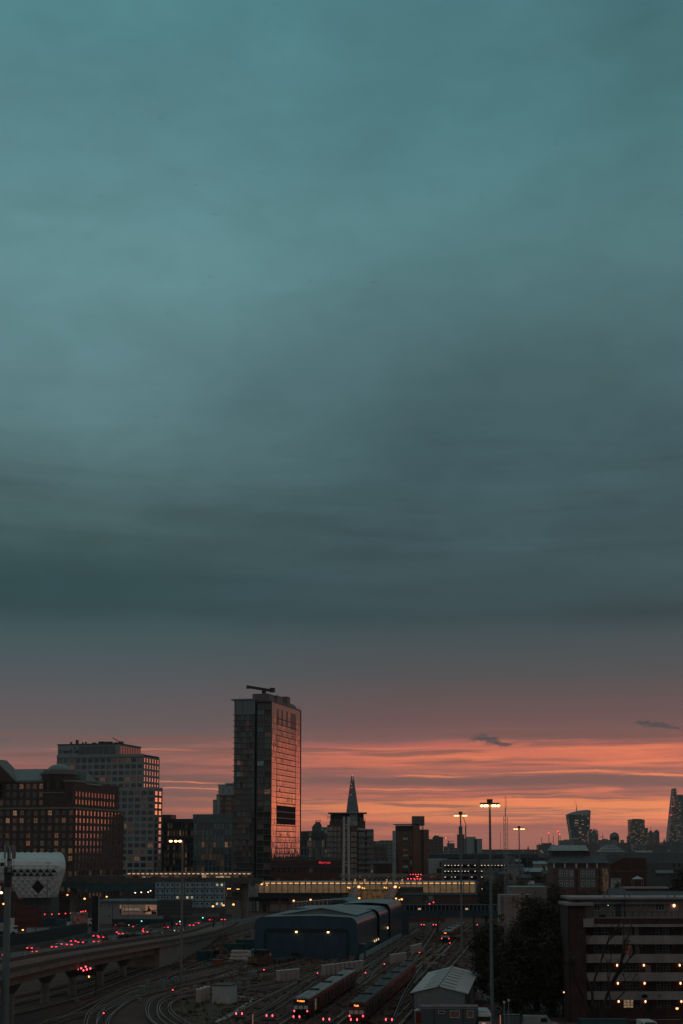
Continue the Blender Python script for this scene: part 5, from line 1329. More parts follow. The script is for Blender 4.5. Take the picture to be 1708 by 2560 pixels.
# low brick walls and dark sidings structures beyond the footbridge
tag(MB().box(W(1010, 560), W(1110, 560), 560, 566, 0, 4.2).build('depot_building', brick_red), 'low dark brick depot building beyond the blue footbridge', 'building')
t = thing('railway_bridge', 'dark brick railway bridge abutment between the amber footbridge and the white yard building', 'bridge', (W(1090, 600), 600, 0))
MB().box(0, 24, 0, 8, 0, Zp(2240, 600)).build('wall', brick_red, t); MB().box(-14, 24, -.3, 8.3, Zp(2240, 600), Zp(2236, 600)).build('parapet', dark_steel, t)

# ---- tracks
BAL = mat('ballast', (.076, .040, .031), .95, var=.5, scale=.7, bump=.6, bscale=5)
track_n = [0]
def track(label, pts, cond=1, group='tracks of the depot', ns=8):
    track_n[0] += 1
    z = .012 + .005 * track_n[0]
    P = spline([Vector((p[0], p[1], z)) for p in pts], ns); O = Vector((P[len(P) // 2].x, P[len(P) // 2].y, 0)); P = [p - O for p in P]
    t = thing('railway_track', label, 'railway track', O, 0, group)
    b = MB(); ribbon(b, P, -1.35, 1.35, -.1, .0); acc = 0.0; b.build('ballast', BAL, t)
    b = MB()
    for p, q in zip(P, P[1:]):
        L = (q - p).length; tt = (q - p).normalized(); a = math.atan2(tt.y, tt.x); s = .9 - acc
        while s < L: c = p + tt * s; b.rbox((c.x, c.y, c.z), a, -.13, .13, -1.2, 1.2, .0, .05); s += .9
        acc = L - (s - .9)
    tag(b.build('sleeper', mat('sleeper', (.11, .085, .075), .9, var=.4), t), kind='stuff')
    for x in (-.7175, .7175): r = MB(); ribbon(r, P, x - .05, x + .05, .05, .2); r.build('rail', rail_steel, t)
    if cond: r = MB(); ribbon(r, P, cond * 1.15 - .07, cond * 1.15 + .07, .22, .42); r.build('conductor_rail', mat('conductor_cover', (.20, .16, .14), .6), t)
    return t
def straight(x0, y0, y1): s = DEP.x / DEP.y; return [(x0 + (y - y0) * s, y) for y in (y0, y0 + (y1 - y0) * .33, y0 + (y1 - y0) * .66, y1)]
fx = [W(598, 230), W(675, 231), W(742, 232), W(817, 230), W(886, 230), W(973, 229)]
names = ['siding ending at the buffer with red lamps nearest the white cabin', 'siding ending at the second buffer from the white cabin', 'siding under the train with the grey roof', 'siding between the two near trains', 'siding under the train with the dark roof', 'siding beside the grey gabled shed']
ends = [262, 330, 420, 420, 430, 470]
for i, x in enumerate(fx):
    if i < 2: pts = straight(x, 226, 262) + [(x + 36 * .1434 + 4 + 2 * i, 300 + 10 * i), (x + 15 + i * 3, 352 + 8 * i)]
    else: pts = straight(x, 226, ends[i])
    track(names[i], pts, 1 if i % 2 else -1)
track('track under the distant train', straight(W(1112, 432), 300, 560) if False else [(W(1112, 432) - .157 * (432 - y), y) for y in (240, 330, 432, 560)], 1)
track('track passing beside the blue shed wall', [(W(940, 420) - .15 * (420 - y), y) for y in (320, 400, 480, 600)], 1)
track('middle track between the blue shed and the distant train', [(W(1000, 430) - .145 * (430 - y), y) for y in (300, 380, 470, 600)], -1)
def gp(*q): return [tuple(G(*p))[:2] for p in q]
track('long curve sweeping from the near corner up past the white cabins to the blue shed', gp((250, 2600), (262, 2545), (330, 2498), (440, 2470), (540, 2448), (660, 2425), (760, 2400), (835, 2382)), 1)
track('second long curve running beside the first towards the blue shed', gp((228, 2600), (240, 2535), (318, 2484), (430, 2457), (530, 2434), (610, 2412), (700, 2392), (750, 2384)), -1)
track('track curving below the striped works locomotive', gp((195, 2500), (290, 2475), (400, 2455), (500, 2432), (580, 2416), (632, 2408), (690, 2393), (720, 2386)), 0)
track('innermost loop curving round the grassy island', gp((520, 2600), (440, 2558), (410, 2528), (425, 2505), (480, 2492), (580, 2478), (680, 2458), (790, 2434)), 1)
track('outer loop curving round the grassy island', gp((470, 2600), (398, 2560), (382, 2530), (395, 2502), (450, 2484), (560, 2466), (660, 2446), (780, 2418)), -1)
for i, q in enumerate((((0, 2520), (60, 2505), (160, 2482), (260, 2452), (340, 2425), (420, 2402)), ((0, 2500), (70, 2486), (160, 2465), (250, 2440), (330, 2415), (400, 2398)), ((0, 2545), (100, 2520), (190, 2496), (280, 2462), (360, 2432), (440, 2408)))):
    track(['middle', 'farthest', 'nearest'][i] + ' of the three tracks passing under the concrete viaduct', gp(*q), 1, 'tracks under the viaduct')
for i in range(3):
    track(['nearest', 'middle', 'farthest'][i] + ' of the main line tracks rising past the roadside towards the station', gp(*[(x, y - i * 5.5) for x, y in ((500, 2357), (545, 2342), (590, 2330), (630, 2318), (660, 2308))]), 1, 'main line tracks')
track('track against the foot of the blue shed doors running down to the yard', [(W(865, 378), 378), (W(838, 350), 350), (W(800, 325), 325), (W(742, 302), 302), (W(640, 286), 286)], 1)
track('crossover track between the dark roofed train and the blue shed wall', [(W(905, 300), 300), (W(940, 345), 345), (W(985, 400), 400), (W(1015, 450), 450)], -1)
track('track just right of the dark roofed train leading under the footbridge', [(W(975, 300), 300), (W(1018, 350), 350), (W(1050, 410), 410), (W(1075, 480), 480), (W(1092, 560), 560)], 1)
track('track beside the ochre platforms leading under the footbridge', [(W(1020, 300), 300), (W(1075, 360), 360), (W(1118, 420), 420), (W(1150, 500), 500)], 1)
track('lowest curve cutting across the bare ground at the photo bottom', gp((60, 2600), (150, 2555), (260, 2528), (350, 2486), (470, 2452), (600, 2420)), -1)
track('curve between the concrete viaduct piers and the long sweeping curve', gp((120, 2560), (215, 2515), (310, 2470), (420, 2440), (520, 2418), (575, 2404)), 1)
# loose matter of the yard
q = random.Random(3); b = MB()
for _ in range(3600):
    y = q.uniform(225, 470); x = q.uniform(-.115, .085) * y; s = q.choice((.12, .18, .3, .5)) * q.uniform(.6, 1.4); a = q.uniform(0, 3.14); h = s * q.uniform(.3, .9)
    b.rbox((x, y, 0), a, -s * q.choice((.5, 1, 3)), s * .5, -s * .4, s * .4, 0, h, q.choice((0, 0, 1, 2, 3)))
tag(b.build('debris', [mat('debris_dark', (.04, .03, .028), .9), mat('debris_brown', (.12, .07, .05), .9), mat('debris_pale', (.17, .125, .11), .9), mat('debris_rust', (.15, .06, .035), .9)]), kind='stuff')
b = MB()
for _ in range(2600):
    y = q.uniform(228, 520); x = q.uniform(-.12, .09) * y
    for _ in range(4):
        a = q.uniform(0, 6.3); h = q.uniform(.25, .9); b.add([(x, y, 0), (x + math.cos(a) * .18, y + math.sin(a) * .18, 0), (x + math.cos(a) * .3 + q.uniform(-.2, .2), y + math.sin(a) * .3, h)], [(0, 1, 2)], q.randrange(2)); x += q.uniform(-.3, .3)
tag(b.build('weeds', [mat('weed_olive', (.07, .06, .03), .9), mat('weed_straw', (.15, .10, .06), .9)]), kind='stuff')
# grass and worn ground
gi = MB(); pts = [G(*p) for p in ((440, 2540), (432, 2520), (450, 2505), (500, 2498), (560, 2498), (640, 2492), (600, 2515), (545, 2555), (500, 2575), (460, 2565))]
gi.add([(p.x, p.y, .008) for p in pts], [tuple(range(len(pts)))[::-1]])
tag(gi.build('grass_island', mat('rough_grass', (.085, .060, .040), .95, var=.5, scale=.8, bump=.5)), kind='structure')
kp = MB(); kp_pts = [G(*p) for p in ((540, 2556), (580, 2535), (637, 2497), (600, 2492), (560, 2490))]
ribbon(kp, kp_pts, -.35, .35, -.1, .06); tag(kp.build('path', pale_conc), kind='structure')
kp = MB(); ribbon(kp, [G(*p) for p in ((430, 2482), (500, 2460), (560, 2438), (620, 2414))], -.5, .5, -.1, .05); tag(kp.build('path', concrete), kind='structure')
pave = MB(); pave.quad((W(1185, 250), 215, .01), (48, 215, .01), (52, 330, .01), (W(1185, 330), 330, .01)); tag(pave.build('yard_paving', mat('paving', (.10, .072, .064), .9, var=.3, scale=.2)), kind='structure')

# ---- trains
t_red = mat('train_red', (.16, .022, .018), .35, var=.15); t_dark = mat('train_dark', (.012, .014, .017), .35)
t_roof = mat('train_roof', (.26, .27, .27), .6, var=.25); t_roof2 = mat('train_roof_dark', (.075, .072, .072), .7, var=.25); t_blue = mat('train_blue', (.03, .10, .15), .4)
t_win = mirror('train_window', (.16, .18, .18), .08, .6); t_lit = glow('train_lit_door', (1.0, .66, .38), .10, patchy=.5)
def train(label, loc, ang, roof, units, dest, lit):
    t = thing('light_rail_train', label, 'train', loc, ang, 'red light rail trains')
    HWd, L1 = 1.32, 14.0
    ncar = units * 2
    for c in range(ncar):
        y0, y1 = c * (L1 + .35), c * (L1 + .35) + L1
        P = [(-HWd, .75), (HWd, .75), (HWd, 2.6), (HWd - .12, 3.25), (-HWd + .12, 3.25), (-HWd, 2.6)]
        body = MB(); body.prism(P, y0, y1); bo = body.build('body', t_red, t)
        R_ = MB(); R_.prism([(-HWd + .08, 3.26), (HWd - .08, 3.26), (HWd - .3, 3.5), (-HWd + .3, 3.5)], y0 + .1, y1 - .1)
        for i in range(5): R_.box(-.5, .5, y0 + 1.5 + i * 2.5, y0 + 2.6 + i * 2.5, 3.5, 3.56)
        R_.build('roof', roof, t)
        q = MB()
        for i in range(3): q.box(-.8, .8, y1 - 1.7 + i * .55, y1 - 1.4 + i * .55, 3.5, 3.78)
        q.build('roof_equipment', t_dark, t)
        for s in (-1, 1):
            wn = MB()
            for i in range(4): wn.box(s * (HWd + .012) - .012, s * (HWd + .012) + .012, y0 + .7 + i * 3.5, y0 + 2.0 + i * 3.5, 1.75, 2.65)
            wn.build('window', t_win, t)
            for i in range(3):
                y = y0 + 2.25 + i * 3.5
                MB().box(s * (HWd + .02) - .02, s * (HWd + .02) + .02, y, y + 1.2, .95, 2.72).build('door', t_dark if not (lit and c == 0 and i == 1) else t_lit, t)
        if c < ncar - 1: MB().box(-1.0, 1.0, y1 - .05, y1 + .4, .9, 3.1).build('gangway', t_dark, t)
        for y in (y0 + 2, y1 - 2):
            bg = MB(); bg.box(-.95, .95, y - 1.2, y + 1.2, .3, .74)
            for yy in (y - .7, y + .7):
                for x in (-.7, .7): bg.cyl((x - .06, yy, .36), (x + .06, yy, .36), .36, n=10)
            bg.build('bogie', t_dark, t)
    f = MB(); f.add([(-HWd, 0, .75), (HWd, 0, .75), (HWd, -.25, 1.6), (-HWd, -.25, 1.6), (-HWd + .1, .0, 3.22), (HWd - .1, .0, 3.22)], [(0, 1, 2, 3), (3, 2, 5, 4), (0, 3, 4), (1, 5, 2)]); f.build('cab_front', t_dark if roof is t_roof else t_red, t)
    for x in (-.82, 0, .82):
        g = MB(); g.add([(x - .33, -.24, 1.72), (x + .33, -.24, 1.72), (x + .31, -.07, 2.72), (x - .31, -.07, 2.72)], [(0, 1, 2, 3)]); g.build('windscreen', mirror('windscreen', (.34, .38, .36), .1, .6), t)
    g = MB(); g.box(-1.15, 1.15, -.09, -.02, 2.8, 3.16); g.build('destination_box', t_dark, t)
    words(t, dest, .36, (0, -.12, 2.97), (R(90), 0, 0), glow('destination_amber', (1, .22, .04), 3.0), 'destination_lettering', .01, bold=.015)
    for x in (-1.05, 1.05):
        MB().ball((x, -.26, 1.42), .12, .08, .16).build('tail_light', bulb_pink, t)
    for x in (-.42, .5):
        MB().ball((x, -.2, .55), .12, .08, .2).build('tail_light', bulb_pink, t)
    MB().box(-1.0, 1.0, -.3, .2, .3, .74).build('bumper', t_dark, t)
    return t
train('red train with a pale grey roof and dark front nearest the white cabin', (W(754, 239), 239, .06), DA, t_roof, 2, 'Beckton', True)
train('red train with a dark roof standing between the pale roofed train and the gabled shed', (W(891, 232), 232, .06), DA, t_roof2, 3, 'Bank', False)
train('distant red train beneath the blue footbridge beside the dimmer floodlight mast', (W(1112, 432), 432, .06), math.atan2(.99, .157) - R(90), t_roof, 2, 'Bank', False)
tr = train('red carriages with rows of red lamps on the raised deck behind the amber footbridge', (W(1044, 690), 692, 11.7), R(-14), t_roof2, 2, 'Poplar', False)
for i in range(5):
    MB().ball((-3.2 + i * 1.25, -.6, 3.9), .24).build('red_lamp', bulb_red, tr)
    MB().ball((-4.4 + i * 1.5, -.6, 1.9), .28).build('red_lamp', bulb_red, tr)

# ---- buffer stops
def buffer(lab, x, y):
    t = thing('buffer_stop', lab, 'buffer stop', (x, y, 0), DA, 'buffer stops with twin red lamps')
    b = MB()
    for s in (-1, 1): b.cyl((s * .95, 1.5, .1), (s * .12, 0, 1.15), .1, n=4); b.cyl((s * .7, -1.2, .1), (s * .7, .0, 1.0), .1, n=4)
    b.build('frame', mat('buffer_rust', (.16, .06, .03), .7, .1), t)
    MB().box(-1.0, 1.0, -.15, .15, 1.0, 1.35).build('beam', dark_steel, t)
    for s in (-1, 1): MB().ball((s * .46, -.2, 1.85), .11, .09, .2).build('red_lamp', bulb_pink, t)
    b = MB()
    for s in (-1, 1): b.cyl((s * .46, -.1, 1.3), (s * .46, -.1, 1.8), .05, n=5)
    b.build('lamp_post', dark_steel, t)
for lab, px, py in (('buffer stop with twin red lamps nearest the white cabin', 598.5, 2533), ('buffer stop with twin red lamps just before the pale roofed train', 674.5, 2538), ('buffer stop with twin red lamps under the nose of the pale roofed train', 742, 2541),
                    ('buffer stop with twin red lamps between the two near trains', 816.5, 2547), ('buffer stop with twin red lamps under the nose of the dark roofed train', 885.5, 2548), ('buffer stop with twin red lamps closest to the grey gabled shed', 973, 2548),
                    ('distant buffer stop with twin red lamps below the blue footbridge', 1057, 2311.5), ('second distant buffer stop right of the one below the blue footbridge', 1087, 2311.5), ('distant buffer stop half hidden by the big dark tree', 1190, 2311.5)):
    p = G(px, py, 1.9); buffer(lab, p.x, p.y)

# ---- lineside cabinets
cab_grey = mat('cabinet_grey', (.42, .35, .33), .55, var=.12); cab_teal = mat('cabinet_teal', (.16, .20, .20), .5, var=.12)
def cab_proto():
    t = thing('equipment_cabinet', 'x', 'cabinet', (0, 0, 0))
    MB().box(-.44, .44, 0, 1.0, .12, 2.3).build('body', cab_grey, t)
    MB().box(-.5, .5, -.06, 1.06, 2.3, 2.42).build('lid', white_paint, t)
    MB().box(-.40, .40, -.03, .0, .25, 2.2).build('door', cab_grey, t)
    MB().box(-.46, .46, -.02, 1.02, 0, .12).build('base', concrete, t)
    return t
cp = cab_proto(); cfirst = True
rows_ = [('row of five beside the tracks left of the pale roofed train', [(696 + i * 11.6, 2457 - i * 1.2) for i in range(5)], 1.0),
         ('row of nine behind the pale roofed train', [(809 + i * 11.8, 2442 - i * 1.6) for i in range(9)], 1.0),
         ('row of five behind the dark roofed train', [(979 + i * 8.2, 2411 - i * 1.3) for i in range(5)], .95),
         ('row of five between the dark roofed train and the distant train', [(1031 + i * 5, 2387 - i * 1.5) for i in range(5)], .95),
         ('group of three against the white cabin', [(496 + i * 10, 2510 - i * 3.4) for i in range(3)], 1.05)]
for txt, ps, s in rows_:
    for i, q in enumerate(ps):
        p = G(*q); lab = '%s cabinet of the %s' % (ordn[i], txt)
        if cfirst: c = cp; cfirst = False; c.location = p; c['label'] = lab; c['group'] = 'lineside equipment cabinets'
        else: c = copy_tree(cp, p, 0, lab, 'lineside equipment cabinets')
        c.scale = (s, s, s)
t = thing('relay_cabin', 'square white relay cabin on the grassy island', 'cabin', tuple(G(530, 2509)), R(-12))
b = MB(); b.box(0, 3.35, 0, 4.2, 0, 3.1); b.build('wall', mat('cabin_white', (.46, .46, .45), .6, var=.12), t)
MB().box(-.12, 3.5, -.12, 4.35, 3.1, 3.28).build('roof', mat('cabin_roof', (.10, .085, .08), .7), t)
MB().box(.25, 1.3, -.04, .02, .1, 2.3).build('door', mat('cabin_door', (.40, .43, .43), .5), t)
for lab, px, py, h, w in (('small grey box on the ground below the five cabinets', 630, 2443, 1.1, 1.9), ('pale grey switch box among the tracks left of the grassy island', 354, 2488, 1.6, 1.1), ('thin grey switch post beside the pale switch box', 366, 2478, 2.0, .6), ('grey switch post nearest the mast with three floodlamps', 404, 2474, 1.9, .6),
                          ('grey marker box at the foot of the mast with three floodlamps', 440, 2462, 1.5, .5), ('small marker box on the far side of the same mast foot', 466, 2456, 1.2, .45), ('grey post box just past the white relay cabin', 598, 2478, 1.6, .6), ('second grey post box past the white relay cabin', 620, 2480, 1.9, .5),
                          ('small white box among the tracks at the foot of the viaduct pier', 190, 2506, .8, .7), ('tiny white box on the ballast by the curved tracks', 348, 2508, .7, .6), ('white board beside the cabinets behind the dark roofed train', 943, 2410, 1.3, .8), ('beige equipment box before the blue shed doors', 781, 2393, 2.0, 1.3)):
    t = thing('trackside_box', lab, 'trackside box', tuple(G(px, py)), R(-8), 'trackside boxes')
    MB().box(-w / 2, w / 2, 0, .6, .1, h).build('body', cab_teal, t); MB().box(-w / 2 - .04, w / 2 + .04, -.04, .64, h, h + .07).build('lid', grey_paint, t); MB().box(-w / 2 + .03, w / 2 - .03, .05, .55, 0, .1).build('foot', concrete, t)
for lab, px, py, h in (('red ground signal near the five cabinets', 660, 2448, 1.7), ('red ground signal beyond the pale roofed train', 794, 2453, 1.4), ('red ground signal left of the dark roofed train', 914, 2452, 1.4), ('red ground signal at the bend of the dark roofed train', 961, 2428, 1.3),
                       ('red ground signal by the far cabinet row', 1049, 2396, 1.2), ('red ground signal in front of the distant train', 1125, 2370, 1.1), ('red ground signal on the curved track at the photo bottom', 259, 2558, 1.3), ('red ground signal beside the mast with three floodlamps', 432, 2498, 1.4), ('red signal beneath the amber footbridge', 1073, 2262, 6),
                       ('second red signal beneath the amber footbridge', 1083, 2262, 6.6), ('faint red signal beneath the end of the amber footbridge', 1101, 2263, 5.5)):
    p = G(px, py + 0) if h < 5 else Vector((W(px, 575), 575, 0)); t = thing('ground_signal', lab, 'signal', p, 0, 'red signals in the depot')
    MB().cyl((0, 0, 0), (0, 0, h), .06, n=6).build('post', dark_steel, t); MB().box(-.2, .2, -.1, .2, h - .1, h + .6).build('head', black_paint, t); MB().ball((0, -.14, h + .25), .13 if h < 5 else .25, .08, .15 if h < 5 else .25).build('lamp', bulb_red, t)
t = thing('main_signal', 'cluster of six red signal lamps hanging under the concrete viaduct', 'signal', (W(218, 276), 275, 0))
MB().cyl((2.2, .3, 0), (2.2, .3, 5.6), .12, n=6).build('post', dark_steel, t); MB().box(-1.6, 2.3, .2, .5, 4.0, 5.2).build('backboard', black_paint, t)
for px, py in ((209, 2421), (220, 2417), (231.5, 2421.5), (214.5, 2426.5), (223, 2424), (201.5, 2424)):
    MB().ball((W(px, 275) - W(218, 276), 0, Zp(py, 275)), .17 if px > 205 else .08, .1).build('lamp', bulb_pink, t)
t = thing('trackside_lamp', 'single orange lamp on a short post under the viaduct below the red cluster', 'lamp', (W(228.5, 290), 290, 0))
MB().cyl((0, .1, 0), (0, .1, Zp(2443, 290)), .06, n=6).build('post', dark_steel, t); MB().ball((0, 0, Zp(2442, 290)), .16, .1, .2).build('bulb', bulb_sodium, t)

# ---- works locomotive, bags, bins, containers
p = G(632, 2417); t = thing('works_locomotive', 'dark works locomotive with orange chevrons on its nose', 'locomotive', p, DA + R(-20))
MB().box(-1.2, 1.2, 0, 7, .9, 2.2).build('bonnet', t_dark, t); MB().box(-1.3, 1.3, 2.6, 5.4, 2.2, 3.7).build('cab', mat('loco_brown', (.05, .035, .03), .6), t); MB().box(-1.32, 1.32, 2.55, 5.45, 2.7, 3.4).build('window', glass_dark, t)
b = MB()
for s in (-1, 1):
    for i in range(4): b.add([(s * .1, -.02, 1.0 + i * .3), (s * 1.15, -.02, .6 + i * .3 + .35), (s * 1.15, -.02, .72 + i * .3 + .35), (s * .1, -.02, 1.14 + i * .3)], [(0, 1, 2, 3)])
b.build('chevron', mat('chevron_orange', (.55, .24, .05), .5), t)
MB().box(-1.3, 1.3, -.3, 7.3, .45, .9).build('frame', t_dark, t)
for y in (1.5, 5.5):
    b = MB()
    for x in (-.72, .72): b.cyl((x - .07, y, .45), (x + .07, y, .45), .45, n=10)
    b.build('wheel', t_dark, t)
t = thing('wagon', 'low flat wagon coupled behind the striped works locomotive', 'wagon', p + Vector((DEP.x * 9 + 3, DEP.y * 9, 0)), DA + R(-20))
MB().box(-1.2, 1.2, 0, 11, .8, 1.1).build('deck', dark_steel, t); MB().box(-1.2, 1.2, 10.8, 11, 1.1, 2).build('headboard', t_dark, t)
b = MB()
for y in (2, 9):
    for x in (-.72, .72): b.cyl((x - .07, y, .4), (x + .07, y, .4), .4, n=10)
b.build('wheel', t_dark, t)
bagm = mat('bag_white', (.42, .38, .35), .85, var=.25, scale=2, bump=.6)
def bag_mesh(seed):
    q = random.Random(seed); b = MB(); b.ball((0, 0, .5), .55, .55, .55, 8, 6)
    b.v = [(x * (1.2 if abs(z - .5) < .4 else 1) + q.uniform(-.07, .07), y * 1.1 + q.uniform(-.07, .07), max(0, z) + (q.uniform(-.06, .1))) for x, y, z in b.v]
    return b.mesh('bulk_bag', bagm)
bms = [bag_mesh(i) for i in range(4)]
nb = 0
for (x0, x1, y0, rows2, txt) in ((578, 616, 2404, 3, 'in the heap beside the striped works locomotive'), (652, 670, 2403, 2, 'in the short pile behind the works locomotive'), (714, 735, 2393, 1, 'on the pallet before the blue shed')):
    n = int((x1 - x0) / 6) + 1; m = 0
    for j in range(rows2):
        for i in range(n - j // 2):
            p = G(x0 + i * (x1 - x0) / max(1, n - 1) + j * 2.5, y0); o = put_obj('bulk_bag', bms[nb % 4], None, (p.x, p.y + j * .5, j * .85), rnd.uniform(0, 3)); nb += 1
            lev_ = ['bottom row', 'second row', 'top row'][j]
            tag(o, '%s white bulk bag of the %s %s' % (ordn[i], lev_, txt), 'bulk bag', 'white bulk bags')
def skip(lab, px, py, rgb, w, h, dpt=2):
    t = thing('skip', lab, 'skip', tuple(G(px, py)), R(-8)); m = mat('skip_%d_%d' % (px, py), rgb, .7, var=.3)
    b = MB(); b.prism([(-w / 2 + .3, 0.1), (w / 2 - .3, 0.1), (w / 2, h), (-w / 2, h)], 0, dpt); b.build('body', m, t); MB().box(-w / 2 - .06, w / 2 + .06, -.06, dpt + .06, h, h + .12).build('rim', dark_steel, t)
skip('orange skip near the mast with three floodlamps', 481, 2419, (.26, .08, .05), 1.6, 1.3); skip('wide orange skip below the yellow digger', 543, 2416, (.24, .09, .05), 2.4, 1.4); skip('low rusty skip beside the heap of white bags', 574, 2418, (.16, .09, .07), 1.4, 1.1)
container('green shipping container behind the heap of white bags', 562, 2380, 390, 5.2, greenc, 0, DA); container('second green shipping container further from the heap of white bags', 592, 2372, 408, 6.2, greenc, 0, DA)
container('teal tool container beside the orange skip', 494, 2402, 362, 2.6, bluec, 0, DA); container('slate blue tool container beside the yellow digger', 517, 2402, 364, 1.8, corrug('slate_container', (.07, .10, .11)), 0, DA)
t = thing('excavator', 'small yellow digger parked between the containers', 'excavator', (W(548, 366), 366, 0), R(20))
ye = mat('digger_yellow', (.22, .10, .03), .6, var=.25)
MB().box(-.9, .9, -1, 1, .7, 1.5).build('body', ye, t); MB().box(-.9, .1, -.7, .5, 1.5, 2.7).build('cab', glass_dark, t)
b = MB(); b.path([(.5, -.5, 1.3), (1.4, -1.4, 3.0), (2.4, -2.2, 1.6)], .14, 5); b.build('arm', ye, t); MB().box(2.1, 2.7, -2.6, -2.0, .9, 1.6).build('bucket', dark_steel, t)
for x in (-.75, .75): MB().box(x - .22, x + .22, -1.3, 1.3, 0, .7).build('track', rubber, t)
def van(lab, loc, a, paint, group=None, L=5.2):
    t = thing('van', lab, 'van', loc, a, group)
    b = MB(); b.xprism([(-L / 2, .4), (L / 2, .4), (L / 2, 1.1), (L / 2 - .9, 1.35), (L / 2 - 1.6, 2.25), (-L / 2, 2.3)], -.95, .95); b.build('body', paint, t)
    b = MB(); b.add([(-.85, L / 2 - .93, 1.4), (.85, L / 2 - .93, 1.4), (.8, L / 2 - 1.56, 2.2), (-.8, L / 2 - 1.56, 2.2)], [(0, 1, 2, 3), (3, 2, 1, 0)])
    b.v = [(x, y + .03, z + .02) for x, y, z in b.v]; b.build('windscreen', glass_dark, t)
    for s in (-1, 1): MB().box(s * .955 - .01, s * .955 + .01, L / 2 - 2.6, L / 2 - 1.6, 1.4, 2.0).build('window', glass_dark, t)
    b = MB(); b.box(-.8, .8, -L / 2 - .02, -L / 2 + .01, 1.4, 2.05); b.build('rear_window', glass_dark, t)
    for s in (-.85, .85):
        for y in (-L / 2 + 1, L / 2 - 1): MB().cyl((s - .1, y, .36), (s + .1, y, .36), .36, n=10).build('wheel', rubber, t)
    return t
van('white van parked behind the striped works locomotive', (W(614, 366), 366, 0), R(180 - 10), white_paint)
van('white van parked beside the far end of the gabled shed', (W(1158, 283), 283, 0), R(-80), white_paint)
van('white van in the shadow of the big dark tree', (W(1345, 225), 225, 0), R(-95), mat('van_dim', (.30, .31, .31), .4))  # dimmed white, the tree's shadow put into the paint colour
van('pale van parked below the estate balconies', (W(1610, 218), 218, 0), R(185), white_paint)
van('blue works van beside the white bags behind the locomotive', (W(637, 372), 372, 0), R(170), mat('van_blue', (.03, .13, .16), .4), None, 4.6)
for i in range(2):
    p = G((1058, 1082)[i], (2428, 2406)[i]); t = thing('loading_platform', ['ochre wooden platform screen nearer the gabled shed', 'ochre wooden platform screen further from the gabled shed'][i], 'platform', p, DA, 'ochre platforms')
    oc = mat('ochre_timber', (.21, .11, .055), .8, var=.25)
    MB().box(-.1, .05, 0, 6, 1.4, 4.3).build('screen', oc, t); MB().box(0, 3.0, 0, 6, 1.4, 1.6).build('deck', oc, t)
    for x, y in ((0, 0.1), (2.8, .1), (0, 5.9), (2.8, 5.9)): MB().box(x - .1, x + .1, y - .1, y + .1, 0, 1.4).build('leg', dark_steel, t)
p = G(1134, 2352); t = thing('loading_platform', 'ochre low platform beside the distant train', 'platform', p, DA, 'ochre platforms')
MB().box(-1.3, 1.6, 0, 12, 1.0, 1.2).build('deck', MATS['ochre_timber'], t); MB().box(-1.2, -1.05, 0, 12, 1.2, 2.2).build('screen', MATS['ochre_timber'], t)
for x in (-1.1, 1.4): MB().box(x - .1, x + .1, .1, .3, 0, 1.0).build('leg', dark_steel, t)
t = thing('tool_kiosk', 'teal kiosk with a yellow lamp against the blue shed wall', 'kiosk', tuple(G(902, 2397)), DA)
MB().box(-1.2, 1.1, 0, 2.4, 0, 3.5).build('wall', mat('kiosk_teal', (.03, .10, .12), .5), t); MB().box(-1.3, 1.2, -.1, 2.5, 3.5, 3.65).build('roof', grey_paint, t); MB().box(-.3, .5, -.05, .0, .1, 2.2).build('door', cab_b, t)
MB().ball((-.5, -.2, 3.9), .14).build('lamp', bulb_amber, t)
t = thing('bike_shelter', 'small open shelter with a pale flat roof before the blue shed', 'shelter', tuple(G(875, 2398)), DA)
MB().box(-1.8, 1.8, 0, 1.6, 2.3, 2.45).build('roof', white_paint, t)
for x in (-1.6, 0, 1.6): MB().cyl((x, .1, 0), (x, .1, 2.3), .07, n=6).build('post', steel, t)
MB().box(-1.7, 1.7, 1.5, 1.56, .3, 2.0).build('screen', glass_teal, t)
for lab, px, py in (('white warning board on a post before the left shed door', 695, 2388), ('second white warning board before the left shed door', 707, 2388), ('white warning board before the right shed door', 800, 2392)):
    t = thing('warning_board', lab, 'sign', tuple(G(px, py)), 0, 'white warning boards'); MB().cyl((0, 0, 0), (0, 0, 2.4), .05, n=5).build('post', steel, t); MB().box(-.35, .35, -.08, -.03, 2.0, 3.1).build('board', white_paint, t); MB().ball((0, -.1, 2.7), .18, .03).build('symbol', mat('sign_red', (.3, .03, .03), .5), t)
# low boundary clutter: cable troughs and fence runs
for lab, q, h, m in (('long pale cable trough running up beside the near sidings', ((560, 2555), (640, 2510), (720, 2470), (775, 2440)), .35, concrete), ('dark low fence along the foot of the viaduct abutment', ((395, 2470), (450, 2440), (520, 2412), (600, 2390)), 1.1, dark_steel),
                     ('pale low wall along the side of the blue shed', ((900, 2402), (940, 2380), (975, 2360), (1003, 2345)), 1.4, grey_paint), ('fence of dark rails between the dark roofed train and the gabled shed', ((985, 2560), (1010, 2500), (1040, 2450), (1070, 2410)), 1.2, dark_steel)):
    P = spline([G(*p_) for p_ in q], 8); O = P[0].copy(); t = thing('fence' if m is dark_steel else 'low_wall', lab, 'fence' if m is dark_steel else 'low wall', O)
    P = [p_ - O for p_ in P]; b = MB()
    if m is dark_steel:
        for z in (.35, h): ribbon(b, P, -.04, .04, z - .05, z)
        b.build('rail', steel, t)
        for p_ in P[::1]: MB().box(p_.x - .06, p_.x + .06, p_.y - .06, p_.y + .06, 0, h).build('post', m, t)
    else: ribbon(b, P, -.16, .16, -.1, h); b.build('body', m, t)

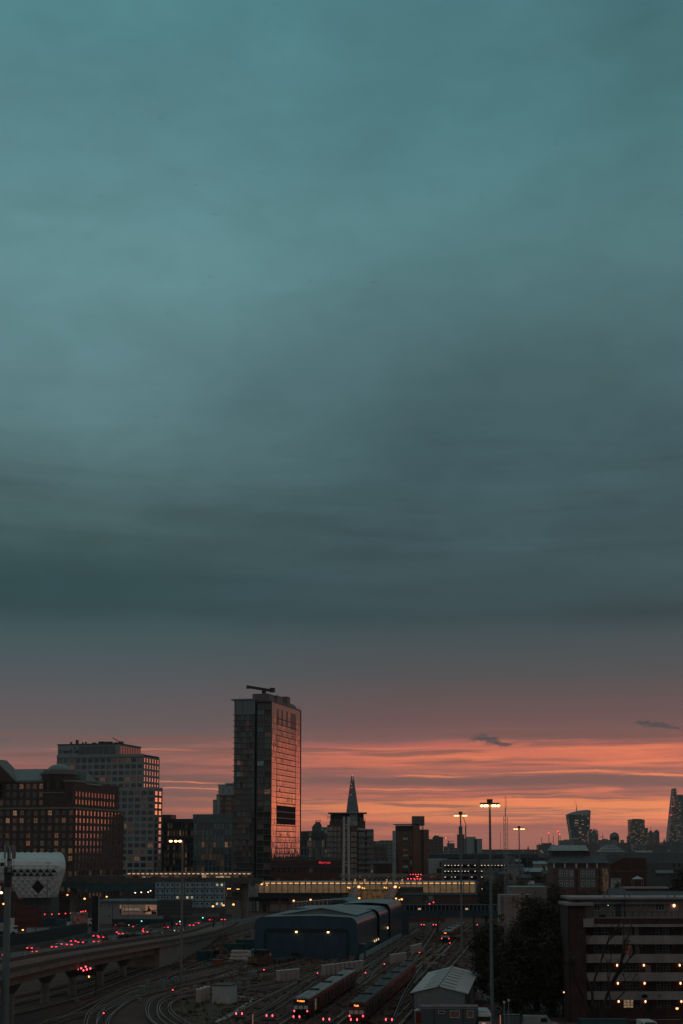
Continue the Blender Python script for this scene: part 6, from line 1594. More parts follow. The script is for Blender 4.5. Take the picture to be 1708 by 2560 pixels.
# ---- the grey gabled shed and the site office in front of it
c0 = Vector((W(1030, 236), 236, 0)); GA = math.atan2(.99, .13) - R(90)
t = thing('gabled_shed', 'grey ribbed shed with a pale gabled roof and long dark rooflights', 'shed', c0, GA)
gw, gl, he, hr = 8.4, 39, 4.75, 5.75
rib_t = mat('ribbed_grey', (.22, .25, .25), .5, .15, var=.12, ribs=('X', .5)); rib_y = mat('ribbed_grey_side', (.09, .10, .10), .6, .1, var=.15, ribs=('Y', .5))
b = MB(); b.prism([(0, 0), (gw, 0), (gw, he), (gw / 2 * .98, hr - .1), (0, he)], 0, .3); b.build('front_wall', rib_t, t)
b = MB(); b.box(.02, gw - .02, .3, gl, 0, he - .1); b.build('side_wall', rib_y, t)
rf = mat('gable_roof', (.50, .48, .46), .55, .1, var=.14, scale=.25, ribs=('Y', .45))
b = MB()
for x0, x1, z0, z1 in ((-.35, gw * .49, he - .12, hr), (gw + .35, gw * .49, he - .12, hr)):
    b.quad((x0, -.4, z0), (x1, -.4, z1), (x1, gl + .3, z1), (x0, gl + .3, z0)); b.quad((x0, -.4, z0 - .1), (x0, gl + .3, z0 - .1), (x1, gl + .3, z1 - .1), (x1, -.4, z1 - .1))
    b.quad((x0, -.4, z0 - .1), (x1, -.4, z1 - .1), (x1, -.4, z1), (x0, -.4, z0)); b.quad((x0, -.4, z0 - .1), (x0, -.4, z0), (x0, gl + .3, z0), (x0, gl + .3, z0 - .1))
b.build('roof', rf, t)
b = MB(); b.cyl((gw * .49, -.45, hr + .02), (gw * .49, gl + .3, hr + .02), .16, n=6); b.build('ridge', grey_paint, t)
for i in range(7):
    y = 2.4 + i * 5.2
    for s in (-1, 1):
        b = MB(); xa, xb = gw * .49 + s * .35, gw * .49 + s * 2.5
        za, zb = hr - .35 / (gw * .49 + .35) * (hr - he + .12), hr - 2.5 / (gw * .49 + .35) * (hr - he + .12)
        b.add([(xa, y, za + .03), (xb, y, zb + .03), (xb, y + 1.0, zb + .03), (xa, y + 1.0, za + .03)], [(0, 1, 2, 3), (3, 2, 1, 0)]); b.build('rooflight', mat('rooflight_dark', (.07, .065, .062), .5), t)
for x in (.1, gw - .1): MB().cyl((x, -.12, 0), (x, -.12, he), .08, n=6).build('downpipe', dark_steel, t)
s_ = MB().box(gw * .56 - .3, gw * .56 + .3, -.08, .0, 1.9, 2.9).build('notice', white_paint, t)
MB().add([(gw * .56 - .22, -.1, 2.05), (gw * .56 + .22, -.1, 2.05), (gw * .56, -.1, 2.45)], [(0, 1, 2)]).build('warning_triangle', mat('triangle_red', (.3, .06, .03), .5), s_)
t = thing('site_office', 'long grey site cabin with three windows in front of the gabled shed', 'site office', (W(1051, 223), 223, 0))
of_ = mat('office_grey', (.085, .105, .11), .6, var=.15); k = 223 / FOC
ow, oz = 141 * k, Zp(2519, 223)
MB().box(0, ow, 0, 2.9, 0, oz).build('wall', of_, t); MB().box(-.08, ow + .1, -.1, 3, oz, oz + .14).build('roof', mat('office_roof', (.18, .12, .11), .6), t); MB().box(0, ow, -.05, .0, oz - .2, oz - .02).build('fascia', grey_paint, t)
for px, w, h, py, m in ((1101, .95, .35, 2531, glass_dark), (1134, 1.4, 1.0, 2536, glow('office_red_lit', (1, .16, .07), .014, patchy=.5)), (1171.5, .9, 1.0, 2536, MATS['office_red_lit'])):
    window(t, ((px - 1051) * k, -.04, Zp(py, 223)), 0, win_mesh(w, h, 1, 1, m, white_paint, .07))
for px in (1083, 1154): MB().box((px - 1051) * k - .05, (px - 1051) * k + .05, -.07, 0, 0, oz).build('joint_cover', dark_steel, t)
t = thing('phone_kiosk', 'narrow kiosk with a dim red panel at the end of the long site cabin', 'kiosk', (W(1036, 224), 224, 0))
MB().box(0, .9, 0, .9, 0, Zp(2527, 224)).build('body', grey_paint, t); MB().box(.1, .8, -.04, .01, 1.2, Zp(2531, 224)).build('panel', glow('kiosk_red', (1, .1, .06), .008, base=(.06, .015, .015)), t); MB().prism([(-.1, Zp(2527, 224)), (1.0, Zp(2527, 224)), (.45, Zp(2523, 224))], -.1, 1.0).build('roof', white_paint, t)
t = thing('lorry', 'white lorry with a dark windscreen parked at the end of the long site cabin', 'lorry', (W(1205, 223), 223, 0)); k = 223 / FOC
MB().box(-1.2, 1.2, 1.9, 7.5, .9, 2.9).build('cargo_box', mat('lorry_white', (.42, .44, .44), .5), t); b = MB(); b.xprism([(0, .45), (1.8, .45), (1.8, 2.75), (.25, 2.75), (0, 1.6)], -1.15, 1.15); b.build('cab', white_paint, t)
MB().box(-1.05, 1.05, -.03, .15, 1.65, 2.35).build('windscreen', glass_dark, t); MB().box(-1.1, 1.1, -.05, .0, .5, 1.0).build('grille', black_paint, t); MB().box(-.25, .25, -.06, -.0, 1.25, 1.45).build('badge_lamp', glow('lorry_lamp', (1, .35, .15), .4), t)
for x in (-1, 1):
    for y in (.9, 6): MB().cyl((x - .14, y, .45), (x + .14, y, .45), .45, n=10).build('wheel', rubber, t)

# ================================================================ masts and lamps
def highmast(label, px, base_py, d, top_py, heads, m, bright=True):
    t = thing('lighting_mast', label, 'lighting mast', (W(px, d, 2300), d, 0), 0, 'tall lighting masts'); z = Zp(top_py, d); 
    MB().cyl((0, 0, 0), (0, 0, z), .32, .17, 10).build('pole', m, t); b = MB(); b.cyl((0, 0, z - .3), (0, 0, z + .5), .45, .5, 10); b.box(-max(heads) - .2, max(heads) + .2, -.12, .12, z - .25, z - .08); b.build('head_frame', dark_steel, t)
    for x in heads:
        l = MB(); l.box(x - .22, x + .22, -.4, .25, z - .42, z - .26); l = l.build('floodlight', dark_steel, t)
        MB().ball((x, -.3, z - .56), .27 if d < 300 else .36, .27, .2).build('bulb', bulb_flood if bright else glow('flood_dim', (1.0, .42, .16), 5), l)
    return t
mast_m = mat('mast_teal_grey', (.15, .19, .20), .5, .2, var=.15)
highmast('nearest lighting mast with a brilliant row of floodlights beside the big dark tree', 1228, 2547, 237, 2006, (-1.3, -.78, -.5, .45, .8, 1.35), mast_m)
highmast('lighting mast with dimmer floodlights rising from behind the distant train', 1154, 2387, 380, 2034, (-1.35, -.75, .75, 1.35), mast_m, False)
highmast('small far lighting mast with floodlights standing behind the big dark tree', 1301, 2300, 519, 2069, (-1.6, -.8, .8, 1.6), mast_m, False)
t = thing('lighting_mast', 'tall grey mast carrying three orange floodlamps on an arm to one side', 'lighting mast', (W(454.5, 303, 2300), 303, 0), 0, 'tall lighting masts')
z = Zp(2100, 303); MB().cyl((0, 0, 0), (0, 0, z), .26, .2, 10).build('pole', mat('mast_pink_grey', (.22, .19, .18), .5, .2), t); b = MB(); b.cyl((.5, 0, z - .1), (-2.9, 0, z - .1), .07, n=5); b.build('arm', dark_steel, t)
for px in (425, 437.5, 448): l = MB().box((px - 454.5) * 303 / FOC - .3, (px - 454.5) * 303 / FOC + .3, -.3, .2, z - .1, z + .12).build('floodlight', dark_steel, t); MB().ball(((px - 454.5) * 303 / FOC, -.2, z - .26), .34, .28, .22).build('bulb', bulb_flood, l)
t = thing('telecom_mast', 'thick grey telecom pole crowned with panel antennas', 'telecom mast', (W(15, 200, 2400), 200, 0))
z = Zp(2195, 200); MB().cyl((0, 0, 0), (0, 0, z), .58, .40, 14).build('pole', mast_m, t); k = 200 / FOC
b = MB(); b.cyl((0, 0, z), (0, 0, Zp(2120, 200)), .1, n=6); b.cyl((0, 0, z - 1.2), (0, 0, z + 1.5), .55, n=8); b.build('headframe', dark_steel, t)
for i, (px, y, m) in enumerate(((8.5, .3, grey_paint), (12, -.5, grey_paint), (16.5, .5, grey_paint), (24, -.4, grey_paint), (29, .2, mat('antenna_pink', (.40, .26, .22), .5)), (33, .5, grey_paint))):
    MB().box((px - 19.5) * k - .12, (px - 19.5) * k + .12, y - .1, y + .1, Zp(2147, 200), Zp(2112 + i % 2 * 3, 200)).build('panel_antenna', m, t)
for i in range(9): x = rnd.uniform(-.75, .75); zz = Zp(2150 + i * 5, 200); MB().box(x - .22, x + .22, rnd.uniform(-.75, -.3), .2, zz - .3, zz + .15).build('radio_unit', rnd.choice([dark_steel, grey_paint, black_paint]), t)
b = MB()
for i in range(7): x = -.75 + i * .25; b.path([(x, -.3, Zp(2147, 200)), (x * 1.2, -.5, Zp(2165, 200)), (x * .5, -.55, Zp(2190, 200))], .03, 4)
b.build('cable', black_paint, t)
t = thing('lattice_mast', 'slender lattice radio mast with a whip aerial in front of the big dark tree', 'radio mast', (W(1267, 245, 2300), 245, 0)); k = 245 / FOC
b = MB(); zt = Zp(2043, 245); n_ = 40
c3 = [(-.33, -.2), (.33, -.2), (0, .35)]
for x, y in c3: b.cyl((x, y, 0), (x, y, zt), .045, n=4)
for i in range(n_):
    z0, z1 = zt * i / n_, zt * (i + 1) / n_
    for q in range(3): b.cyl((*c3[q], z0), (*c3[(q + 1) % 3], z1), .025, n=3)
b.build('lattice', steel, t); b = MB(); b.cyl((0, 0, zt), (0, 0, Zp(2020, 245)), .07, n=5); b.cyl((0, 0, zt), (0, 0, Zp(1988, 245)), .035, n=4); b.cyl((.18, 0, Zp(2025, 245)), (.18, 0, Zp(1994, 245)), .03, n=4); b.build('aerial', dark_steel, t)
t = thing('aerial_pole', 'thin bare aerial pole just left of the lattice radio mast', 'pole', (W(1252, 300), 300, 0)); MB().cyl((0, 0, 0), (0, 0, Zp(2080, 300)), .07, .03, n=5).build('pole', dark_steel, t); MB().box(-.2, .2, -.2, .2, 0, .3).build('foot', concrete, t)

LAMPM = {}
def street_lamp(lab, px, py, h, bulb, r=.30, group='street lamps', arm=.9, d=None):
    d = d or D(py, h); h = Zp(py, d)
    t = thing('street_lamp', lab, 'street lamp', (W(px, d), d, 0), 0, group)
    key = round(h, 1), bulb.name, r
    if key not in LAMPM:
        a = MB(); a.cyl((arm, 0, 0), (arm, 0, h + .25), .09, .06, 6); a.cyl((arm, 0, h + .25), (0, 0, h + .25), .05, n=5)
        c = MB(); c.box(-.45, .45, -.18, .18, h + .14, h + .34); e = MB(); e.ball((0, -.05, h), r, r, r * .8)
        LAMPM[key] = a.mesh('pole', dark_steel), c.mesh('lamp_head', dark_steel), e.mesh('bulb', bulb)
    for n_, m_ in zip(('pole', 'lamp_head', 'bulb'), LAMPM[key]): put_obj(n_, m_, t)
    return t
for q in (('bright white street lamp at the photo edge beside the telecom mast', 6, 2232, 10, bulb_white, .6), ('orange street lamp just below the bright white one at the photo edge', 12.5, 2260, 9, bulb_sodium, .4), ('orange street lamp in front of the white pavilion', 73, 2228, 9, bulb_sodium, .42),
          ('orange street lamp under the tapering end of the white pavilion', 124, 2243, 9, bulb_sodium, .42), ('upper of two orange lamps beside the white pavilion', 174, 2226.5, 9, bulb_sodium, .36), ('lower of two orange lamps beside the white pavilion', 171, 2237.5, 9, bulb_sodium, .36),
          ('orange street lamp between the pavilion and the black totem', 214, 2247, 9, bulb_sodium, .42), ('white street lamp above the pale roadside shed', 262, 2219, 11, bulb_white, .42), ('orange street lamp beside the black totem', 269, 2242, 9, bulb_sodium, .36), ('lone orange lamp above the retaining wall beside the telecom mast', 62, 2325, 5, bulb_sodium, .28),
          ('first white lamp of the line before the blue cabins', 340, 2232, 10, bulb_white, .26), ('second white lamp of the line before the blue cabins', 355, 2231, 10, bulb_white, .26), ('third white lamp of the line before the blue cabins', 372, 2230.5, 10, bulb_white, .26), ('fourth white lamp of the line before the blue cabins', 378, 2227, 10, bulb_white, .26),
          ('fifth white lamp of the line before the blue cabins', 391, 2229, 10, bulb_white, .26), ('sixth white lamp of the line before the blue cabins', 406, 2228, 10, bulb_white, .26), ('seventh white lamp of the line before the blue cabins', 424, 2225.5, 10, bulb_white, .24), ('orange lamp in front of the blue cabins next to the tall mast', 430, 2231.5, 9, bulb_sodium, .36),
          ('starry orange lamp in front of the blue cabins past the tall mast', 462, 2232, 9, bulb_sodium, .45), ('white lamp high before the last blue cabins', 491, 2221, 10, bulb_white, .32), ('left of two orange lamps under the platform end', 571, 2222, 9, bulb_sodium, .36), ('right of two orange lamps under the platform end', 576, 2222, 9, bulb_sodium, .36),
          ('pale lamp under the platform next to the white lift tower', 594, 2223, 9, bulb_amber, .3), ('second pale lamp under the platform next to the white lift tower', 598, 2223, 9, bulb_amber, .3), ('lowest orange lamp behind the road sign', 534, 2266, 7, bulb_sodium, .4), ('middle orange lamp between the road sign and the lift tower', 560, 2263.5, 7, bulb_sodium, .4),
          ('orange lamp closest to the foot of the lift tower', 585, 2261.5, 7, bulb_sodium, .45), ('left orange lamp over the station platform frames', 735, 2252, 7, bulb_sodium, .42), ('right orange lamp over the station platform frames', 777, 2249.5, 7, bulb_sodium, .42), ('orange lamp at the left end of the footbridge', 655, 2211, 11, bulb_sodium, .4, 'street lamps', .9, 632), ('small amber lamp under the left end of the footbridge', 668, 2213, 10, bulb_amber, .3, 'street lamps', .9, 632),
          ('large orange lamp below the lattice vault by the first escalator', 897.5, 2217.5, 10, bulb_sodium, .62, 'street lamps', .9, 625), ('large orange lamp below the lattice vault by the second escalator', 988, 2217.5, 10, bulb_sodium, .62, 'street lamps', .9, 625), ('low orange lamp at the foot of the first escalator', 898, 2245.5, 6, bulb_sodium, .45, 'street lamps', .9, 600),
          ('low orange lamp at the foot of the second escalator', 990, 2246.5, 6, bulb_sodium, .4, 'street lamps', .9, 600), ('orange lamp right of the second escalator foot', 1004, 2248.5, 6, bulb_sodium, .45, 'street lamps', .9, 600), ('tiny amber lamp right of the second escalator', 998, 2249.5, 6, bulb_amber, .3, 'street lamps', .9, 600),
          ('starry orange street lamp at the photo corner before the estate', 1683, 2521.5, 3.2, bulb_sodium, .22, 'street lamps', .12), ('small orange lamp between the dark tree and the brick stair tower', 1404, 2481, 5.5, bulb_sodium, .12, 'street lamps', .1)):
    street_lamp(*q)
for i, px in enumerate((870, 874, 881, 884, 906, 911, 961, 966, 981, 998)):
    d = 634; t = thing('platform_lamp', '%s small amber lamp hanging under the lattice vault, counted from the twin mast' % ordn[i], 'lamp', (W(px, d), d, 0), 0, 'amber lamps under the vault'); z = Zp(2219 + i % 3, d)
    MB().cyl((0, .2, 0), (0, .2, z + .3), .05, n=4).build('post', dark_steel, t); MB().ball((0, 0, z), .3).build('bulb', bulb_amber, t)
for i in range(10):
    px = 932 + i * 3.2; d = 590; t = thing('platform_lamp', '%s lamp of the bright orange string below the two escalators' % ordn[i], 'lamp', (W(px, d), d, 0), 0, 'orange string of platform lamps'); z = Zp(2255 - i * .4, d)
    MB().cyl((0, .2, 0), (0, .2, z), .05, n=4).build('post', dark_steel, t); MB().ball((0, 0, z), .24).build('bulb', glow('string_lamp', (1, .45, .16), 8), t)
for lab, px, py, m in (('green traffic light beside the lit banner poster', 357, 2303, bulb_green), ('green traffic light behind the tall mast with three floodlamps', 452, 2304, bulb_green), ('amber traffic light beside the black waiting car', 361, 2319, bulb_amber), ('green traffic light past the tall mast with three floodlamps', 509, 2294.5, bulb_green)):
    d = 525; t = thing('traffic_light', lab, 'traffic light', (W(px, d), d, 0), 0, 'traffic lights'); z = Zp(py, d)
    MB().cyl((0, .1, 0), (0, .1, z + .5), .07, n=6).build('post', dark_steel, t); MB().box(-.2, .2, -.05, .25, z - .5, z + .6).build('head', black_paint, t); MB().ball((0, -.12, z), .22, .1).build('lamp', m, t)
for i, (px, h) in enumerate(((284, 9), (186, 9), (323, 8), (560, 8), (94, 10), (121, 11))):
    d = (505, 470, 515, 480, 455, 520)[i]; t = thing('street_lamp', ('unlit dark lamp column before the parked red roofed car', 'unlit lamp column crossing the small billboard', 'unlit thin lamp column over the lit banner poster', 'unlit lamp column near the gantry end', 'unlit lamp column crossing the white container', 'unlit double armed lamp column before the white pavilion')[i], 'street lamp', (W(px, d), d, 0), 0, 'unlit lamp columns')
    h = Zp((2258, 2285, 2250, 2255, 2240, 2158)[i], d); MB().cyl((0, 0, 0), (0, 0, h), .14, .07, 6).build('pole', dark_steel, t); b = MB(); b.box(-.9, .9, -.1, .1, h, h + .14); b.build('lamp_head', dark_steel, t)

# ================================================================ estate block
EX = W(1404, 236, 2400)
t = thing('estate_block', 'six storey brick estate block with white access balconies and glowing wall lamps', 'apartment block', (EX, 236, 0))
def hx(px): return W(px, 236, 2400) - EX
def hz(py): return Zp(py, 236)
est_br = brickmat('estate_brick', (.075, .030, .024), (.058, .025, .021), (.07, .05, .045)); est_dk = brickmat('estate_brick_dark', (.085, .032, .026), (.06, .026, .022), (.08, .06, .05))
est_w = mat('estate_white', (.31, .285, .275), .75, var=.24, scale=.5, stretch=(1, 1, .25)); est_r = mat('estate_render', (.26, .235, .225), .8, var=.15, scale=.4)
XR = hx(1830)
b = MB(); b.box(hx(1422), hx(1466), 0, 8, 0, hz(2264)); b.build('stair_tower', est_br, t)
b = MB(); b.box(hx(1418), hx(1486), -.6, 8.4, hz(2264), hz(2257.5)); b.build('roof_slab', est_w, t)
MB().cyl((hx(1423), -.1, 0), (hx(1423), -.1, hz(2264)), .09, n=6).build('downpipe', black_paint, t)
b = MB(); b.box(hx(1466), XR, 2.6, 12, 0, hz(2311)); b.build('wall', est_dk, t)
b = MB(); b.box(hx(1466), XR, 3.2, 11.5, hz(2311), hz(2252)); b.build('top_floor_wall', est_r, t)
b = MB(); b.box(hx(1434), XR, 1.5, 12.6, hz(2250), hz(2244.5)); b.box(hx(1466), XR, 2.2, 3.2, hz(2262), hz(2250)); b.build('roof', [est_w], t)
MB().box(hx(1435), XR, 1.4, 1.6, hz(2252), hz(2249.6)).build('gutter', black_paint, t)
for px in (1523, 1536, 1575, 1587, 1684, 1702): MB().cyl((hx(px), 3, hz(2245)), (hx(px), 3, hz(2239)), .08, n=5).build('roof_vent', dark_steel, t)
b = MB(); b.box(hx(1486), XR, .55, .75, hz(2311), hz(2296.5)); b.build('brick_parapet', est_dk, t)
b = MB(); b.box(hx(1461), XR, .5, 3.2, hz(2318), hz(2311.2)); b.box(hx(1484), XR, .45, .8, hz(2296.5), hz(2294.6)); b.build('walkway_slab', est_w, t)
b = MB(); b.box(hx(1460), hx(1486), -.35, .5, hz(2318), hz(2296.5)); b.build('balcony_end', est_w, t)
b = MB()
for i in range(22): b.cyl((hx(1486 + i * 16.6), .62, hz(2295)), (hx(1486 + i * 16.6), .62, hz(2280.5)), .05, n=4)
b.cyl((hx(1486), .62, hz(2280.5)), (XR, .62, hz(2280.5)), .045, n=4); b.build('railing', dark_steel, t)
lit_net = glow('net_curtain', (1, .78, .5), .004, base=(.14, .15, .15), patchy=.5)
lit_home = glow('home_lit', (1.0, .68, .36), .22, patchy=.55, scale=2.4)
lit_red = glow('home_red', (1.0, .28, .12), .12, patchy=.8, scale=2.0)
for f, (pt, pb) in enumerate(((2339.7, 2361.5), (2386, 2407.8), (2432.4, 2454), (2479.6, 2500.5))):
    b = MB(); b.box(hx(1487), XR, .5, .72, hz(pb), hz(pt)); b.box(hx(1487), XR, .72, 2.6, hz(pb), hz(pb) + .18); b.build('balcony', est_w, t)
    b = MB(); n_ = 6; x0, x1 = hx(1462), hx(1487)
    pts = [(x0, 2.6), (x0, .9)] + [(x0 + .5 - .5 * math.cos(a), .9 - .55 * math.sin(a)) for a in [math.pi / 2 * i / n_ for i in range(1, n_ + 1)]] + [(x1, .35)]
    for p, q in zip(pts, pts[1:]): b.quad((p[0], p[1], hz(pb)), (q[0], q[1], hz(pb)), (q[0], q[1], hz(pt)), (p[0], p[1], hz(pt)))
    b.add([(p[0], p[1], hz(pb)) for p in pts] + [(x1, 2.6, hz(pb))], [tuple(range(len(pts) + 1))[::-1]]); b.add([(p[0], p[1] + .15, hz(pt) + .0) for p in pts] + [(x1, 2.6, hz(pt) - .9), (x0 + .2, 2.6, hz(pt) - .9)], [tuple(range(len(pts) + 2))])
    b.build('balcony_end', est_w, t)
for f, pc in enumerate((2330.5, 2376, 2423.5, 2469, 2514)):
    for i, (px, w, nx) in enumerate(((1499, .65, 1), (1520.6, 1.05, 2), (1577, 1.55, 3), (1602, .65, 1), (1654, .6, 1), (1674.5, 1.05, 2), (1730, 1.5, 3))):
        g = glass_dark
        if i == 2 and f == 1: g = lit_red
        if i == 2 and f == 4: g = lit_home
        if i in (2, 3) and f in (0, 1) and g is glass_dark: g = lit_net
        window(t, (hx(px), 2.57, hz(pc)), 0, win_mesh(w, 1.25, nx, 3, g, grey_paint, .06))
    b = MB(); b.box(hx(1622), hx(1636), 2.5, 2.62, hz(pc + 22), hz(pc - 8)); b.build('door', [mat('door_navy', (.02, .04, .07), .5), black_paint, mat('door_pale', (.24, .24, .23), .6), black_paint, black_paint][f], t)
    for px in (1546, 1613, 1692):
        if f < 2: MB().ball((hx(px), 2.45, hz(pc - 8)), .16).build('wall_lamp', mat('lamp_unlit', (.36, .38, .38), .5), t)
for px, w, nx, h, py in ((1504, .95, 2, 1.05, 2270), (1612, .35, 1, .5, 2267), (1664, 1.35, 3, 1.0, 2270)): window(t, (hx(px), 3.17, hz(py)), 0, win_mesh(w, h, nx, 1, glass_dark, white_paint, .07))
MB().box(hx(1551), hx(1565.5), 3.1, 3.22, hz(2294), hz(2264.5)).build('door', mat('door_teal', (.03, .075, .09), .5), t)
MB().cyl((hx(1570), 1.9, hz(2311)), (hx(1570), 1.9, hz(2251)), .08, n=6).build('downpipe', black_paint, t)
MB().box(hx(1530), hx(1533.5), 3.05, 3.2, hz(2269), hz(2264)).build('alarm_box', dark_steel, t); MB().ball((hx(1532), 3.0, hz(2265.5)), .06).build('alarm_light', bulb_green, t)
est_lamp = glow('balcony_lamp', (1.0, .45, .23), 4)
for f, py in enumerate((2416.5, 2462, 2508)):
    for px in (1550, 1617.5, 1708):
        l = MB().ball((hx(px + f), 2.42, hz(py)), .13, .11, .19, 10, 6).build('wall_lamp', est_lamp, t)
l = MB().ball((hx(1700), 3.05, hz(2266)), .2, .13, .25, 10, 6).build('wall_lamp', est_lamp, t)
for px, w in ((1594, 1.5), (1605, 1.0), (1645, .5)): MB().box(hx(px), hx(px) + w, .47, .49, hz(2496), hz(2488 if w > 1 else 2486)).build('banner', mat('banner_teal', (.14, .22, .24), .7), t)
for i, (x0, x1, py) in enumerate(((1508, 1522, 2292),)): MB().ball((hx(1515), 2.4, hz(2292)), .5, .3, .25).build('plant_pot', mat('pot_green', (.03, .04, .02), .9), t)
container('teal container below the bare tree at the foot of the estate block', 1443, 2560, 222, 7.2, corrug('teal_container', (.035, .105, .115)), 0, 0, 'shipping containers', 2.05)
container('grey green container at the photo bottom beside the nearest lighting mast', 1254, 2560, 221, 2.6, corrug('sage_container', (.11, .14, .14)), 0, 0, 'shipping containers', 2.8)
t = thing('garden_wall', 'brick garden wall between the bare tree and the parked pale van', 'wall', (W(1562, 226), 226, 0)); MB().box(0, 8, 0, .3, 0, 1.5).build('wall', est_br, t); MB().box(-.05, 8.05, -.05, .35, 1.5, 1.58).build('coping', concrete, t)
for i in range(2):
    t = thing('lattice_pole', ['thin grey service pole beside the grey green container', 'second thin service pole beside the grey green container'][i], 'pole', (W((1256, 1267)[i], 219), 219, 0)); MB().cyl((0, 0, 0), (0, 0, Zp((2505, 2500)[i], 219)), .06, n=5).build('pole', steel, t); MB().box(-.15, .15, -.1, .1, Zp((2505, 2500)[i], 219) - .2, Zp((2505, 2500)[i], 219) + .1).build('head', white_paint, t)
t = thing('bollard_light', 'thin post with a lit orange strip at the foot of the nearest lighting mast', 'post', (W(1246, 221), 221, 0)); MB().box(-.1, .1, 0, .2, 0, Zp(2536, 221)).build('post', dark_steel, t); MB().box(-.05, .05, -.03, .0, 1.0, Zp(2538, 221)).build('light_strip', glow('strip_orange', (1, .35, .15), .4), t)
t = thing('marker_post', 'orange lit marker post beside the buffer stops', 'post', (W(635, 229), 229, 0)); MB().box(-.09, .09, 0, .18, 0, 2.2).build('post', dark_steel, t); MB().box(-.06, .06, -.02, .0, .4, 2.1).build('light_strip', glow('strip_orange2', (1, .4, .2), .25), t)

# ================================================================ trees
leafA = mat('leaf_dark', (.055, .050, .030), .7, var=.5, scale=1.2); leafB = mat('leaf_brown', (.07, .05, .03), .7, var=.5, scale=1.2); leafC = mat('leaf_deep', (.036, .036, .024), .7, var=.4)
bark = mat('bark', (.035, .026, .022), .9, var=.4)
def leaf_crown(q, c, rx, ry, rz, n_cl, per, size, spread):
    """clumps of small leaves spread through an ellipsoid, uneven at the edge and open between the clumps"""
    b = MB()
    for _ in range(n_cl):
        while True:
            u = Vector((q.uniform(-1, 1), q.uniform(-1, 1), q.uniform(-1, 1)))
            if .25 < u.length < 1: break
        u *= q.uniform(.86, 1.1) if u.length > .6 else 1
        cc = Vector((c[0] + u.x * rx, c[1] + u.y * ry, c[2] + u.z * rz)); m = q.choice((0, 0, 1, 2)); s = spread * q.uniform(.6, 1.3)
        for _ in range(per):
            p = cc + Vector((q.gauss(0, s), q.gauss(0, s), q.gauss(0, s * .7)))
            a = Vector((q.uniform(-1, 1), q.uniform(-1, 1), q.uniform(-.6, .6))).normalized(); d = a.orthogonal().normalized(); d.rotate(Matrix.Rotation(q.uniform(0, 6.3), 3, a)); l = size * q.uniform(.6, 1.4)
            b.add([p - a * l, p - d * l * .5, p + a * l, p + d * l * .5], [(0, 1, 2, 3)], m)
    return b
def tree(label, px, d, top_py, hw_px, low=.12, n_cl=220, per=34, size=.22, spread=.55, name='tree', group=None, base_z=0.0, sq=1.0):
    q = random.Random(int(px * 7 + d)); k = d / FOC; h = Zp(top_py, d) - base_z; rx = hw_px * k
    t = thing(name, label, 'tree', (W(px, d, top_py), d, base_z), 0, group)
    b = MB(); b.cyl((0, 0, 0), (0, 0, h * .45), h * .028 + .08, h * .018 + .05, 8)
    for i in range(7):
        a = i * 2.4; r = rx * q.uniform(.4, .75); z0 = h * q.uniform(.2, .42)
        b.cyl((0, 0, z0), (r * math.cos(a), r * math.sin(a), h * q.uniform(.5, .85)), h * .012 + .03, .03, 5)
    b.build('trunk', bark, t)
    z0 = h * low; leaf_crown(q, (0, 0, (h + z0) / 2), rx, rx * .9, (h - z0) / 2 * sq, n_cl, per, size, spread).build('crown', [leafA, leafB, leafC], t)
    return t
tree('broad dark tree beside the gabled shed with foliage down to the ground', 1236, 268, 2296, 58, .06, 420, 46, .24, .6)
tree('tallest dark tree reaching to the estate block stair tower', 1338, 252, 2240, 70, .05, 620, 46, .24, .62)
tree('dark tree between the two biggest trees, filling the ground below them', 1288, 246, 2330, 66, .02, 420, 46, .24, .6)
tree('dark low tree against the brick stair tower', 1380, 244, 2330, 40, .02, 260, 44, .24, .5)
tree('smaller dark tree rising behind the tallest dark tree', 1392, 300, 2215, 34, .2, 160, 36, .26, .6)
tree('dark tree overlapping the roofs at the photo edge above the estate block', 1706, 400, 2166, 34, .1, 200, 34, .34, .8)
for i, (px, d, py, hw, lab) in enumerate(((1302, 470, 2196, 15, 'bush topped tree beside the dark pyramid roof'), (1345, 560, 2182, 22, 'low tree before the brick school block'), (1322, 640, 2176, 16, 'small tree among the low pale roofs'), (1215, 560, 2198, 22, 'dark tree at the end of the amber footbridge'), (1240, 600, 2192, 22, 'second dark tree past the end of the amber footbridge'), (1268, 640, 2190, 18, 'third dark tree past the end of the amber footbridge'),
    (1365, 900, 2140, 24, 'dark tree mass left of the school roof'), (1345, 1200, 2137, 20, 'distant tree below the humped roof'), (1548, 440, 2200, 11, 'round tree beside the white lean to shed'), (1200, 1500, 2131, 16, 'distant tree at the foot of the pale far block'), (1235, 1300, 2134, 20, 'distant low tree beyond the car park'), (1285, 1100, 2140, 24, 'wide distant tree beyond the car park'), (1375, 480, 2205, 16, 'tree against the corner of the brick school block'), (1462, 480, 2226, 12, 'low tree before the brick school block base'), (1500, 470, 2228, 14, 'low bush at the base of the school stair window'))):
    tree(lab, px, d, py, hw, .1, 70, 26, .32 * d / 480, .7 * d / 480, 'tree', 'trees among the low roofs')
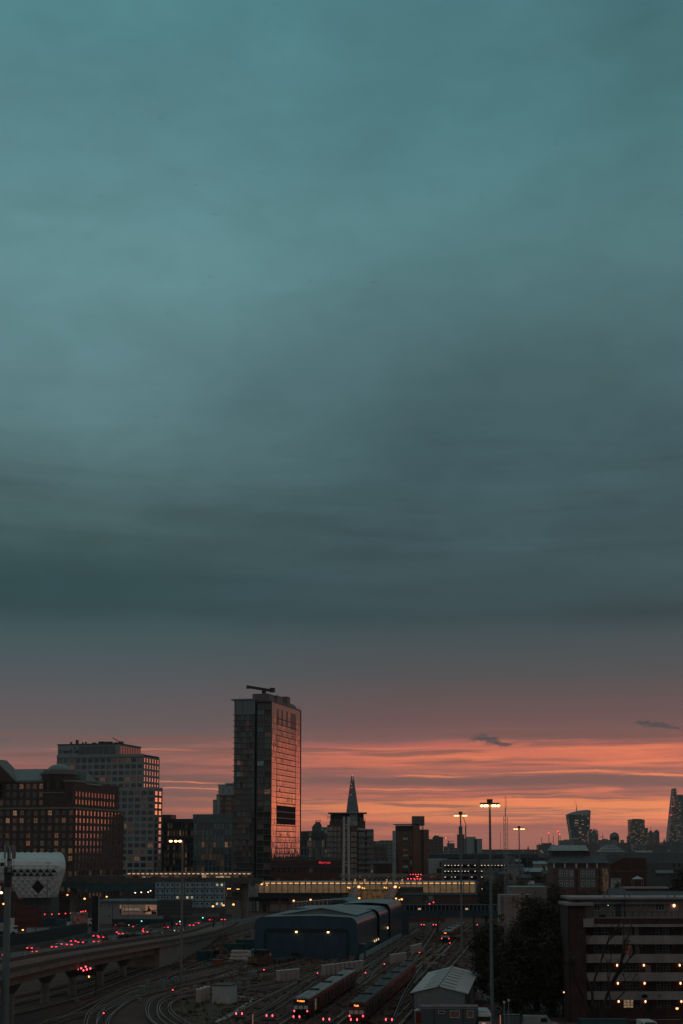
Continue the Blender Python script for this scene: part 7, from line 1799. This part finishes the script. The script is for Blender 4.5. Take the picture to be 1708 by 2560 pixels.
for i, (px, py, hw, hh) in enumerate(((312, 2352, 17, 12), (340, 2352, 20, 13), (372, 2350, 22, 11), (405, 2345, 24, 10), (440, 2338, 22, 8), (268, 2362, 12, 8))):
    p = G(px, py); k = p.y / FOC; q = random.Random(i + 50); t = thing('shrub', '%s dark shrub of the strip between the busy road and the viaduct' % ordn[i], 'shrub', p, 0, 'shrubs beside the road')
    leaf_crown(q, (0, 0, hh * k * .55), hw * k * .8, 2.2, hh * k * .6, 90, 30, .22, .4).build('foliage', [leafA, leafC, leafB], t)
    b = MB()
    for a in range(5): b.cyl((0, 0, 0), (math.cos(a * 1.3) * hw * k * .5, math.sin(a * 1.3), hh * k * .7), .06, .02, 4)
    b.build('stem', bark, t)
# the leafless pollard before the balconies
t = thing('bare_tree', 'leafless pollarded tree with a few dry tufts in front of the estate balconies', 'tree', (W(1486, 228), 228, 0))
b = MB(); q = random.Random(4); tips = []
def limb(p, d, L, r, n):
    e = p + d * L; mid = p + d * L * .5 + Vector((q.uniform(-.2, .2), q.uniform(-.2, .2), 0)); b.cyl(p, mid, r, r * .85, 6); b.cyl(mid, e, r * .85, r * .7, 6)
    if n == 0: tips.append(e); return
    for i in range(2 if n > 1 else 3):
        v = (d + Vector((q.uniform(-.62, .62), q.uniform(-.6, .6), q.uniform(.0, .35)))).normalized(); limb(e, v, L * q.uniform(.6, .9), r * .62, n - 1)
for dx, L, r in ((-.42, 4.4, .2), (-.12, 5.2, .2), (.3, 4.8, .22), (.62, 3.6, .16)): limb(Vector((dx * .3, 0, 0)), Vector((dx, .05, 1)).normalized(), L * 1.1, r * 1.5, 3)
b.build('trunk', bark, t)
b = MB()
for e in tips:
    if q.random() < .55:
        for _ in range(14):
            p = e + Vector((q.gauss(0, .22), q.gauss(0, .22), q.gauss(0, .2))); a = Vector((q.uniform(-1, 1), q.uniform(-1, 1), q.uniform(-1, 1))).normalized(); d = a.orthogonal().normalized(); b.add([p - a * .12, p - d * .06, p + a * .12, p + d * .06], [(0, 1, 2, 3)])
b.build('leaves', leafB, t)

# ================================================================ low buildings behind the trees
t = thing('yard_building', 'pinkish white yard building with pipe frames behind the lighting mast', 'building', (W(1250, 430), 430, 0)); k = 430 / FOC
pw = mat('yard_pink', (.34, .27, .25), .8, var=.2)
MB().box(0, 80 * k, 0, 8, 0, Zp(2237, 430)).build('wall', pw, t); MB().box(35 * k, 126 * k, 8.1, 20, 0, Zp(2221, 430)).build('rear_wall', mat('yard_grey', (.22, .20, .19), .8, var=.2), t); MB().box(34 * k, 127 * k, 8, 20.3, Zp(2221, 430), Zp(2219, 430)).build('roof', grey_paint, t)
b = MB()
for i in range(6): b.cyl(((6 + i * 12) * k, -.3, 0), ((6 + i * 12) * k, -.3, Zp(2238, 430)), .08, n=4)
for py in (2245, 2256): b.cyl((0, -.3, Zp(py, 430)), (80 * k, -.3, Zp(py, 430)), .08, n=4)
b.build('pipe_frame', mat('pipe_red', (.22, .10, .09), .6), t)
t = thing('house', 'dark pyramid roofed house with a white capped chimney', 'house', (W(1345, 500), 500, 0)); k = 500 / FOC
MB().box(-4.6, 4.6, 0, 9, 0, Zp(2220, 500)).build('wall', far4, t); b = MB(); z = Zp(2220, 500); b.add([(-5, -.4, z), (5, -.4, z), (5, 9.4, z), (-5, 9.4, z), (-1, 4.5, Zp(2208, 500)), (1, 4.5, Zp(2208, 500))], [(0, 1, 5, 4), (1, 2, 5), (2, 3, 4, 5), (3, 0, 4)]); b.build('roof', slate, t)
MB().box(-2.2, -.9, 3, 4.2, z, Zp(2203, 500)).build('chimney', white_paint, t)
# brick school
t = thing('school', 'brick school block with grey window bays under a dark slate roof', 'school', (W(1383, 500), 500, 0)); k = 500 / FOC
def hx(px): return W(px, 500) - W(1383, 500)
def hz(py): return Zp(py, 500)
sch = mat('school_brick', (.13, .075, .062), .85, var=.25); sch_p = mat('school_panel', (.15, .165, .17), .7, var=.12)
MB().box(0, hx(1523), 0, 14, 0, hz(2158)).build('wall', sch, t)
b = MB(); z0, z1 = hz(2158), hz(2140); b.add([(-.5, -.7, z0), (hx(1526), -.7, z0), (hx(1526), 14.7, z0), (-.5, 14.7, z0), (1, 7, z1), (hx(1510), 7, z1)], [(0, 1, 5, 4), (1, 2, 5), (2, 3, 4, 5), (3, 0, 4), (0, 3, 2, 1)]); b.build('roof', slate, t)
b = MB(); b.box(hx(1387), hx(1466), 7, 15, z1 - 1, hz(2127)); b.build('clerestory', mat('clerestory_dark', (.06, .07, .07), .7), t)
b = MB(); zz = hz(2127); b.add([(hx(1385), 6.2, zz), (hx(1480), 6.2, zz), (hx(1478), 11, hz(2113)), (hx(1389), 11, hz(2113)), (hx(1385), 16, zz), (hx(1480), 16, zz)], [(0, 1, 2, 3), (5, 4, 3, 2), (0, 3, 4)]); b.build('clerestory_roof', mat('clerestory_metal', (.30, .33, .33), .5, .2, ribs=('X', .6)), t)
b = MB(); b.add([(hx(1480), 6.2, zz), (hx(1488), 16, zz), (hx(1478), 11, hz(2113))], [(0, 1, 2)]); b.box(hx(1466), hx(1486), 8, 15, z1 - 1, zz - .05); b.build('clerestory_gable', sch, t)
for px in (1384.5, 1411.5, 1440, 1467, 1492): MB().box(hx(px) - .25, hx(px) + .25, -.45, .0, hz(2170), hz(2158)).build('column', white_paint, t)
for x0, x1 in ((1395, 1434), (1449, 1487)):
    MB().box(hx(x0), hx(x1), -.12, .0, hz(2219), hz(2172)).build('window_bay', sch_p, t)
    for j, py in enumerate((2184, 2209)):
        for i in range(3): window(t, (hx(x0 + 6 + i * 13.6), -.15, hz(py)), 0, win_mesh(1.05, 1.75, 2, 2, glass_dark if (i, j, x0) != (2, 0, 1395) else lit_dim, white_paint, .13))
for px in (1401, 1454): words(t, '', .5, (0, 0, 0), (0, 0, 0), white_paint) if False else MB().box(hx(px - 13), hx(px + 9), -.1, 0, hz(2167), hz(2162)).build('louvre', dark_steel, t)
for py in (2172, 2193, 2220): MB().box(0, hx(1523), -.05, .0, hz(py) - .1, hz(py) + .1).build('string_course', mat('string_pale', (.20, .16, .15), .8), t)
for px in (1441, 1497): MB().cyl((hx(px), -.15, 0), (hx(px), -.15, hz(2158)), .1, n=6).build('downpipe', black_paint, t)
MB().box(hx(1505), hx(1520), -.2, .0, hz(2240), hz(2172)).build('stair_window', glow('school_stair', (1, .6, .28), .03, base=(.09, .08, .06), patchy=.8, scale=1.2), t)
t = thing('sports_hall', 'large pale sheet clad hall with a red brown gable beside the brick school block', 'hall', (W(1525, 530), 530, 0)); k = 530 / FOC
def hx(px): return W(px, 530) - W(1525, 530)
def hz(py): return Zp(py, 530)
MB().box(hx(1525), hx(1760), 6, 22, 0, hz(2131)).build('sheet_hall', mat('hall_sheet', (.13, .165, .165), .5, .15, var=.12, ribs=('X', .8)), t)
b = MB(); b.prism([(0, 0), (hx(1615), 0), (hx(1615), hz(2145)), (hx(1557), hz(2145)), (0, hz(2161))], 0, 5.9); b.build('gable_wall', mat('gable_brick', (.085, .045, .036), .85, var=.25), t)
MB().box(hx(1615), hx(1760), .5, 5.9, 0, hz(2158)).build('wing', mat('wing_grey', (.10, .11, .11), .7, var=.2), t)
MB().box(0, hx(1615), -.06, 0, hz(2178) - .1, hz(2178) + .1).build('string_course', MATS['string_pale'], t)
MB().box(hx(1638), hx(1682), -.4, .5, hz(2183), hz(2176)).build('canopy', mat('canopy_pale', (.36, .44, .45), .5), t)
for px, w in ((1645, 1.6), (1660, 1.6), (1675, 1.6)): window(t, (hx(px), .47, hz(2188)), 0, win_mesh(w, 1.4, 2, 1, glass_teal, grey_paint))
for px in (1683, 1696): MB().box(hx(px), hx(px + 5), .4, .5, hz(2167), hz(2158.5)).build('opening', black_paint, t)
t = thing('lean_to', 'white lean to shed beside the round tree below the red brown gable', 'shed', (W(1530, 450), 450, 0)); MB().box(0, 2.6, 0, 3, 0, Zp(2198, 450)).build('wall', mat('leanto_white', (.36, .37, .36), .7), t); MB().box(-.15, 2.8, -.2, 3.2, Zp(2198, 450), Zp(2197, 450)).build('roof', grey_paint, t)
t = thing('tent', 'small pale pyramid canopy between the dark low buildings', 'canopy', (W(1595, 460), 460, 0)); k = 460 / FOC; z = Zp(2198, 460)
b = MB(); b.add([(-1.6, 0, z), (1.6, 0, z), (1.6, 3, z), (-1.6, 3, z), (0, 1.5, Zp(2190, 460))], [(0, 1, 4), (1, 2, 4), (2, 3, 4), (3, 0, 4)]); b.build('cover', mat('tent_pale', (.40, .46, .46), .7), t)
for x in (-1.5, 1.5):
    for y in (.1, 2.9): MB().cyl((x, y, 0), (x, y, z), .06, n=5).build('leg', steel, t)
for lab, px0, px1, py, d, m, rm in (('low dark brick range below the small pale canopy', 1560, 1720, 2214, 440, brick_red, pale_conc), ('long slate roofed range just behind the estate block', 1527, 1790, 2229, 300, est_dk, slate), ('dark brick annexe below the red brown gable', 1524, 1562, 2222, 430, brick_red, slate)):
    k = d / FOC; t = thing('outbuilding', lab, 'building', (W(px0, d), d, 0)); L = (px1 - px0) * k; z = Zp(py, d); MB().box(0, L, 0, 6, 0, z - 1.0).build('wall', m, t)
    b = MB(); b.xprism([(-.4, z - 1.2), (6.4, z - 1.2), (3, z)], -.3, L + .3) if rm is slate else b.box(-.3, L + .3, -.3, 6.3, z - .95, z - .5); b.build('roof', rm, t)
t = thing('atrium_roof', 'sloping glass atrium roof peeping above the sheet clad hall', 'atrium', (W(1532, 900), 900, 0)); k = 900 / FOC
b = MB(); z0, z1 = Zp(2130, 900), Zp(2112, 900); b.box(-30 * k, 30 * k, 0, 14, 0, z0); b.build('wall', far4, t)
b = MB(); b.add([(-32 * k, 0, z0), (32 * k, 0, z0), (12 * k, 7, z1), (-12 * k, 7, z1), (-32 * k, 14, z0), (32 * k, 14, z0)], [(0, 1, 2, 3), (5, 4, 3, 2), (1, 5, 2), (4, 0, 3)]); b.build('glass_roof', gridmat('atrium_glass', (.24, .28, .28), (.09, .13, .14), 2.0, 2.0, .22, 0), t)
# terraces and sheds filling the flat distance
q = random.Random(21); wallm = [far4, mat('house_brick', (.11, .075, .062), .85, var=.3), mat('house_render', (.26, .27, .26), .8, var=.2)]; roofm = [slate, mat('tile_brown', (.085, .06, .05), .8, var=.3), mat('metal_pale', (.27, .34, .35), .5, .2, var=.15)]
spots = []
for lab, px, py, d, w, kind in (('low pale metal roof among the trees beyond the car park', 1355, 2153, 760, 42, 2), ('second pale metal roof below the first beyond the car park', 1345, 2170, 640, 62, 2), ('grey slate roof next to the second pale metal roof', 1372, 2176, 600, 26, 0), ('white gabled end beside the far lighting mast', 1295, 2148, 820, 16, 2), ('slate terrace right behind the car park end', 1290, 2160, 760, 40, 0),
    ('brown tiled terrace beyond the car park end', 1300, 2142, 980, 46, 1), ('slate roof at the foot of the far lighting mast', 1312, 2186, 560, 30, 0), ('small brown roof nearest the far lighting mast', 1285, 2200, 520, 26, 1), ('far slate terrace left of the school clerestory', 1350, 2136, 1350, 50, 0), ('far brown terrace beyond the pale metal roofs', 1310, 2133, 1500, 54, 1),
    ('long dark terrace in front of the far low flats', 1245, 2130, 1700, 70, 0), ('brown roof behind the dark trees past the amber footbridge', 1225, 2176, 700, 34, 1), ('slate roof behind the dark trees past the amber footbridge', 1262, 2178, 690, 30, 0), ('far roof between the glass atrium and the pale balcony flats', 1570, 2128, 1200, 40, 1), ('far pale roof below the pale balcony flats', 1612, 2127, 1300, 44, 2), ('far slate roof above the sheet clad hall at the photo edge', 1680, 2127, 1250, 60, 0),
    ('dark flat roof between the stepped flats and the brown slab', 958, 2152, 860, 44, 0), ('teal pitched roof in front of the stepped flats', 906, 2152, 780, 44, 2)):
    k = d / FOC; L = w * k; t = thing('house', lab, 'house', (W(px, d), d, 0), q.uniform(-.15, .15), 'low houses and sheds in the distance'); z = Zp(py, d); rise = min(3.0, max(1.2, L * .15))
    MB().box(-L / 2, L / 2, 0, 9, 0, z - rise).build('wall', wallm[q.randrange(3)], t); b = MB(); b.xprism([(-.4, z - rise - .1), (9.4, z - rise - .1), (4.5, z)], -L / 2 - .3, L / 2 + .3); b.build('roof', roofm[kind], t)
    for x in (-L * .3, L * .25): MB().box(x - .4, x + .4, 4, 4.8, z - .6, z + 1.1).build('chimney', wallm[1], t)
for i in range(9): window(t, (-5 + i * 1.2, -.02, 4), 0, win_mesh(.8, 1.0, 1, 1, glass_dark, white_paint))

# ================================================================ evening haze
b = MB(); b.box(-2640, 2640, -320, 6230, -1.0, 285)
hz_m = bpy.data.materials.new('haze_air'); hz_m.use_nodes = True; hn = hz_m.node_tree; hn.nodes.clear()
pv_ = hn.nodes.new('ShaderNodeVolumePrincipled'); pv_.inputs['Color'].default_value = (.78, .86, .88, 1); pv_.inputs['Density'].default_value = 3.8e-5; pv_.inputs['Anisotropy'].default_value = 0.0
ho = hn.nodes.new('ShaderNodeOutputMaterial'); hn.links.new(pv_.outputs[0], ho.inputs['Volume'])
tag(b.build('haze', hz_m), kind='stuff')
flush_windows()
